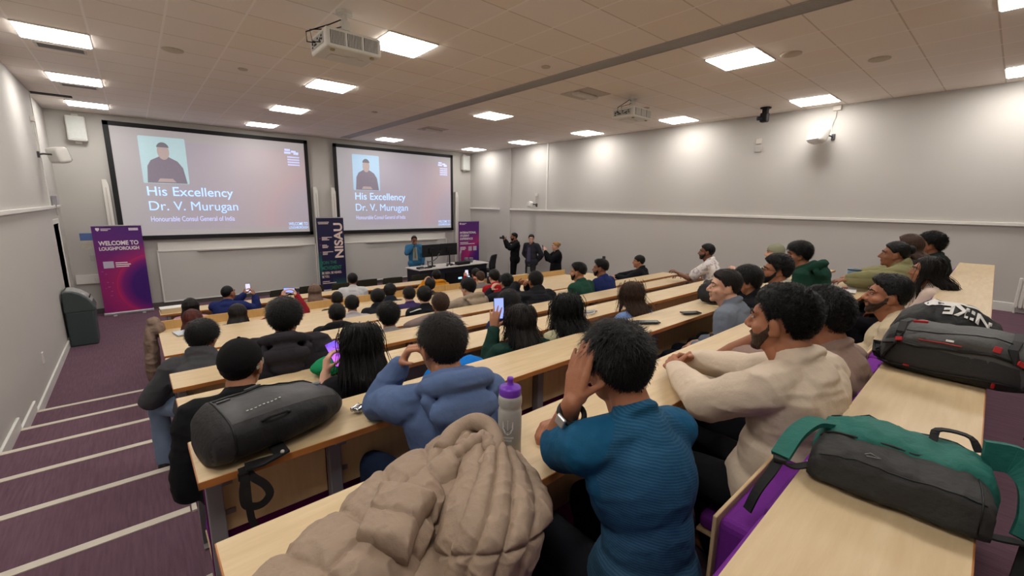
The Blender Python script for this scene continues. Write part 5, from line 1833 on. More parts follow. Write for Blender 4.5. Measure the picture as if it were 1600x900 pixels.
q = MB(); q.box(wp + out * 0.042, (0.030, 0.036, 0.010), np.stack([np.cross(wdir, out), wdir, out], 1)); q.build('watch_case', mat('pale_watch', (190, 190, 188), 0.3, 0.3), wt, bevel=0.004)

person('white', 'man in a cream sweatshirt with clasped hands and a red wrist thread', 1.650, 0.475, 2.200, 8, yaw=-6, hy=0.03, hyaw=2, pitch=2, w=1.0, hs=1.0, skin='warm', hair='short', hcol='black', beard=0.004,
       top=('sweat', (204, 188, 168)), trousers=(20, 20, 23), vox=0.0046, cvox=0.007, off=0.026, fold=0.008, collar='shirt', strands=8000, twist=-6, belly=1.08,
       hairp=dict(t_top=0.018, t_side=0.005, noise=0.009, freq=12, length=0.013, lift=0.005, curl=0.005, quiff=0.010),
       arms={-1: dict(TW=(1.735, 0.885, 1.872), EW=(1.475, 0.63, 1.895), dW=(0.62, 0.72, 0.12), nW=(0.55, -0.5, -0.65), pole=(-1, -0.5, -0.4), curl=(0.75, 0.8, 0.4), spread=0.03),
             1: dict(TW=(1.905, 0.905, 1.872), EW=(1.93, 0.66, 1.895), dW=(-0.72, 0.55, 0.16), nW=(-0.4, -0.55, -0.7), pole=(1, -0.4, -0.5), curl=(0.65, 0.75, 0.4), spread=0.03)})
o, J = PEOPLE['white']
A = J['AR'][1]; wd_ = unit(A['T'] - A['E'])
q = MB(); ring(q, A['T'] - wd_ * 0.012, wd_, 0.029, 0.0045, 16); q.remesh('red_thread', mat('red_thread', (176, 30, 30), 0.7), 0.0025, o, smooth=1)

person('taupe', 'man in a taupe T-shirt leaning his chin on his right hand', 2.110, 0.475, 2.138, 8, yaw=-4, hy=0.015, hyaw=4, pitch=6, w=1.0, skin='brown', hair='short', hcol='black',
       top=('tee', (138, 116, 106)), trousers=(30, 30, 36), sleeve=0.49, vox=0.0055, cvox=0.008, off=0.017, fold=0.007, collar='crew', strands=5000,
       hairp=dict(t_top=0.022, t_side=0.011, noise=0.005, freq=16, length=0.02),
       arms={-1: dict(TW=(2.07, 0.68, 2.01), EW=(2.08, 0.83, 1.87), dW=(0.35, -0.35, 0.7), nW=(0.5, -0.6, 0.2), curl=(0.7, 0.9, 0.5)),
             1: dict(TW=(2.22, 0.82, 1.86), dW=(-0.7, 0.5, 0.0), nW=(0, 0, -1))})
person('cream', 'bearded man in a ribbed cream shirt looking left in the rear row', 3.444, 0.450, 2.066, 8, yaw=6, hy=-0.035, hyaw=14, pitch=-2, w=1.04, skin='warm', hair='short', hcol='black', beard=0.0035,
       top=('shirt', None), topmat=LIN, trousers=(24, 24, 30), vox=0.0055, cvox=0.008, off=0.018, fold=0.007, collar='shirt', strands=4000,
       hairp=dict(t_top=0.024, t_side=0.007, noise=0.006, freq=12, length=0.022, lift=0.004, flow='back', quiff=0.012))
person('lhw', 'woman with long dark hair and a pale pink top in the rear row', 5.067, 0.440, 2.075, 8, yaw=4, hy=-0.06, hyaw=12, pitch=-2, w=0.9, hs=0.96, skin='warm', hair='long', hcol='dark',
       top=('blouse', (206, 186, 172)), trousers=(30, 30, 36), vox=0.0065, cvox=0.009, off=0.018, collar='crew', locks=dict(L=0.34, n=22, rad=0.020, wave=0.004, back=0.13, strands=250), hairp=dict(t_top=0.022, t_side=0.018))
person('olive', 'woman leaning forward in a thick olive padded jacket', 5.476, 0.720, 2.165, 8, yaw=6, hy=0.20, hyaw=8, pitch=0, w=0.98, hs=0.98, skin='brown', hair='tied', hcol='black',
       top=('puffer', (132, 128, 92)), trousers=(30, 30, 36), vox=0.0065, cvox=0.009, off=0.052, puff=0.012, collar='high', hairp=dict(t_top=0.018, t_side=0.012, bun=True),
       arms={-1: dict(TW=(5.20, 0.97, 1.905), EW=(5.30, 0.80, 1.93), dW=(-0.5, 0.6, 0)), 1: dict(TW=(5.56, 1.0, 1.905), EW=(5.74, 0.84, 1.93), dW=(-0.6, 0.6, 0))})
person('brown', 'person with brown hair half hidden behind the olive padded jacket', 5.93, 0.690, 2.215, 8, yaw=0, hy=0.16, hyaw=6, w=0.92, skin='tan', hair='long', hcol='brown',
       top=('jacket', (52, 44, 42)), trousers=(30, 30, 36), off=0.022, collar='crew', locks=dict(L=0.16, n=16, rad=0.018), hairp=dict(t_top=0.024, t_side=0.018))
person('curl', 'man with dark curly hair and a dark green jacket, farthest in the rear row', 6.535, 0.580, 2.212, 8, yaw=-4, hy=0.04, hyaw=10, w=1.0, skin='brown', hair='short', hcol='black',
       top=('jacket', (30, 40, 38)), trousers=(30, 30, 36), vox=0.0065, off=0.03, collar='shirt', strands=2500, hairp=dict(t_top=0.042, t_side=0.022, noise=0.016, freq=9, length=0.025, lift=0.012, curl=0.010))

# -- seventh row
person('bluehood', 'man in a faded blue hooded top with his hand at his mouth', 0.865, 1.420, 2.022, 7, yaw=-12, hy=0.12, hyaw=8, pitch=4, w=1.0, hs=1.02, skin='tan', hair='short', hcol='dark',
       top=('hoodie', (88, 108, 146)), trousers=(34, 48, 74), vox=0.0055, cvox=0.007, off=0.024, fold=0.008, collar='hood', strands=7000, shoulder_roll=3,
       hairp=dict(t_top=0.018, t_side=0.009, noise=0.006, freq=13, length=0.022, lift=0.004, width=0.0011),
       arms={-1: dict(TW=(0.78, 1.62, 1.905), EW=(0.69, 1.66, 1.735), dW=(0.3, -0.35, 0.75), nW=(0.6, -0.5, 0.1), curl=(0.8, 0.9, 0.5)),
             1: dict(TW=(1.05, 1.68, 1.73), dW=(-0.7, 0.5, 0.0), nW=(0, 0, -1))}, legs={-1: ((-0.24, 0.36, 0.52), (-0.22, 0.24, 0.085)), 1: ((0.14, 0.40, 0.50), (0.12, 0.33, 0.085))})
person('grey', 'man in a grey blue collared overshirt with short dark hair seen in profile', 3.223, 1.330, 2.010, 7, yaw=10, hy=0.06, hyaw=26, w=1.02, skin='fair', hair='short', hcol='dark',
       top=('jacket', (112, 120, 132)), trousers=(32, 34, 44), vox=0.0058, cvox=0.008, off=0.026, collar='shirt', strands=4000, hairp=dict(t_top=0.020, t_side=0.006, noise=0.004, length=0.020, lift=0.004, flow='back', quiff=0.006))
person('mask', 'person with a black fringe and a black scarf over the chin', 3.690, 1.360, 1.992, 7, yaw=8, hy=0.06, hyaw=22, pitch=3, w=0.94, hs=0.98, skin='tan', hair='bowl', hcol='black',
       top=('sweat', (22, 22, 25)), trousers=(26, 26, 30), vox=0.0065, cvox=0.009, off=0.022, collar='high', strands=3000, hairp=dict(t_top=0.034, t_side=0.020, noise=0.004, length=0.028))
o, J = PEOPLE['mask']
q = MB(); q.ell(J['H'] + J['Rh'] @ v3(0, 0.065, -0.075), (0.062, 0.058, 0.042), J['Rh']); q.ell(J['H'] + J['Rh'] @ v3(0, 0.05, -0.115), (0.08, 0.075, 0.03), J['Rh']); q.remesh('scarf', cloth_mat('black_scarf', (20, 21, 26)), 0.007, o, smooth=2)
person('glasses', 'bearded man with wavy black hair, glasses and a pale patterned shirt', 4.248, 1.330, 2.040, 7, yaw=8, hy=0.06, hyaw=20, w=1.02, skin='warm', hair='short', hcol='black', beard=0.006,
       top=('shirt', (196, 192, 176)), trousers=(30, 30, 36), vox=0.006, cvox=0.009, off=0.018, collar='shirt', strands=4000, hairp=dict(t_top=0.042, t_side=0.024, noise=0.012, freq=10, length=0.03, curl=0.007, flow='back'))
glasses(*PEOPLE['glasses'])
person('green', 'man with a straight black fringe in a forest green sweatshirt by the right wall', 5.000, 1.380, 2.125, 7, yaw=6, hy=0.09, hyaw=16, pitch=4, w=1.04, skin='brown', hair='bowl', hcol='black',
       top=('hoodie', (28, 62, 50)), trousers=(30, 32, 40), vox=0.0062, cvox=0.009, off=0.024, collar='hood', strands=3000, hairp=dict(t_top=0.034, t_side=0.015, noise=0.005, length=0.03, quiff=0.01))

# -- sixth row
person('cap', 'person in a black baseball cap and black jacket in front of the black backpack', 0.290, 2.200, 1.842, 6, yaw=-16, hy=0.09, hyaw=-14, pitch=4, w=1.0, skin='tan', hair='cap', hcol='black',
       top=('jacket', (24, 25, 27)), trousers=(28, 28, 32), vox=0.006, cvox=0.008, off=0.034, collar='shirt')
person('longhair', 'woman with long straight black hair and a black T-shirt holding up a phone', 0.843, 2.200, 1.815, 6, yaw=-14, hy=0.08, hyaw=0, pitch=6, w=0.9, hs=0.97, skin='fair', hair='long', hcol='black',
       top=('tee', (22, 22, 26)), trousers=(30, 32, 44), sleeve=0.49, vox=0.0055, cvox=0.008, off=0.016, collar='crew', locks=dict(L=0.40, n=26, rad=0.019, wave=0.0, back=0.125, strands=700, vox=0.007, amp=0.004), strands=5000, hairp=dict(t_top=0.020, t_side=0.018, flow='down', length=0.05, lift=0.003),
       arms={-1: dict(TW=(0.685, 2.325, 1.66), EW=(0.61, 2.18, 1.49), dW=(0.22, 0.25, 0.85), nW=(0.62, 0.1, 0.15), curl=HOLD, thumb=(0.6, 0.6)),
             1: dict(TW=(0.95, 2.55, 1.60), dW=(-0.7, 0.5, 0), nW=(0, 0, -1))})
PHONE_PINK, nt, b = new_mat('phone_pink_screen', 0.2, 0.5)
g = NT(nt); pc = g.coord(); x, y, z = g.xyz(pc)
c = g.ramp(g.math('ADD', g.math('MULTIPLY', y, 5.0), 0.5), [(0.0, srgb(236, 120, 236)), (0.55, srgb(190, 110, 250)), (0.8, srgb(110, 90, 240)), (1.0, srgb(220, 130, 220))])
c = g.mix(g.math('MULTIPLY', g.math('GREATER_THAN', g.noise(pc, 40, 1), 0.56), 0.7), c, srgb(120, 40, 170))
g.link(c, b.inputs['Emission Color']); b.inputs['Emission Strength'].default_value = 0.9; b.inputs['Base Color'].default_value = (0.02, 0.02, 0.02, 1)
PHONE_BLUE = mat('phone_blue_screen', (30, 40, 60), 0.2, emis=(150, 165, 240), estr=0.9, var=0.1)
PHONE_WHITE = mat('phone_pale_screen', (40, 40, 44), 0.2, emis=(210, 205, 225), estr=0.9, var=0.1)
o, J = PEOPLE['longhair']
def wl(J, p): return J['Rb'].T @ (np.array(p, float) - J['base'])
def wv(J, d): return J['Rb'].T @ np.array(d, float)
phone('phone with a bright pink and violet screen held by the long-haired woman', J, wl(J, (0.765, 2.375, 1.745)), wv(J, (-0.30, 0.30, 0.9)), wv(J, (-0.25, -0.85, 0.35)), PHONE_PINK)
person('greenbob', 'woman with a dark bob and a green jumper with a striped collar raising a phone', 1.941, 2.150, 1.775, 6, yaw=-20, hy=0.08, hyaw=-4, pitch=4, w=0.92, hs=0.97, skin='tan', hair='long', hcol='dark',
       top=('sweat', (30, 58, 50)), trousers=(30, 32, 40), vox=0.0058, cvox=0.008, off=0.020, collar='crew', locks=dict(L=0.13, n=24, rad=0.020, back=0.10, strands=300, vox=0.007, amp=0.003), strands=4000, hairp=dict(t_top=0.022, t_side=0.022, flow='down', length=0.045, lift=0.003),
       arms={-1: dict(TW=(1.815, 2.28, 1.715), EW=(1.74, 2.24, 1.50), dW=(0.15, 0.1, 0.95), nW=(0.7, 0.6, 0.0), curl=(0.15, 0.3, 0.2), spread=0.1, thumb=(0.7, 0.4)),
             1: dict(TW=(2.03, 2.37, 1.72), EW=(2.11, 2.27, 1.56), dW=(-0.45, 0.1, 0.6), nW=(-0.5, 0.5, 0.1), curl=HOLD)})
o, J = PEOPLE['greenbob']
ring_m = mat('striped_white_trim', (206, 206, 204), 0.8)
q = MB(); ring(q, J['nb'] + J['up'] * 0.010, J['up'] + v3(0, 0.35, 0), J['nr'] + 0.020, 0.0035, 24); ring(q, J['nb'] - J['up'] * 0.006, J['up'] + v3(0, 0.35, 0), J['nr'] + 0.030, 0.0035, 24); q.build('collar_stripe', ring_m, o, smooth=True)
A = J['AR'][-1]; q = MB(); ring(q, A['T'] - unit(A['T'] - A['E']) * 0.02, unit(A['T'] - A['E']), 0.029, 0.005, 14); q.box(A['T'] - unit(A['T'] - A['E']) * 0.02 + v3(-0.03, -0.008, 0), (0.012, 0.03, 0.03)); q.build('wristwatch', mat('silver_watch', (160, 156, 150), 0.3, 0.7), o, smooth=True)
phone('phone with a blue lit screen above the dark bob hair', J, wl(J, (1.925, 2.36, 1.835)), wv(J, (0.05, 0.12, 1)), wv(J, (-0.35, -0.9, 0.1)), PHONE_BLUE, 0.078, 0.16)
person('curlyw', 'woman with a mass of long curly black hair and a cream top', 2.414, 2.150, 1.780, 6, yaw=-14, hy=0.07, hyaw=-6, w=0.92, hs=0.98, skin='tan', hair='long', hcol='black',
       top=('blouse', (188, 182, 150)), trousers=(30, 32, 40), vox=0.006, cvox=0.009, off=0.020, collar='crew', locks=dict(L=0.30, n=26, rad=0.026, wave=0.014, back=0.15, strands=700, vox=0.008, amp=0.006, freq=40), strands=4000, hairp=dict(t_top=0.034, t_side=0.030, noise=0.014, freq=10, flow='down', length=0.05, lift=0.012, curl=0.012))
person('bluebob', 'woman with shoulder-length brown hair and a light blue shirt', 3.266, 2.150, 1.795, 6, yaw=-6, hy=0.07, hyaw=-4, w=0.92, hs=0.98, skin='fair', hair='long', hcol='brown',
       top=('shirt', (112, 140, 188)), trousers=(40, 46, 66), vox=0.0065, cvox=0.009, off=0.018, collar='shirt', locks=dict(L=0.15, n=24, rad=0.020, back=0.10, strands=250, vox=0.008), strands=3000, hairp=dict(t_top=0.022, t_side=0.022, flow='down', length=0.045, lift=0.003))
person('beanie', 'person in a sage knitted beanie raising a tattooed forearm', 6.721, 2.150, 1.965, 6, yaw=4, hy=0.07, hyaw=14, w=0.98, skin='fair', hair='beanie', hcol='brown', top=('tee', (186, 184, 164)), trousers=(40, 40, 46), sleeve=0.49, vox=0.0075, off=0.018,
       arms={-1: dict(TW=(6.62, 2.56, 1.66), dW=(-0.3, 0.6, 0.5), nW=(0.3, 0, -0.9), curl=HOLD)})

# -- fifth row
person('puffer', 'person with thick black hair in a dark grey hooded padded jacket', 0.672, 3.050, 1.812, 5, yaw=-14, hy=0.11, hyaw=-8, pitch=8, w=1.1, hs=1.02, skin='tan', hair='bowl', hcol='black',
       top=('puffer', (44, 41, 46)), trousers=(30, 30, 36), vox=0.0065, cvox=0.0085, off=0.050, puff=0.006, collar='hood', strands=5000, hairp=dict(t_top=0.036, t_side=0.022, noise=0.006, length=0.032))
person('navyc', 'person with black wavy hair in a navy jacket behind the raised blue phone', 2.609, 3.050, 1.640, 5, yaw=-16, hy=0.10, hyaw=-4, pitch=10, w=1.04, skin='tan', hair='short', hcol='black',
       top=('jacket', (34, 44, 84)), trousers=(30, 30, 36), off=0.030, collar='hood', strands=2500, hairp=dict(t_top=0.036, t_side=0.022, noise=0.010, length=0.03))
person('floral', 'bearded man in a white floral shirt leaning on the desk', 6.494, 3.000, 1.915, 5, yaw=10, hy=0.12, hyaw=18, w=1.04, skin='deep', hair='short', hcol='black', beard=0.006, top=('shirt', None), topmat=FLORAL, trousers=(40, 40, 48), sleeve=0.49, vox=0.0075, off=0.022, collar='shirt',
       arms={-1: dict(TW=(6.36, 3.34, 1.55), dW=(-0.5, 0.5, 0.4), nW=(0.3, 0, -0.9), curl=HOLD), 1: dict(TW=(6.50, 3.38, 1.50), dW=(-0.9, 0.3, 0.1), nW=(0, 0, -1))})

# -- fourth row
person('bob', 'young man with black mop hair in a grey bomber and pale jeans at the aisle', 0.288, 3.900, 1.548, 4, yaw=-18, hy=0.14, hyaw=-16, pitch=8, w=1.02, skin='tan', hair='bowl', hcol='black',
       top=('jacket', (74, 74, 78)), trousers=(124, 142, 168), vox=0.0065, cvox=0.009, off=0.032, collar='high', strands=3500, hairp=dict(t_top=0.036, t_side=0.024, noise=0.007, length=0.034), legs={-1: ((-0.36, 0.22, 0.50), (-0.35, 0.16, 0.085)), 1: ((0.02, 0.38, 0.50), (0.0, 0.30, 0.085))}, shoes=True,
       arms={-1: dict(T=(-0.22, 0.30, 0.62), dW=(0.2, 0.8, -0.2)), 1: dict(T=(0.10, 0.20, 0.64))})
person('curly43', 'man with curly black hair and protruding ears in a pale grey sweatshirt', 1.754, 3.850, 1.485, 4, yaw=-16, hy=0.09, w=1.04, skin='tan', hair='short', hcol='black',
       top=('sweat', (144, 140, 138)), trousers=(30, 30, 36), vox=0.007, off=0.024, collar='crew', strands=3500, hairp=dict(t_top=0.036, t_side=0.016, noise=0.013, freq=12, length=0.026, lift=0.016, curl=0.008))
person('taupe2', 'man in a greige shirt clasping the back of his own neck', 2.339, 3.850, 1.522, 4, yaw=-18, hy=0.09, w=1.04, skin='tan', hair='short', hcol='brown',
       top=('shirt', (134, 118, 114)), trousers=(30, 30, 36), vox=0.0065, off=0.020, collar='shirt', strands=3000, hairp=dict(t_top=0.020, t_side=0.010),
       arms={-1: dict(TW=(2.20, 3.80, 1.42), EW=(1.98, 3.86, 1.34), dW=(0.9, -0.1, 0.15), nW=(0.1, 0.9, 0.0), curl=(0.3, 0.5, 0.4)), 1: dict(T=(0.12, 0.40, 0.82))})
o, J = PEOPLE['taupe2']; A = J['AR'][-1]; q = MB(); ring(q, A['T'] - unit(A['T'] - A['E']) * 0.02, unit(A['T'] - A['E']), 0.031, 0.007, 14); q.build('wristband', M_BLACK, o, smooth=True)
person('puff2', 'man in a shiny black padded jacket with both hands at his mouth', 3.771, 3.900, 1.618, 4, yaw=-14, hy=0.10, w=1.04, skin='warm', hair='short', hcol='black', top=('puffer', (30, 31, 36)), trousers=(30, 30, 36), vox=0.0068, cvox=0.009, off=0.046, puff=0.010, collar='high', strands=2500,
       hairp=dict(t_top=0.022, t_side=0.011), arms={-1: dict(TW=(3.68, 4.16, 1.545), EW=(3.56, 4.14, 1.33), dW=(0.6, -0.35, 0.25), nW=(0.3, -0.7, 0), curl=HOLD), 1: dict(TW=(3.84, 4.12, 1.53), EW=(4.02, 4.15, 1.33), dW=(-0.6, -0.2, 0.35), nW=(-0.3, -0.7, 0), curl=HOLD)})
person('greensw', 'bearded man in a bottle green sweatshirt beside the navy jumper', 4.540, 3.850, 1.670, 4, yaw=4, hy=0.07, hyaw=18, w=1.06, skin='tan', hair='fade', hcol='black', beard=0.006, top=('sweat', (34, 70, 58)), trousers=(30, 30, 36), vox=0.007, off=0.024, collar='crew', strands=2500, hairp=dict(t_top=0.034, t_side=0.006, quiff=0.01))
person('bluesw', 'bearded man in a navy blue jumper beside the bottle green sweatshirt', 5.099, 3.900, 1.670, 4, yaw=4, hy=0.07, hyaw=20, w=1.04, skin='brown', hair='fade', hcol='black', beard=0.007, top=('sweat', (32, 44, 92)), trousers=(30, 30, 36), vox=0.007, off=0.022, collar='crew', strands=2500, hairp=dict(t_top=0.036, t_side=0.008, quiff=0.012))

# -- third row
person('b46', 'person in a black hooded coat with very short dark hair', 1.568, 4.750, 1.352, 3, yaw=-16, hy=0.09, pitch=4, w=1.06, skin='brown', hair='short', hcol='black', top=('puffer', (30, 30, 33)), off=0.045, puff=0.004, collar='hood', strands=1500, hairp=dict(t_top=0.014, t_side=0.010))
person('blkwh', 'man with a round black crop in a black top with a white shoulder stripe', 2.654, 4.750, 1.420, 3, yaw=-18, hy=0.09, w=1.02, skin='fair', hair='bowl', hcol='black', top=('jacket', (26, 27, 32)), off=0.024, collar='crew', strands=1500, hairp=dict(t_top=0.024, t_side=0.014))
o, J = PEOPLE['blkwh']
q = MB(); q.tube([J['nb'] + v3(-0.05, -0.045, 0.0), lerp(J['nb'], J['SH'][-1], 0.5) + v3(0, -0.075, 0.035), J['SH'][-1] + v3(-0.03, -0.055, 0.03)], 0.018, flat=(0.014, 0.004)); q.build('white_stripe', mat('white_stripe', (214, 212, 210), 0.8), o)
person('beigehood', 'man with black hair and glasses in a beige hooded top printed on the back', 3.323, 4.750, 1.452, 3, yaw=-2, hy=0.10, hyaw=16, pitch=6, w=1.08, skin='fair', hair='bowl', hcol='black', top=('hoodie', None), topmat=GRAPH, off=0.032, collar='hood', vox=0.007, strands=2500, hairp=dict(t_top=0.032, t_side=0.018, noise=0.008),
       arms={-1: dict(TW=(3.12, 5.10, 1.20), dW=(0.2, 0.9, 0), nW=(0, 0, -1))})
glasses(*PEOPLE['beigehood'])
person('young', 'young man in a dark jacket resting both arms on the desk', 7.341, 4.700, 1.518, 3, yaw=14, hy=0.06, hyaw=22, w=0.98, skin='tan', hair='bowl', hcol='black', top=('jacket', (26, 27, 32)), off=0.022, collar='shirt', vox=0.0078,
       arms={-1: dict(TW=(7.02, 4.98, 1.22), dW=(-0.9, 0.3, 0), nW=(0, 0, -1)), 1: dict(TW=(7.16, 5.06, 1.21), dW=(-0.9, 0.2, 0), nW=(0, 0, -1))})
person('blk', 'man with a neat black crop holding his cheek above a dark collar', 3.881, 4.600, 1.485, 3, yaw=-16, hy=0.10, w=1.04, skin='fair', hair='short', hcol='black', top=('jacket', (34, 36, 44)), off=0.030, collar='high', strands=2500, vox=0.0072, hairp=dict(t_top=0.024, t_side=0.013),
       arms={-1: dict(TW=(3.72, 4.74, 1.37), EW=(3.66, 4.85, 1.17), dW=(0.25, -0.3, 0.8), nW=(0.8, -0.3, 0), curl=HOLD)})

# -- second and first rows, front tables
person('b45', 'man with short dark hair in a white shirt in front of the black hooded coat', 2.029, 5.550, 1.250, 2, yaw=-18, hy=0.09, w=1.02, skin='brown', hair='short', hcol='black', top=('shirt', (176, 172, 176)), off=0.020, collar='shirt', strands=1500, hairp=dict(t_top=0.016, t_side=0.010))
person('b42', 'person with thick black hair bent over a phone at the extra deep desk', 2.470, 5.740, 1.238, 2, yaw=-20, hy=0.26, hyaw=-12, pitch=10, w=0.94, skin='tan', hair='bowl', hcol='black', top=('jacket', (30, 32, 38)), off=0.026, collar='high', strands=1500, hairp=dict(t_top=0.034, t_side=0.022))
person('purple', 'man with a receding crown in a dark purple collar', 2.854, 5.550, 1.276, 2, yaw=-16, hy=0.08, w=1.0, skin='fair', hair='short', hcol='dark', top=('sweat', (64, 50, 96)), off=0.022, collar='crew', strands=1200, hairp=dict(t_top=0.012, t_side=0.010))
person('b44', 'man with a short fade, front left of the white shirted man at the deep desk', 2.160, 6.500, 1.132, 1, yaw=-18, hy=0.08, w=1.0, skin='brown', hair='short', hcol='dark', top=('jacket', (52, 48, 40)), off=0.024, collar='shirt', hairp=dict(t_top=0.012, t_side=0.008))
person('b41', 'person with wavy black hair turned to the right near the dark chairs', 2.988, 6.450, 1.155, 1, yaw=-24, hy=0.08, hyaw=-18, w=1.0, skin='tan', hair='bowl', hcol='black', top=('jacket', (34, 42, 54)), off=0.024, collar='high', hairp=dict(t_top=0.034, t_side=0.020, noise=0.008))
person('orange2', 'person with black hair directly behind the orange hooded top', 3.760, 6.520, 1.160, 1, yaw=-18, hy=0.08, w=1.0, skin='fair', hair='bowl', hcol='black', top=('jacket', (60, 54, 50)), off=0.024, collar='crew', hairp=dict(t_top=0.026, t_side=0.015))
person('brngrey', 'man with brown hair and a grey cardigan near the red jumper', 4.83, 6.500, 1.200, 1, yaw=-8, hy=0.08, hyaw=-4, w=1.0, skin='fair', hair='short', hcol='brown', top=('sweat', (124, 118, 116)), off=0.024, collar='crew', hairp=dict(t_top=0.018, t_side=0.012))
person('bl47', 'person with a red jumper sleeve behind the man in the grey cardigan', 4.45, 5.600, 1.376, 2, yaw=-10, hy=0.08, w=0.96, skin='fair', hair='bowl', hcol='black', top=('sweat', (156, 26, 36)), off=0.022, collar='crew', hairp=dict(t_top=0.022, t_side=0.016))
person('redhead', 'woman with straight dark red hair and a white top by the aisle', 0.393, 6.500, 1.108, 1, yaw=-14, hy=0.08, pitch=6, w=0.9, hs=0.97, skin='fair', hair='long', hcol='red', top=('blouse', (200, 194, 192)), off=0.018, collar='crew', locks=dict(L=0.22, n=22, rad=0.026, back=0.12), hairp=dict(t_top=0.028, t_side=0.030))
person('denim', 'woman with long dark hair in a denim shirt behind the navy suit', 0.878, 6.500, 1.114, 1, yaw=-18, hy=0.08, w=0.92, hs=0.98, skin='fair', hair='long', hcol='dark', top=('shirt', (84, 98, 122)), off=0.018, collar='shirt', locks=dict(L=0.24, n=22, rad=0.026, back=0.12), hairp=dict(t_top=0.028, t_side=0.030))
person('blonde', 'blonde woman in red sleeves raising a phone with both hands', 1.306, 6.470, 1.112, 1, yaw=-20, hy=0.08, w=0.92, hs=0.98, skin='fair', hair='long', hcol='gold', top=('sweat', (146, 34, 48)), off=0.018, collar='crew', locks=dict(L=0.16, n=20, rad=0.026, back=0.11), hairp=dict(t_top=0.028, t_side=0.030), vox=0.0078,
       arms={-1: dict(TW=(1.44, 6.60, 1.245), EW=(1.36, 6.52, 1.02), dW=(0.35, 0.2, 0.85), nW=(0.6, 0.3, 0), curl=HOLD), 1: dict(TW=(1.61, 6.52, 1.255), EW=(1.70, 6.50, 1.02), dW=(-0.3, 0.2, 0.9), nW=(-0.6, 0.3, 0), curl=HOLD)})
o, J = PEOPLE['blonde']
phone('phone held sideways with a violet lit screen by the red sleeves', J, wl(J, (1.535, 6.60, 1.33)), wv(J, (1, -0.35, -0.08)), wv(J, (-0.3, -0.9, 0.1)), PHONE_BLUE)
person('pink', 'girl with long dark hair and a pink top at the front table', 0.463, 7.700, 1.030, 0, yaw=-10, hy=0.10, pitch=6, w=0.9, hs=0.97, skin='fair', hair='long', hcol='dark', top=('tee', (196, 142, 168)), sleeve=0.49, off=0.016, collar='crew', locks=dict(L=0.26, n=20, rad=0.026, back=0.11), hairp=dict(t_top=0.028, t_side=0.030), pel_z=0.46)
person('navy', 'balding man in a navy suit photographing with a raised phone', 0.951, 7.750, 1.170, 0, yaw=-22, hy=0.08, hyaw=-26, pitch=-4, w=1.08, skin='warm', hair='balding', hcol='black', top=('jacket', (36, 46, 98)), off=0.026, collar='shirt', vox=0.0075, hairp=dict(t_top=0.006, t_side=0.008),
       arms={-1: dict(TW=(1.17, 7.86, 1.10), EW=(1.02, 7.90, 0.95), dW=(0.3, 0.3, 0.8), nW=(0.6, 0.3, 0), curl=HOLD), 1: dict(TW=(1.30, 7.74, 1.09), EW=(1.30, 7.70, 0.86), dW=(-0.25, 0.2, 0.9), nW=(-0.6, 0.3, 0), curl=HOLD)})
o, J = PEOPLE['navy']
phone('phone with a pale lit screen raised by the balding man', J, wl(J, (1.23, 7.84, 1.20)), wv(J, (0.0, 0.1, 1)), wv(J, (-0.3, -0.9, 0.1)), PHONE_WHITE)
for k in (-1, 1):
    A = J['AR'][k]; q = MB(); d_ = unit(A['T'] - A['E']); q.capsule(A['T'] - d_ * 0.035, A['T'] - d_ * 0.012, 0.038, 0.037); q.build('shirt_cuff', mat('white_cuff', (216, 214, 216), 0.8), o, smooth=True)
person('beigew', 'woman with long greyish brown hair and an oatmeal top at the front table', 2.192, 7.700, 1.048, 0, yaw=-16, hy=0.08, w=0.94, hs=0.98, skin='fair', hair='long', hcol='ash', top=('sweat', (146, 130, 112)), off=0.022, collar='crew', locks=dict(L=0.30, n=20, rad=0.026, back=0.12), hairp=dict(t_top=0.028, t_side=0.030), pel_z=0.46)
person('whiteshirt', 'man in a white shirt sitting at the front table under the NISAU banner', 2.871, 7.750, 1.175, 0, yaw=-22, hy=0.06, w=1.08, skin='brown', hair='short', hcol='black', top=('shirt', (198, 198, 200)), off=0.022, collar='shirt', hairp=dict(t_top=0.022, t_side=0.012))
person('orange', 'person in an orange yellow hooded top with a hand to the face', 4.508, 7.550, 1.112, 0, yaw=-12, hy=0.08, hyaw=-4, w=1.06, skin='fair', hair='bowl', hcol='black', top=('hoodie', (196, 130, 34)), off=0.026, collar='hood', hairp=dict(t_top=0.028, t_side=0.018),
       arms={-1: dict(TW=(4.30, 7.68, 1.00), EW=(4.22, 7.74, 0.80), dW=(0.35, -0.1, 0.8), nW=(0.8, -0.2, 0), curl=HOLD)})
person('red', 'person in a red jumper raising a phone before the teaching desk', 5.524, 7.600, 1.060, 0, yaw=-10, hy=0.08, w=0.96, skin='fair', hair='bowl', hcol='dark', top=('sweat', (150, 22, 38)), off=0.022, collar='crew', hairp=dict(t_top=0.024, t_side=0.016), vox=0.0078,
       arms={-1: dict(TW=(5.33, 7.72, 0.99), EW=(5.27, 7.70, 0.80), dW=(0.1, 0.1, 0.95), nW=(0.7, 0.3, 0), curl=HOLD)})
o, J = PEOPLE['red']
phone('small lit phone raised by the person in the red jumper', J, wl(J, (5.36, 7.70, 1.08)), wv(J, (0, 0.1, 1)), wv(J, (-0.5, -0.85, 0.1)), PHONE_WHITE)

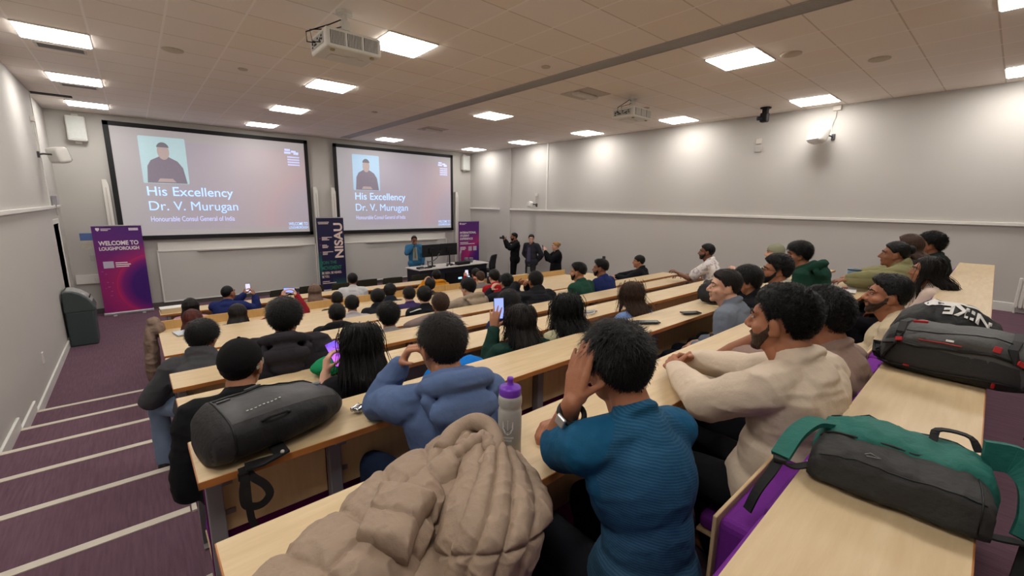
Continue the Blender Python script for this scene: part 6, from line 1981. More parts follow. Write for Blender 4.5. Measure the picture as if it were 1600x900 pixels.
# -- standing at the front
o, J = person('speaker', 'speaker in a bright blue suit holding a microphone to his mouth', 6.11, 11.45, 1.497, 0, yaw=160, hy=0.02, stand=True, w=1.05, skin='brown', hair='short', hcol='black', top=('jacket', (58, 112, 150)), trousers=(52, 96, 128), vox=0.0075, cvox=0.009, off=0.03, collar='shirt', shoes=True,
       arms={1: dict(T=(0.06, 0.16, 1.36), E=(0.24, 0.14, 1.14), d=(-0.4, 0.1, 0.8), n=(-0.6, 0.3, 0.1), curl=(0.9, 1.0, 0.6)), -1: dict(T=(-0.22, 0.10, 0.80), d=(0, 0.2, -1), n=(1, 0, 0))})
q = MB(); q.rings([np.array([(-0.05, 0.142, 1.30), (0.05, 0.142, 1.30), (0.05, 0.13, 1.30), (-0.05, 0.13, 1.30)]), np.array([(-0.075, 0.15, 0.92), (0.075, 0.15, 0.92), (0.075, 0.14, 0.92), (-0.075, 0.14, 0.92)])]); q.build('waistcoat', mat('pale_teal_shirt', (150, 160, 156), 0.8), o)
q = MB(); q.capsule((0.0, 0.155, 1.31), (0.0, 0.158, 1.0), 0.012, 0.02); q.build('necktie', mat('olive_tie', (120, 118, 80), 0.6), o)
glasses(o, J)
P = to_world(J, (0.035, 0.175, 1.445))
m = thing('handheld_microphone', 'black handheld microphone at the mouth of the speaker', 'microphone', tuple(P), 0.2)
q = MB(); q.capsule((0, 0, -0.13), (0, 0, 0.0), 0.013, 0.017); q.build('handle', M_BLACK, m, smooth=True)
q = MB(); q.ell((0, 0, 0.025), (0.024, 0.024, 0.03)); q.build('grille', mat('mic_grille', (60, 60, 62), 0.4, 0.5), m, smooth=True)

o, J = person('photog', 'standing man in a black suit aiming a camera towards the speaker', 8.677, 9.95, 1.60, 0, yaw=62, hy=0.03, stand=True, w=1.04, skin='brown', hair='short', hcol='black', beard=0.005, top=('jacket', (20, 21, 24)), trousers=(18, 18, 21), vox=0.0075, cvox=0.009, off=0.034, collar='shirt', shoes=True,
       arms={-1: dict(T=(-0.08, 0.30, 1.50), E=(-0.22, 0.20, 1.28), d=(0.3, 0.5, 0.6), n=(0.6, -0.2, 0), curl=HOLD), 1: dict(T=(0.08, 0.30, 1.50), E=(0.22, 0.18, 1.28), d=(-0.3, 0.5, 0.6), n=(-0.6, -0.2, 0), curl=HOLD)})
q = MB(); q.rings([np.array([(-0.03, 0.13, 1.38), (0.03, 0.13, 1.38), (0.03, 0.11, 1.38), (-0.03, 0.11, 1.38)]), np.array([(-0.008, 0.152, 1.18), (0.008, 0.152, 1.18), (0.008, 0.13, 1.18), (-0.008, 0.13, 1.18)])]); q.build('shirt_front', mat('white_cuff', (216, 214, 216), 0.8), o)
P = to_world(J, (0.0, 0.37, 1.58))
m = thing('photo_camera', 'black camera held up by the standing man in the black suit', 'camera', tuple(P), math.radians(62))
q = MB(); q.b2((-0.065, -0.03, -0.045), (0.065, 0.03, 0.04)); q.b2((-0.025, -0.03, 0.04), (0.025, 0.03, 0.065)); q.build('body', M_BLACK, m, bevel=0.01)
q = MB(); q.cyl((0, 0.03, -0.005), (0, 0.10, -0.005), 0.034, 18); q.build('lens', MATS['lens_glass'], m)
o, J = person('dark', 'standing man in a dark grey suit with glasses and hands behind his back', 8.652, 9.15, 1.60, 0, yaw=105, hy=0.02, stand=True, hyaw=30, w=1.06, skin='fair', hair='short', hcol='dark', top=('jacket', (46, 46, 54)), trousers=(50, 49, 54), vox=0.0075, cvox=0.009, off=0.034, collar='shirt', shoes=True,
       arms={-1: dict(T=(-0.10, -0.16, 0.92), E=(-0.30, -0.08, 1.14), d=(0.8, -0.1, -0.3), n=(0, -1, 0)), 1: dict(T=(0.10, -0.16, 0.92), E=(0.30, -0.08, 1.14), d=(-0.8, -0.1, -0.3), n=(0, -1, 0))})
glasses(o, J)
q = MB(); q.rings([np.array([(-0.045, 0.135, 1.36), (0.045, 0.135, 1.36), (0.045, 0.12, 1.36), (-0.045, 0.12, 1.36)]), np.array([(-0.06, 0.156, 0.95), (0.06, 0.156, 0.95), (0.06, 0.14, 0.95), (-0.06, 0.14, 0.95)])]); q.build('shirt_front', mat('dark_violet_shirt', (70, 66, 92), 0.8), o)
o, J = person('woman', 'standing blonde woman in a long black coat lifting a phone', 8.438, 7.98, 1.49, 0, yaw=58, hy=0.03, stand=True, w=0.92, hs=0.97, skin='fair', hair='tied', hcol='blond', top=('jacket', (18, 18, 21)), trousers=(18, 18, 21), vox=0.0075, cvox=0.009, off=0.03, collar='crew', shoes=True, hairp=dict(bun=True, t_top=0.018, t_side=0.012),
       arms={-1: dict(T=(-0.06, 0.32, 1.36), E=(-0.20, 0.20, 1.14), d=(0.2, 0.2, 0.9), n=(0.7, 0.2, 0), curl=HOLD), 1: dict(T=(0.07, 0.28, 1.32), E=(0.21, 0.18, 1.12), d=(-0.2, 0.2, 0.9), n=(-0.7, 0.2, 0), curl=HOLD)})
q = MB(); q.rings([np.array([(rx * math.cos(a), ry * math.sin(a) - 0.0, z) for a in np.linspace(0, 2 * PI, 20, endpoint=False)]) for z, rx, ry in ((0.46, 0.22, 0.18), (0.7, 0.205, 0.165), (0.9, 0.195, 0.155), (1.05, 0.17, 0.14))]); q.build('coat_skirt', mat('cloth_woman', (18, 18, 21)), o, smooth=True)
phone('phone lifted by the standing blonde woman', J, (0.0, 0.37, 1.45), (0, 0.1, 1), (0.0, -1, 0.1), M_BLACK)
# ---------------------------------------------------------------- seats under and between the audience
OCC = {8: [0.30, 0.78, 1.64, 2.11, 3.44, 5.06, 5.47, 5.93, 6.53], 7: [0.82, 2.28, 2.74, 3.22, 3.69, 4.25, 5.0], 6: [0.30, 0.84, 1.30, 1.92, 2.41, 3.27, 6.72], 5: [0.65, 2.6, 6.5], 4: [0.30]}
ORDX = ['first', 'second', 'third', 'fourth', 'fifth', 'sixth', 'seventh', 'eighth', 'ninth', 'tenth', 'eleventh', 'twelfth', 'thirteenth', 'fourteenth', 'fifteenth', 'sixteenth']
ROWN = {8: 'rearmost seat row', 7: 'second seat row from the back', 6: 'third seat row from the back', 5: 'fourth seat row from the back', 4: 'fifth seat row from the back'}
SEATX = {8: [0.30, 0.78, 1.26, 1.73, 2.21, 2.69, 3.17, 3.65, 4.13, 4.61, 5.09, 5.57, 6.05, 6.53, 7.01, 7.49]}
for k in (8, 7, 6, 5, 4):
    xs = SEATX.get(k, [0.31 + 0.49 * i for i in range(15)])
    if k == 5: xs = xs[:4]
    if k == 4: xs = xs[:1]
    for i, x in enumerate(xs):
        dn = any(abs(x - ox) < 0.245 for ox in OCC[k])
        put_seat(x, k, dn, 'purple seat %s, %s from the stairs in the %s' % ('down' if dn else 'folded up', ORDX[i], ROWN[k]))
# ---------------------------------------------------------------- bags, coat, bottle and things on the desks
class Bag:
    """soft bag: superellipse sections along a long axis. frame columns: long, wide, up; origin at the base centre"""
    def __init__(self, L, prof, frame, org, p=3.2, squash=0.55, seed=1, crease=0.004):
        self.L, self.prof, self.Fr, self.org, self.p, self.squash = L, prof, np.array(frame, float), np.array(org, float), p, squash
        self.seed, self.crease = seed, crease
    def sec(self, t):
        ts = [q[0] for q in self.prof]
        return [float(np.interp(t, ts, [q[i] for q in self.prof])) for i in (1, 2, 3)]    # half width, height, side shift
    def pt(self, t, a, off=0.0):
        w, h, sh = self.sec(t)
        c, s = math.cos(a), math.sin(a)
        e = 2.0 / self.p
        x = math.copysign(abs(c) ** e, c) * (w + off)
        z = h / 2 + math.copysign(abs(s) ** e, s) * (h / 2 + off)
        n = vnoise(np.array([[t * 7, a * 1.6, self.seed * 3.1]]), self.seed)[0] + 0.5 * vnoise(np.array([[t * 17, a * 3.6, 5.0]]), self.seed + 2)[0]
        k = 1 + self.crease / max(w, 0.02) * n
        v = v3((t - 0.5) * self.L, x * k + sh, max(0.0, z * (k if z > h * 0.4 else 1)))
        return self.org + self.Fr @ v
    def build(self, name, m, parent, nt=40, na=44, smooth=True):
        rs = []
        for t in np.linspace(0, 1, nt):
            rs.append(np.array([self.pt(t, a) for a in np.linspace(0, 2 * PI, na, endpoint=False)]))
        q = MB(); q.rings(rs)
        return q.build(name, m, parent, smooth=smooth)
    def patch(self, name, m, parent, t0, t1, a0, a1, off=0.004, nt=20, na=14, edge=None):
        G = [[self.pt(t, a, off * min(1.0, 6 * min(i, nt - 1 - i) / nt + 0.05, 6 * min(j, na - 1 - j) / na + 0.05)) for j, a in enumerate(np.linspace(a0, a1, na))] for i, t in enumerate(np.linspace(t0, t1, nt))]
        q = MB()
        V = np.array(G).reshape(-1, 3)
        q.add(V, [(i * na + j, i * na + j + 1, (i + 1) * na + j + 1, (i + 1) * na + j) for i in range(nt - 1) for j in range(na - 1)])
        return q.build(name, m, parent, smooth=True)
    def line(self, name, m, parent, path, r=0.0025, off=0.002):
        P = [self.pt(t, a, off) for t, a in path]
        q = MB(); q.tube(P, r, 6)
        return q.build(name, m, parent, smooth=True)
    def block(self, name, m, parent, t, a, size, off=0.004, bevel=0.002, spin=0.0):
        P = self.pt(t, a, off)
        du = unit(self.pt(t + 0.02, a, off) - self.pt(t - 0.02, a, off)); dv = unit(self.pt(t, a + 0.06, off) - self.pt(t, a - 0.06, off))
        n = unit(np.cross(du, dv)); dv = np.cross(n, du)
        Rm = np.stack([du, dv, n], 1) @ rotz(spin)
        q = MB(); q.box(P, size, Rm)
        return q.build(name, m, parent, bevel=bevel)
def lin(a, b, n, f=lambda i: 0): return [(lerp(a[0], b[0], k), lerp(a[1], b[1], k)) for k in np.linspace(0, 1, n)]

M_NYL = mat('black_pack_fabric', (26, 26, 28), 0.62, var=0.12, scale=30, bump=0.25, bscale=45, spec=0.35)
M_NYL2 = mat('smooth_charcoal_panel', (58, 58, 60), 0.5, var=0.06, scale=30, bump=0.1, bscale=30, spec=0.4)
M_WEB = mat('black_webbing', (22, 22, 23), 0.7, var=0.1, scale=200)
M_ZIP = mat('black_zip', (10, 10, 11), 0.5)
M_REFL = mat('reflective_dots', (214, 214, 210), 0.3)

# black anti-theft style pack lying on the seventh desk
fr = np.stack([unit(v3(0.985, 0.16, 0)), unit(v3(-0.16, 0.985, 0)), v3(0, 0, 1)], 1)
o = thing('backpack', 'black backpack lying at the stair end of a desk, straps hanging over the edge', 'backpack', (0, 0, 0))
B = Bag(0.53, [(0, 0.085, 0.075, 0), (0.03, 0.135, 0.13, 0), (0.12, 0.165, 0.165, 0), (0.45, 0.168, 0.175, 0.0), (0.75, 0.135, 0.15, 0.005), (0.92, 0.085, 0.105, 0.02), (1.0, 0.03, 0.05, 0.03)], fr, (0.335, 1.775, 1.687), p=2.7, seed=3, crease=0.005)
B.build('body', M_NYL, o)
B.patch('upper_panel', M_NYL2, o, 0.13, 0.90, 1.35, 2.35, 0.004)
B.patch('bottom_cap', mat('dark_pack_base', (34, 34, 36), 0.55, var=0.1, bump=0.1), o, 0.015, 0.125, -0.25 + PI * 0.9, 2 * PI + 0.6, 0.003)
B.line('seam', M_ZIP, o, [(t, 4.35 + 0.25 * t + 0.0) for t in np.linspace(0.1, 0.95, 20)])
B.line('seam', M_ZIP, o, [(t, 5.55 - 0.3 * t) for t in np.linspace(0.08, 0.96, 20)], 0.003)
B.line('zip', M_ZIP, o, [(0.13, a) for a in np.linspace(1.2, 5.9, 30)], 0.0035)
B.line('zip', M_ZIP, o, [(t, 1.32 - 0.15 * math.sin(t * 3)) for t in np.linspace(0.13, 0.93, 24)], 0.003)
for i in range(9):
    B.block('reflective_dot', M_REFL, o, 0.25 + i * 0.027, 2.05 - i * 0.012, (0.007, 0.0035, 0.002), 0.006, 0)
B.block('fabric_tag', mat('dark_rubber_tag', (70, 71, 73), 0.45), o, 0.42, 0.95, (0.055, 0.028, 0.005), 0.003)
B.block('slot_tab', mat('dark_rubber_tag', (70, 71, 73), 0.45), o, 0.19, 1.42, (0.045, 0.012, 0.005), 0.005)
q = MB(); q.ell(B.pt(0.80, 1.55, 0.004), (0.026, 0.016, 0.005), fr); q.build('oval_badge', mat('dark_badge', (70, 78, 84), 0.3, 0.4), o, smooth=True)
q = MB(); q.tube([B.pt(0.62, -0.35, 0.003), B.pt(0.42, -0.4, 0.006), (0.30, 1.575, 1.70), (0.235, 1.57, 1.694), (0.185, 1.572, 1.694)], 0.01, flat=(0.024, 0.004)); q.build('shoulder_strap', M_WEB, o)
q = MB(); q.tube(spl([(0.185, 1.578, 1.697), (0.20, 1.562, 1.66), (0.235, 1.556, 1.615), (0.245, 1.552, 1.575), (0.215, 1.55, 1.55), (0.175, 1.553, 1.565), (0.170, 1.556, 1.61), (0.178, 1.560, 1.66), (0.176, 1.575, 1.697)], 40), 0.01, flat=(0.013, 0.002), up=(0, 1, 0)); q.build('strap_loop', M_WEB, o)
q = MB(); q.tube([(0.182, 1.560, 1.65), (0.180, 1.550, 1.58), (0.184, 1.552, 1.51), (0.200, 1.556, 1.45)], 0.01, flat=(0.011, 0.002), up=(0, 1, 0)); q.build('strap_tail', M_WEB, o)
q = MB(); q.box((0.178, 1.566, 1.668), (0.035, 0.01, 0.028)); q.build('buckle', M_BLACK, o, bevel=0.003)
q = MB(); q.ell(tuple(np.array((0.30, 1.572, 1.708))), (0.007, 0.004, 0.007)); q.build('white_stud', M_REFL, o, smooth=True)
q = MB(); q.tube([B.pt(0.30, 2.6, 0.0), B.pt(0.34, 2.6, 0.03), B.pt(0.44, 2.6, 0.03), B.pt(0.48, 2.6, 0.0)], 0.006, 8); q.build('grab_handle', M_WEB, o)

# grey pack with red pulls on the rearmost desk
M_GREY = mat('grey_pack_fabric', (82, 82, 82), 0.75, var=0.1, scale=40, bump=0.25, bscale=60)
M_DGREY = mat('dark_grey_pack_fabric', (48, 48, 49), 0.75, var=0.1, scale=40, bump=0.25, bscale=60)
M_RED = mat('red_pull', (172, 34, 38), 0.5)
fr = np.stack([unit(v3(-0.06, -1, 0)), unit(v3(1, -0.06, 0)), v3(0, 0, 1)], 1)
o = thing('backpack', 'large grey backpack with red zip pulls on the rearmost desk', 'backpack', (0, 0, 0))
B = Bag(0.43, [(0, 0.09, 0.08, 0), (0.04, 0.135, 0.15, 0), (0.2, 0.155, 0.185, 0), (0.75, 0.16, 0.19, 0), (0.93, 0.145, 0.165, 0), (1.0, 0.10, 0.09, 0)], fr, (2.42, 0.085, 1.942), p=3.4, seed=8, crease=0.006)
B.build('body', M_GREY, o)
# faces toward the stairs are at angle PI
B.patch('side_panel', M_DGREY, o, 0.03, 0.97, PI * 0.98, PI * 1.42, 0.010)
B.patch('front_pocket', M_GREY, o, 0.20, 0.84, PI * 0.60, PI * 0.93, 0.012)
B.patch('top_pocket', M_DGREY, o, 0.06, 0.19, PI * 0.45, PI * 0.9, 0.010)
B.line('zip', M_ZIP, o, [(t, PI * (0.95 + 0.02 * math.sin(t * 6))) for t in np.linspace(0.05, 0.95, 26)], 0.0045, 0.006)
B.line('zip', M_ZIP, o, [(t, PI * (1.12 + 0.03 * math.sin(t * 5))) for t in np.linspace(0.04, 0.96, 26)], 0.0045, 0.012)
B.line('zip', M_RED, o, [(t, PI * (0.89 + 0.02 * t)) for t in np.linspace(0.30, 0.58, 14)], 0.002, 0.014)
B.line('zip', M_ZIP, o, [(t, PI * (0.80 - 0.13 * t)) for t in np.linspace(0.2, 0.85, 20)], 0.0025, 0.013)
for t, a, sz in ((0.26, 0.56, (0.045, 0.012, 0.010)), (0.17, 0.93, (0.022, 0.016, 0.012)), (0.78, 0.86, (0.020, 0.022, 0.010)), (0.92, 0.93, (0.022, 0.018, 0.010)), (0.80, 1.14, (0.010, 0.026, 0.008)), (0.25, 1.13, (0.02, 0.008, 0.006))):
    B.block('red_tab', M_RED, o, t, PI * a, sz, 0.012)
B.block('white_label', M_REFL, o, 0.5, PI * 0.86, (0.022, 0.008, 0.003), 0.014)
q = MB(); q.tube([B.pt(0.16, PI * 0.45, 0.008), B.pt(0.15, PI * 0.6, 0.016), B.pt(0.16, PI * 0.8, 0.014), B.pt(0.15, PI * 0.95, 0.01), B.pt(0.08, PI * 1.05, 0.012)], 0.006, flat=(0.012, 0.003)); q.build('compression_strap', M_WEB, o)
q = MB(); q.tube([B.pt(0.86, PI * 0.45, 0.008), B.pt(0.87, PI * 0.6, 0.016), B.pt(0.86, PI * 0.8, 0.014), B.pt(0.90, PI * 0.95, 0.01)], 0.006, flat=(0.012, 0.003)); q.build('compression_strap', M_WEB, o)
q = MB(); q.tube([(2.33, -0.13, 2.02), (2.30, -0.15, 1.98), (2.26, -0.16, 1.92), (2.20, -0.15, 1.82)], 0.01, flat=(0.022, 0.005), up=(1, 0, 0)); q.build('strap_tail', M_WEB, o)
q = MB(); q.tube([(2.38, 0.28, 2.02), (2.33, 0.305, 2.03), (2.31, 0.31, 2.0), (2.33, 0.295, 1.97)], 0.012, flat=(0.02, 0.006)); q.build('shoulder_strap', M_WEB, o)
q = MB(); q.box((2.32, 0.297, 2.0), (0.03, 0.03, 0.012)); q.build('buckle', M_BLACK, o, bevel=0.004)

# black bag with the white emblem behind it
o = thing('drawstring_bag', 'black bag with a large white emblem, behind the grey backpack', 'bag', (0, 0, 0))
fr = np.stack([unit(v3(0, -1, 0)), v3(1, 0, 0), v3(0, 0, 1)], 1)
B = Bag(0.40, [(0, 0.06, 0.05, 0), (0.08, 0.13, 0.13, 0), (0.35, 0.17, 0.205, 0), (0.65, 0.17, 0.20, 0), (0.92, 0.14, 0.13, 0), (1.0, 0.07, 0.06, 0)], fr, (2.93, 0.145, 1.945), p=2.4, seed=12, crease=0.010)
B.build('body', mat('black_drawstring_fabric', (22, 23, 23), 0.6, var=0.15, scale=20, bump=0.4, bscale=24, spec=0.35), o)
M_EMB = mat('white_emblem_print', (206, 204, 200), 0.6)
# broad white tick running along the crown of the bag, then the upturned letters under it
for t0, t1, a0, a1 in ((0.30, 0.62, 0.50, 0.66),):
    pass
sw = MB()
N_ = 24
tp, bt = [], []
for i in range(N_):
    f = i / (N_ - 1)
    t = lerp(0.28, 0.86, f)
    hi = 0.62 - 0.10 * f
    th = 0.16 * (1 - f) ** 1.2 * min(1, f * 9 + 0.35) + 0.004
    tp.append(B.pt(t, PI * (hi - 0.06), 0.004)); bt.append(B.pt(t, PI * (hi - 0.06 + th), 0.004))
V = np.array(tp + bt)
sw.add(V, [(i, i + 1, N_ + i + 1, N_ + i) for i in range(N_ - 1)])
sw.build('white_tick', M_EMB, o, smooth=True)
def on_bag(B, me_obj, t0, t1, a0, a1, off):
    """wrap a flat unit-sized lettering mesh onto the bag surface"""
    me = me_obj.data
    for v in me.vertices:
        u, w_ = v.co.x, v.co.y
        v.co = Vector(B.pt(lerp(t0, t1, u), lerp(a0, a1, w_), off + v.co.z))
    me.update()
lt = lettering('lettering', 'NIKE', 1.0, 1.0, (0, 0, 0), M_EMB, o, rot=(0, 0, 0), bold=0.03, depth=0.001)
on_bag(B, lt, 0.86, 0.46, PI * 0.60, PI * 0.80, 0.006)
q = MB(); q.tube([B.pt(0.97, 1.2, 0.004), B.pt(1.0, 1.8, 0.02), B.pt(0.98, 2.6, 0.02), B.pt(0.97, 3.1, 0.01)], 0.005, 8); q.build('drawstring', mat('dark_green_cord', (32, 50, 36), 0.8), o)

# green and black pack nearest the camera
o = thing('backpack', 'green and black backpack with a green strap on the rearmost desk', 'backpack', (0, 0, 0))
M_TEALP = mat('teal_green_fabric', (22, 98, 88), 0.7, var=0.1, scale=25, bump=0.3, bscale=40)
M_BLK2 = mat('washed_black_fabric', (44, 44, 44), 0.75, var=0.14, scale=25, bump=0.35, bscale=30)
fr = np.stack([unit(v3(0.10, -1, 0)), unit(v3(1, 0.10, 0)), v3(0, 0, 1)], 1)
Bg = Bag(0.33, [(0, 0.035, 0.04, 0.01), (0.05, 0.062, 0.085, 0.01), (0.3, 0.078, 0.118, 0.01), (0.8, 0.080, 0.112, 0), (0.95, 0.068, 0.09, 0), (1.0, 0.04, 0.045, 0)], fr, (1.325, 0.100, 1.942), p=2.8, seed=21, crease=0.006)
Bg.build('main_compartment', M_TEALP, o)
Bk = Bag(0.305, [(0, 0.04, 0.05, 0), (0.05, 0.068, 0.085, 0), (0.3, 0.078, 0.104, 0), (0.85, 0.080, 0.094, 0), (0.97, 0.073, 0.084, 0), (1.0, 0.064, 0.07, 0)], fr, (1.228, 0.095, 1.942), p=3.6, seed=23, crease=0.006)
Bk.build('front_pocket', M_BLK2, o)
Bk.line('zip', M_ZIP, o, [(t, PI * (0.36 + 0.04 * math.sin(t * 3))) for t in np.linspace(0.03, 0.97, 24)], 0.003, 0.004)
Bk.line('seam', M_ZIP, o, [(t, PI * (0.80 - 0.04 * t)) for t in np.linspace(0.04, 0.95, 20)], 0.0016, 0.001)
Bk.line('seam', M_ZIP, o, [(0.93, a) for a in np.linspace(PI * 0.3, PI * 1.1, 14)], 0.0016, 0.001)
q = MB(); q.tube([Bk.pt(0.33, PI * 0.62, 0.002), Bk.pt(0.36, PI * 0.58, 0.002), Bk.pt(0.42, PI * 0.62, 0.002), Bk.pt(0.34, PI * 0.64, 0.002)], 0.0010, 5); q.build('stitched_mark', mat('pale_stitch', (140, 142, 140), 0.6), o)
q = MB(); q.tube(spl([(1.30, 0.24, 2.035), (1.25, 0.262, 2.045), (1.18, 0.278, 2.03), (1.11, 0.285, 1.995)], 16), 0.01, flat=(0.020, 0.006)); q.build('padded_strap', M_TEALP, o)
q = MB(); q.tube(spl([(1.115, 0.285, 1.995), (1.085, 0.29, 1.965), (1.05, 0.305, 1.92), (1.03, 0.315, 1.87)], 14), 0.01, flat=(0.011, 0.0025)); q.build('strap_webbing', M_WEB, o)
q = MB(); q.box((1.108, 0.284, 1.99), (0.03, 0.028, 0.012), rotz(0.3)); q.build('buckle', M_BLACK, o, bevel=0.004)
q = MB(); q.tube(spl([(1.105, 0.283, 1.985), (1.14, 0.265, 1.965), (1.20, 0.235, 1.962)], 12), 0.01, flat=(0.010, 0.002)); q.build('strap_webbing', M_WEB, o)
q = MB(); q.tube(spl([(1.37, -0.03, 2.05), (1.385, -0.08, 2.05), (1.365, -0.115, 2.02), (1.325, -0.125, 1.97), (1.29, -0.120, 1.925)], 20), 0.01, flat=(0.032, 0.006), up=(1, 0.2, 0)); st = q.build('padded_strap', M_TEALP, o)
q = MB(); q.tube(spl([(1.402, -0.03, 2.05), (1.417, -0.085, 2.05), (1.397, -0.122, 2.02), (1.357, -0.132, 1.97), (1.322, -0.127, 1.925)], 20), 0.005, 8); q.build('strap_piping', M_ZIP, st)
q = MB(); q.tube(spl([(1.29, -0.120, 1.928), (1.265, -0.116, 1.885), (1.245, -0.112, 1.82), (1.235, -0.11, 1.74)], 14), 0.01, flat=(0.014, 0.0025), up=(1, 0.2, 0)); q.build('strap_webbing', M_WEB, o)
q = MB(); q.box((1.288, -0.119, 1.92), (0.04, 0.012, 0.025)); q.build('buckle', M_BLACK, o, bevel=0.004)
q = MB(); q.tube(spl([(1.22, -0.04, 1.950), (1.205, -0.06, 1.952), (1.24, -0.10, 1.945), (1.285, -0.116, 1.925)], 14), 0.01, flat=(0.010, 0.002)); q.build('strap_webbing', M_WEB, o)
q = MB(); q.tube(spl([(1.375, 0.05, 2.045), (1.395, 0.045, 2.068), (1.40, -0.005, 2.07), (1.385, -0.025, 2.045)], 14), 0.006, flat=(0.008, 0.002)); q.build('grab_handle', M_WEB, o)
Bg.line('zip', M_ZIP, o, [(t, PI * (0.30 - 0.1 * math.sin(t * 3.0))) for t in np.linspace(0.03, 0.97, 22)], 0.002, 0.002)

# quilted coat heaped on the eighth desk and spilling towards the stairs
M_COAT = mat('taupe_quilted_nylon', (150, 130, 112), 0.6, var=0.06, scale=12, bump=0.3, bscale=30, spec=0.3)
o = thing('quilted_coat', 'taupe quilted coat heaped on the desk beside the grey bottle', 'coat', (0, 0, 0))
CA = [[(0.045, 0.872, 1.83), (0.127, 0.746, 1.85), (0.211, 0.664, 1.84), (0.29, 0.627, 1.8)], [(0.144, 0.925, 1.835), (0.198, 0.793, 1.872), (0.254, 0.708, 1.872), (0.341, 0.671, 1.83)], [(0.286, 0.986, 1.84), (0.315, 0.839, 1.882), (0.352, 0.743, 1.885), (0.406, 0.727, 1.85)], [(0.449, 1.053, 1.85), (0.427, 0.892, 1.898), (0.45, 0.822, 1.9), (0.486, 0.794, 1.865)], [(0.611, 1.048, 1.87), (0.567, 0.923, 1.915), (0.559, 0.862, 1.92), (0.552, 0.847, 1.885)], [(0.725, 1.025, 1.9), (0.67, 0.938, 1.935), (0.635, 0.898, 1.93), (0.609, 0.901, 1.89)]]
CB = [[(0.649, 0.908, 1.92), (0.681, 0.871, 1.925), (0.715, 0.855, 1.91), (0.747, 0.849, 1.88)], [(0.575, 0.852, 1.9), (0.58, 0.753, 1.94), (0.63, 0.715, 1.93), (0.729, 0.729, 1.87)], [(0.506, 0.796, 1.88), (0.499, 0.67, 1.94), (0.554, 0.616, 1.93), (0.689, 0.634, 1.86)], [(0.452, 0.748, 1.86), (0.448, 0.623, 1.92), (0.504, 0.568, 1.91), (0.635, 0.601, 1.84)], [(0.416, 0.724, 1.83), (0.417, 0.613, 1.87), (0.473, 0.56, 1.86), (0.577, 0.586, 1.8)], [(0.38, 0.704, 1.77), (0.397, 0.608, 1.79), (0.454, 0.566, 1.77), (0.548, 0.588, 1.7)]]
CP = [[(0.386, 0.932, 1.9), (0.419, 0.84, 1.925), (0.46, 0.782, 1.915)], [(0.319, 0.854, 1.905), (0.35, 0.772, 1.93), (0.386, 0.728, 1.92)], [(0.267, 0.796, 1.9), (0.296, 0.716, 1.92), (0.329, 0.67, 1.91)]]
HD = [(0.565, 0.936, 1.91), (0.632, 0.967, 1.93), (0.688, 0.957, 1.945), (0.711, 0.912, 1.94), (0.693, 0.862, 1.925), (0.645, 0.821, 1.915), (0.585, 0.786, 1.915)]
H2 = [(0.551, 0.881, 1.91), (0.606, 0.878, 1.935), (0.667, 0.876, 1.94), (0.648, 0.826, 1.93)]

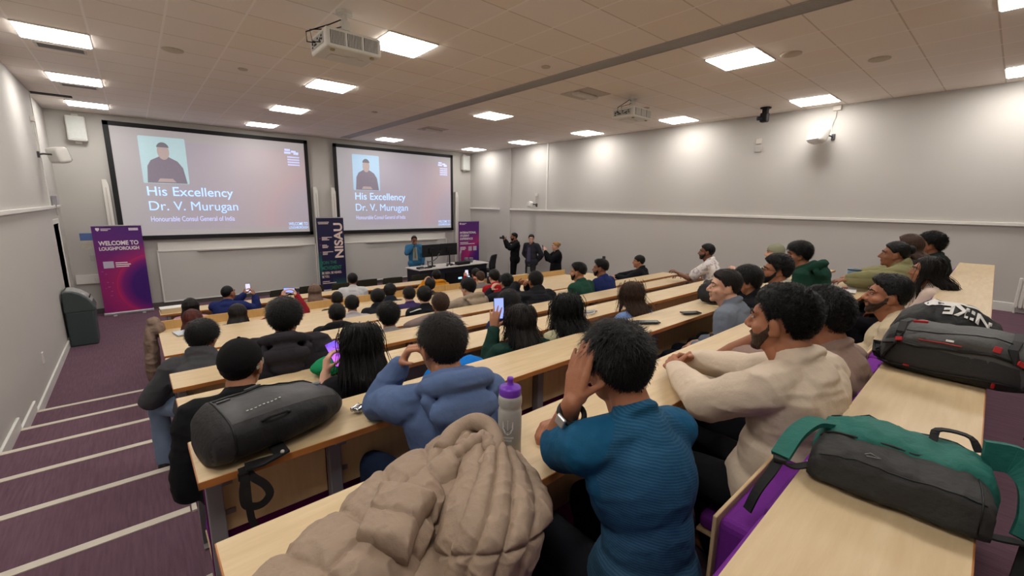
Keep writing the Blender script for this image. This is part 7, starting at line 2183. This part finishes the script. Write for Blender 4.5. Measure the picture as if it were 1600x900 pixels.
def bicubic(G, nu, nv):
    G = np.array(G, float)
    cols = np.stack([spl(G[:, j], nu) for j in range(G.shape[1])], 1)
    return np.stack([spl(cols[i], nv) for i in range(nu)], 0)
def quilt(name, G, nu, nv, su, sv, parent, puff=0.016, slant=0.0, seed=1):
    """padded panel through the control points with stitched seams at the given parameters"""
    P = bicubic(G, nu, nv)
    du = np.gradient(P, axis=0); dv = np.gradient(P, axis=1)
    N = np.cross(du, dv); N /= np.linalg.norm(N, axis=2)[..., None] + 1e-9
    if N[..., 2].mean() < 0: N = -N
    U, V = np.meshgrid(np.linspace(0, 1, nu), np.linspace(0, 1, nv), indexing='ij')
    Lu = np.linalg.norm(du, axis=2).mean() * nu; Lv = np.linalg.norm(dv, axis=2).mean() * nv
    wob = 0.012 * vnoise(np.stack([U.ravel() * 6, V.ravel() * 6, U.ravel() * 0 + seed], 1), seed).reshape(U.shape)
    m = np.full(U.shape, 9.0)
    for t in su: m = np.minimum(m, np.abs(U + wob + slant * (V - 0.5) - t) * Lu)
    for t in sv: m = np.minimum(m, np.abs(V + wob + 0.12 * (U - 0.5) - t) * Lv)
    e = np.minimum(np.minimum(U, 1 - U) * Lu, np.minimum(V, 1 - V) * Lv)
    Q = P.reshape(-1, 3)
    cr = (1 - np.abs(vnoise(Q * np.array([26, 26, 20]), seed + 3))) ** 3
    cr2 = (1 - np.abs(vnoise(Q * np.array([55, 34, 40]), seed + 5))) ** 3
    h = puff * (1 - np.exp(-m / 0.006)) * 0.55 + puff * 0.6 * (1 - np.exp(-m / 0.03))
    h = h + (cr.reshape(U.shape) - 0.4) * 0.006 + (cr2.reshape(U.shape) - 0.4) * 0.003 * (0.4 + np.exp(-m / 0.02))
    h = h - 0.030 * np.exp(-e / 0.008)
    T = P + N * h[..., None]
    Bm = P - N * 0.034
    on = (Bm[..., 1] > 0.752) & (Bm[..., 1] < 1.12)
    for Z in (T, Bm): Z[..., 2] = np.where(on, np.maximum(Z[..., 2], 1.8225), Z[..., 2])
    q = MB()
    idx = lambda i, j, o_: o_ + i * nv + j
    fs = []
    n0 = nu * nv
    for i in range(nu - 1):
        for j in range(nv - 1):
            fs.append((idx(i, j, 0), idx(i, j + 1, 0), idx(i + 1, j + 1, 0), idx(i + 1, j, 0)))
            fs.append((idx(i, j, n0), idx(i + 1, j, n0), idx(i + 1, j + 1, n0), idx(i, j + 1, n0)))
    for i in range(nu - 1):
        for j in (0, nv - 1): fs.append((idx(i, j, 0), idx(i + 1, j, 0), idx(i + 1, j, n0), idx(i, j, n0)))
    for j in range(nv - 1):
        for i in (0, nu - 1): fs.append((idx(i, j, 0), idx(i, j + 1, 0), idx(i, j + 1, n0), idx(i, j, n0)))
    q.add(np.concatenate([T.reshape(-1, 3), Bm.reshape(-1, 3)]), fs)
    return q.build(name, M_COAT, parent, smooth=True)
quilt('front_panel', CA, 150, 80, [0.17, 0.36, 0.54, 0.70, 0.85], [0.40], o, 0.018, 0.10, 3)
quilt('back_panel', CB, 130, 100, [0.70], [0.22, 0.42, 0.62, 0.81], o, 0.020, 0.25, 7)
quilt('pocket_flap', CP, 60, 60, [0.5], [], o, 0.016, 0.0, 11)
q = MB()
P_ = spl(HD, 40); q.tube(P_, [0.027 + 0.0015 * math.sin(i * 0.5) for i in range(40)], 16)
hd = q.build('hood', M_COAT, o, smooth=True)
q = MB(); P_ = spl(H2, 26); q.tube(P_, [0.020 + 0.003 * math.sin(i * 1.7) for i in range(26)], 14); q.build('hood_lining', M_COAT, hd, smooth=True)
q = MB()
q.ell((0.34, 0.84, 1.835), (0.28, 0.13, 0.035), rotz(0.33), 28, 14)
q.ell((0.56, 0.86, 1.86), (0.13, 0.13, 0.045), None, 24, 14)
q.ell((0.56, 0.72, 1.83), (0.12, 0.11, 0.06), None, 24, 14)
q.ell((0.36, 0.66, 1.79), (0.24, 0.09, 0.05), rotx(0.4), 24, 14)
q.ell((0.46, 0.62, 1.70), (0.14, 0.08, 0.12), None, 24, 14)
q.chain([(0.66, 0.86, 1.865), (0.70, 0.80, 1.86), (0.69, 0.72, 1.85)], [0.04, 0.042, 0.04])
def pad_fn(co, no):
    out = folds(0.006, (14, 14, 14), 4)(co, no)
    on = (out[:, 1] > 0.752) & (out[:, 1] < 1.13)
    out[:, 2] = np.where(on, np.maximum(out[:, 2], 1.8225), out[:, 2])
    return out
q.remesh('inner_padding', M_COAT, 0.006, o, smooth=6, fn=pad_fn)

# grey drinking bottle
o = thing('drinking_bottle', 'grey sports bottle with a purple cap standing behind the quilted coat', 'bottle', (0.802, 0.925, 1.8115), -0.7)
M_BOT = mat('translucent_grey_plastic', (166, 166, 160), 0.4, var=0.04, spec=0.45)
q = MB(); q.lathe([(0.002, 0), (0.033, 0.0), (0.036, 0.004), (0.036, 0.150), (0.0345, 0.158), (0.0325, 0.163), (0.0345, 0.168), (0.036, 0.174), (0.036, 0.192), (0.0345, 0.200), (0.031, 0.205), (0.002, 0.206)], (0, 0, 0), 40); q.build('body', M_BOT, o, smooth=True)
q = MB(); q.lathe([(0.002, 0.2), (0.0325, 0.2), (0.0335, 0.203), (0.0335, 0.222), (0.032, 0.226), (0.024, 0.230), (0.012, 0.232), (0.010, 0.234), (0.0085, 0.246), (0.0105, 0.249), (0.009, 0.256), (0.002, 0.257)], (0, 0, 0), 36); q.build('cap', mat('violet_plastic', (112, 52, 178), 0.35, var=0.03), o, smooth=True)
def wrap(obj, r, a0):
    for v in obj.data.vertices:
        a = a0 + v.co.x / r
        v.co = Vector(((r + v.co.z) * math.cos(a), (r + v.co.z) * math.sin(a), v.co.y))
    obj.data.update()
M_BPR = mat('white_bottle_print', (222, 222, 220), 0.5)
q = MB()
q.prism([(-0.0165, 0.0), (-0.0165, 0.022), (0, 0.028), (0.0165, 0.022), (0.0165, 0.0), (0.010, -0.013), (0, -0.020), (-0.010, -0.013)], 0.0, 0.0006, axis=2)
sh = q.build('crest_shield', M_BPR, o); sh.location = (0, 0, 0)
for v in sh.data.vertices: v.co.y += 0.105
wrap(sh, 0.0361, -1.75)
q = MB(); q.prism([(-0.0125, 0.0), (0, -0.010), (0.0125, 0.0), (0.0125, -0.004), (0, -0.0145), (-0.0125, -0.004)], 0.0005, 0.0011, axis=2)
ch = q.build('chevron', mat('grey_bottle_ink', (140, 140, 140), 0.5), o)
for v in ch.data.vertices: v.co.y += 0.110
wrap(ch, 0.0361, -1.75)
for i, (ww, zz) in enumerate(((0.034, 0.073), (0.030, 0.064))):
    q = MB()
    for j in range(9 - i): q.b2((-ww / 2 + j * ww / 9, zz, 0), (-ww / 2 + j * ww / 9 + ww / 13, zz + 0.006, 0.0006))
    t_ = q.build('small_print', M_BPR, o); wrap(t_, 0.0361, -1.70)

# small things on the desks
def block_thing(name, lab, cat, loc, rz, parts, bevel=0.004):
    o = thing(name, lab, cat, loc, rz)
    for nm, lo, hi, m in parts:
        q = MB(); q.b2(lo, hi); q.build(nm, m, o, bevel=bevel)
    return o
o = thing('earbud_case', 'small shiny silver earbud case between the black backpack and blue hooded top', 'earbud case', (0.640, 1.742, 1.6905), 0.5)
M_CHR = mat('chrome_case', (190, 190, 192), 0.15, 0.9, var=0.03)
q = MB(); q.b2((-0.029, -0.022, 0), (0.029, 0.008, 0.021)); q.build('base', M_CHR, o, bevel=0.010, seg=4, smooth=True)
q = MB(); q.b2((-0.029, 0.0085, 0), (0.029, 0.024, 0.021)); q.build('lid', M_CHR, o, bevel=0.0075, seg=4, smooth=True)
D7 = 1.6905
def d7(x, y): return D7 + 0.0
block_thing('phone', 'dark phone and case lying on the desk behind the brown-haired woman', 'phone', (2.93, 1.765, D7 + 0.0002), -0.62, [('case', (-0.10, -0.035, 0), (0.10, 0.035, 0.009), M_BLACK), ('screen', (-0.075, -0.030, 0.009), (0.085, 0.030, 0.0105), mat('dull_screen', (74, 78, 78), 0.25))])
block_thing('phone', 'black phone lying on the desk left of the man in the grey blue overshirt', 'phone', (3.50, 1.70, D7 + 0.0002), -0.5, [('case', (-0.085, -0.036, 0), (0.085, 0.036, 0.009), M_BLACK), ('screen', (-0.08, -0.031, 0.009), (0.08, 0.031, 0.0102), mat('black_glass', (14, 14, 16), 0.12))])
M_PAPER = mat('white_paper', (214, 212, 208), 0.8, var=0.02)
block_thing('notepad', 'white sheet with a red mark beside the pale blue tumbler', 'paper', (5.10, 0.995, 1.8205), 0.15, [('sheet', (-0.16, -0.1, 0), (0.16, 0.1, 0.003), M_PAPER), ('red_mark', (0.06, -0.03, 0.003), (0.14, 0.02, 0.006), M_RED)], 0)
o = thing('tumbler', 'pale blue lidded tumbler on the rear desk', 'cup', (5.38, 0.985, 1.8205))
q = MB(); q.lathe([(0.002, 0), (0.040, 0), (0.042, 0.008), (0.054, 0.14), (0.055, 0.165), (0.002, 0.165)], (0, 0, 0), 28); q.build('body', mat('pale_blue_ceramic', (132, 160, 184), 0.35, var=0.03), o, smooth=True)
q = MB(); q.lathe([(0.002, 0.165), (0.057, 0.165), (0.058, 0.176), (0.051, 0.182), (0.002, 0.183)], (0, 0, 0), 28); q.build('lid', mat('slate_blue_lid', (72, 92, 112), 0.35), o, smooth=True)
o = thing('cable', 'coiled pale cable and small charger on the desk right of the curly haired woman', 'cable', (3.13, 2.575, 1.5605))
q = MB(); q.tube([(0.10 * math.cos(a) + 0.01 * a, 0.06 * math.sin(a), 0.004 + 0.003 * (a % 2)) for a in np.linspace(0, 11, 50)], 0.004, 6); q.build('lead', M_OFFW, o, smooth=True)
q = MB(); q.b2((0.05, -0.03, 0), (0.19, 0.02, 0.012)); q.build('adapter', mat('grey_adapter', (130, 132, 134), 0.4), o, bevel=0.003)
block_thing('folded_paper', 'pale blue white papers behind the woman with dark red hair', 'paper', (0.33, 6.18, 1.0402), 0.2, [('sheets', (-0.14, -0.10, 0), (0.14, 0.10, 0.012), mat('bluish_paper', (196, 204, 214), 0.8))], 0)
block_thing('phone', 'dark phone flat on the extra deep desk near the white shirted man', 'phone', (2.60, 5.98, 1.0402), 0.5, [('case', (-0.04, -0.08, 0), (0.04, 0.08, 0.01), M_BLACK)], 0.003)
block_thing('folded_paper', 'loose white papers on the table before the standing people', 'paper', (6.95, 8.02, 0.8002), 0.1, [('sheets', (-0.18, -0.11, 0), (0.18, 0.11, 0.006), M_PAPER)], 0)
block_thing('laptop', 'closed dark laptop on the short front table', 'laptop', (6.35, 8.04, 0.8002), 0.1, [('base', (-0.17, -0.12, 0), (0.17, 0.12, 0.011), M_LEG), ('lid', (-0.17, -0.12, 0.0115), (0.17, 0.12, 0.02), mat('dark_brown_lid', (60, 50, 48), 0.4))])
o = thing('water_bottle', 'black topped grey bottle on the short front table', 'bottle', (7.55, 8.06, 0.8002))
q = MB(); q.lathe([(0.002, 0), (0.036, 0), (0.037, 0.01), (0.037, 0.17), (0.028, 0.20), (0.002, 0.2)], (0, 0, 0), 20); q.build('body', mat('grey_bottle', (110, 112, 116), 0.4), o, smooth=True)
q = MB(); q.lathe([(0.002, 0.2), (0.026, 0.2), (0.026, 0.25), (0.002, 0.25)], (0, 0, 0), 16); q.build('cap', M_BLACK, o, smooth=True)
o = thing('shoulder_bag', 'black bag with a looped handle standing on the desk near the brown-haired man', 'bag', (5.55, 6.95, 0.945), 0.1)
q = MB(); q.b2((-0.19, -0.07, 0), (0.19, 0.07, 0.17)); q.build('body', M_NYL, o, bevel=0.04, seg=3, smooth=True)
q = MB(); q.tube([(-0.13, 0, 0.16), (-0.09, 0, 0.23), (0.0, 0, 0.25), (0.09, 0, 0.23), (0.13, 0, 0.16)], 0.012, 8); q.build('handle', M_WEB, o, smooth=True)
o = thing('gooseneck_stand', 'slim black gooseneck stand on a desk right of the navy jumper', 'stand', (5.66, 4.27, 1.292))
q = MB(); q.tube([(0.10, -0.03, 0.004), (0.05, -0.02, 0.05), (0.0, 0, 0.12), (0.02, 0, 0.17)], 0.006, 6); q.tube([(-0.08, -0.06, 0.004), (-0.03, -0.03, 0.05), (0.0, 0, 0.12)], 0.006, 6); q.tube([(0.0, 0.09, 0.004), (0.0, 0.04, 0.06), (0.0, 0, 0.12)], 0.006, 6); q.tube([(0, 0, 0.12), (0.01, 0, 0.2), (0.0, 0, 0.24)], 0.012, 8); q.build('tripod', M_BLACK, o)
q = MB(); q.box((0, 0, 0.36), (0.035, 0.05, 0.26)); q.build('holder', mat('graphite', (52, 52, 54), 0.5), o, bevel=0.012)

# soft things on seats and desks
def soft_pile(name, lab, cat, ells, rgb, key, vox=0.008, amp=0.008, zmin=None, puff=0.0):
    q = MB()
    for c, r, rot in ells: q.ell(c, r, rot, 22, 12)
    f0 = folds(amp, (10, 10, 12), len(key) * 7, puff)
    def f(co, no):
        out = f0(co, no)
        if zmin is not None: out[:, 2] = np.maximum(out[:, 2], zmin)
        return out
    ob = q.remesh(name, cloth_mat('cloth_' + key, rgb, bump=0.35), vox, None, smooth=4, fn=f)
    return tag(ob, lab, cat)
soft_pile('jacket', 'bright blue jacket bundled on the seat beside the green jumper', 'jacket', [((1.37, 2.03, 1.44), (0.17, 0.12, 0.22), None), ((1.42, 2.02, 1.58), (0.13, 0.09, 0.10), rotz(0.3)), ((1.20, 2.04, 1.50), (0.10, 0.09, 0.16), None)], (20, 112, 196), 'bright_blue', zmin=1.182)
soft_pile('jacket', 'bright green garment lying on the desk below the pink phone', 'jacket', [((0.83, 2.60, 1.60), (0.16, 0.09, 0.055), rotz(0.2)), ((0.95, 2.56, 1.595), (0.10, 0.09, 0.05), None)], (24, 128, 82), 'bright_green', 0.007, 0.006, 1.5615)
soft_pile('coat', 'brownish coat hanging over the stair end of the jointed upstand', 'coat', [((0.035, 7.08, 0.93), (0.10, 0.20, 0.11), None), ((-0.03, 7.02, 0.66), (0.075, 0.20, 0.32), rotx(0.08)), ((-0.05, 6.90, 0.46), (0.07, 0.15, 0.24), None), ((0.02, 7.05, 1.02), (0.07, 0.12, 0.06), None)], (132, 112, 100), 'brownish_coat', 0.009, 0.012)
soft_pile('denim_jacket', 'washed denim jacket on the seat behind the quilted coat', 'jacket', [((0.40, 0.42, 1.52), (0.16, 0.10, 0.09), rotz(0.2)), ((0.48, 0.44, 1.58), (0.12, 0.07, 0.05), rotz(-0.3)), ((0.34, 0.42, 1.56), (0.10, 0.09, 0.06), None)], (86, 104, 144), 'washed_denim', 0.006, 0.008, 1.442)
o = thing('backpack', 'black backpack standing on the desk left of the scarfed person', 'backpack', (0, 0, 0))
fr = np.stack([v3(1, 0, 0), v3(0, 1, 0), v3(0, 0, 1)], 1)
B = Bag(0.42, [(0, 0.06, 0.08, 0), (0.06, 0.10, 0.16, 0), (0.4, 0.125, 0.20, 0), (0.9, 0.115, 0.17, 0), (1.0, 0.07, 0.08, 0)], fr, (4.20, 1.80, 1.7005), p=2.8, seed=31, crease=0.008)
B.build('body', M_NYL, o)
B.patch('top_panel', M_DGREY, o, 0.1, 0.9, PI * 0.35, PI * 0.75, 0.006)
for a in (1.15, 1.28, 1.42):
    B.line('zip', M_ZIP, o, [(t, PI * a) for t in np.linspace(0.04, 0.96, 20)], 0.004, 0.006)
o = thing('backpack', 'red and black backpack on the seat left of the grey blue overshirt', 'backpack', (0, 0, 0))
B = Bag(0.40, [(0, 0.06, 0.12, 0), (0.08, 0.11, 0.30, 0), (0.5, 0.125, 0.36, 0), (0.9, 0.11, 0.33, 0), (1.0, 0.06, 0.15, 0)], fr, (2.70, 1.215, 1.315), p=2.8, seed=33, crease=0.012)
B.build('body', mat('orange_red_fabric', (206, 62, 48), 0.7, var=0.1, bump=0.3), o)
B.patch('dark_front', M_NYL, o, 0.05, 0.95, PI * 1.02, PI * 1.6, 0.008)
B.patch('dark_side', M_NYL, o, 0.60, 0.97, PI * 0.25, PI * 0.8, 0.010)
q = MB(); q.tube([B.pt(0.8, PI * 0.5, 0.0), B.pt(0.82, PI * 0.5, 0.06), B.pt(0.95, PI * 0.5, 0.06), B.pt(0.97, PI * 0.5, 0.0)], 0.012, 8); q.build('grab_handle', M_WEB, o, smooth=True)
soft_pile('coat', 'black coat heaped on the seat against the red and black backpack', 'coat', [((2.31, 1.24, 1.48), (0.14, 0.12, 0.18), None), ((2.26, 1.26, 1.40), (0.14, 0.12, 0.10), None)], (16, 16, 18), 'black_heap', 0.009, 0.012, 1.315)
o = thing('cardboard_box', 'small cream box on the stair end of the front table', 'box', (0.27, 8.66, 0.8002), 0.05)
q = MB(); q.b2((-0.14, -0.1, 0), (0.14, 0.1, 0.06)); q.build('box', M_TOP, o, bevel=0.004)
q = MB(); q.b2((-0.145, -0.105, 0.06), (0.145, 0.105, 0.075)); q.build('lid', M_PAPER, o, bevel=0.004)
# radiator on the right wall at the back
o = thing('radiator', 'white panel radiator at the extreme right of the photo by the wall', 'radiator', (XR - 0.13, -0.95, 1.25))
q = MB()
for i in range(18): q.b2((0.0, i * 0.045, 0.0), (0.10, i * 0.045 + 0.034, 0.42))
q.b2((0.02, 0, 0.02), (0.08, 0.8, 0.40)); q.build('panel', M_WHITE, o, bevel=0.006)
q = MB(); q.cyl((0.05, 0.78, -0.08), (0.05, 0.78, 0.03), 0.012, 10); q.cyl((0.05, 0.02, -0.08), (0.05, 0.02, 0.03), 0.012, 10); q.build('pipe', M_WHITE, o)
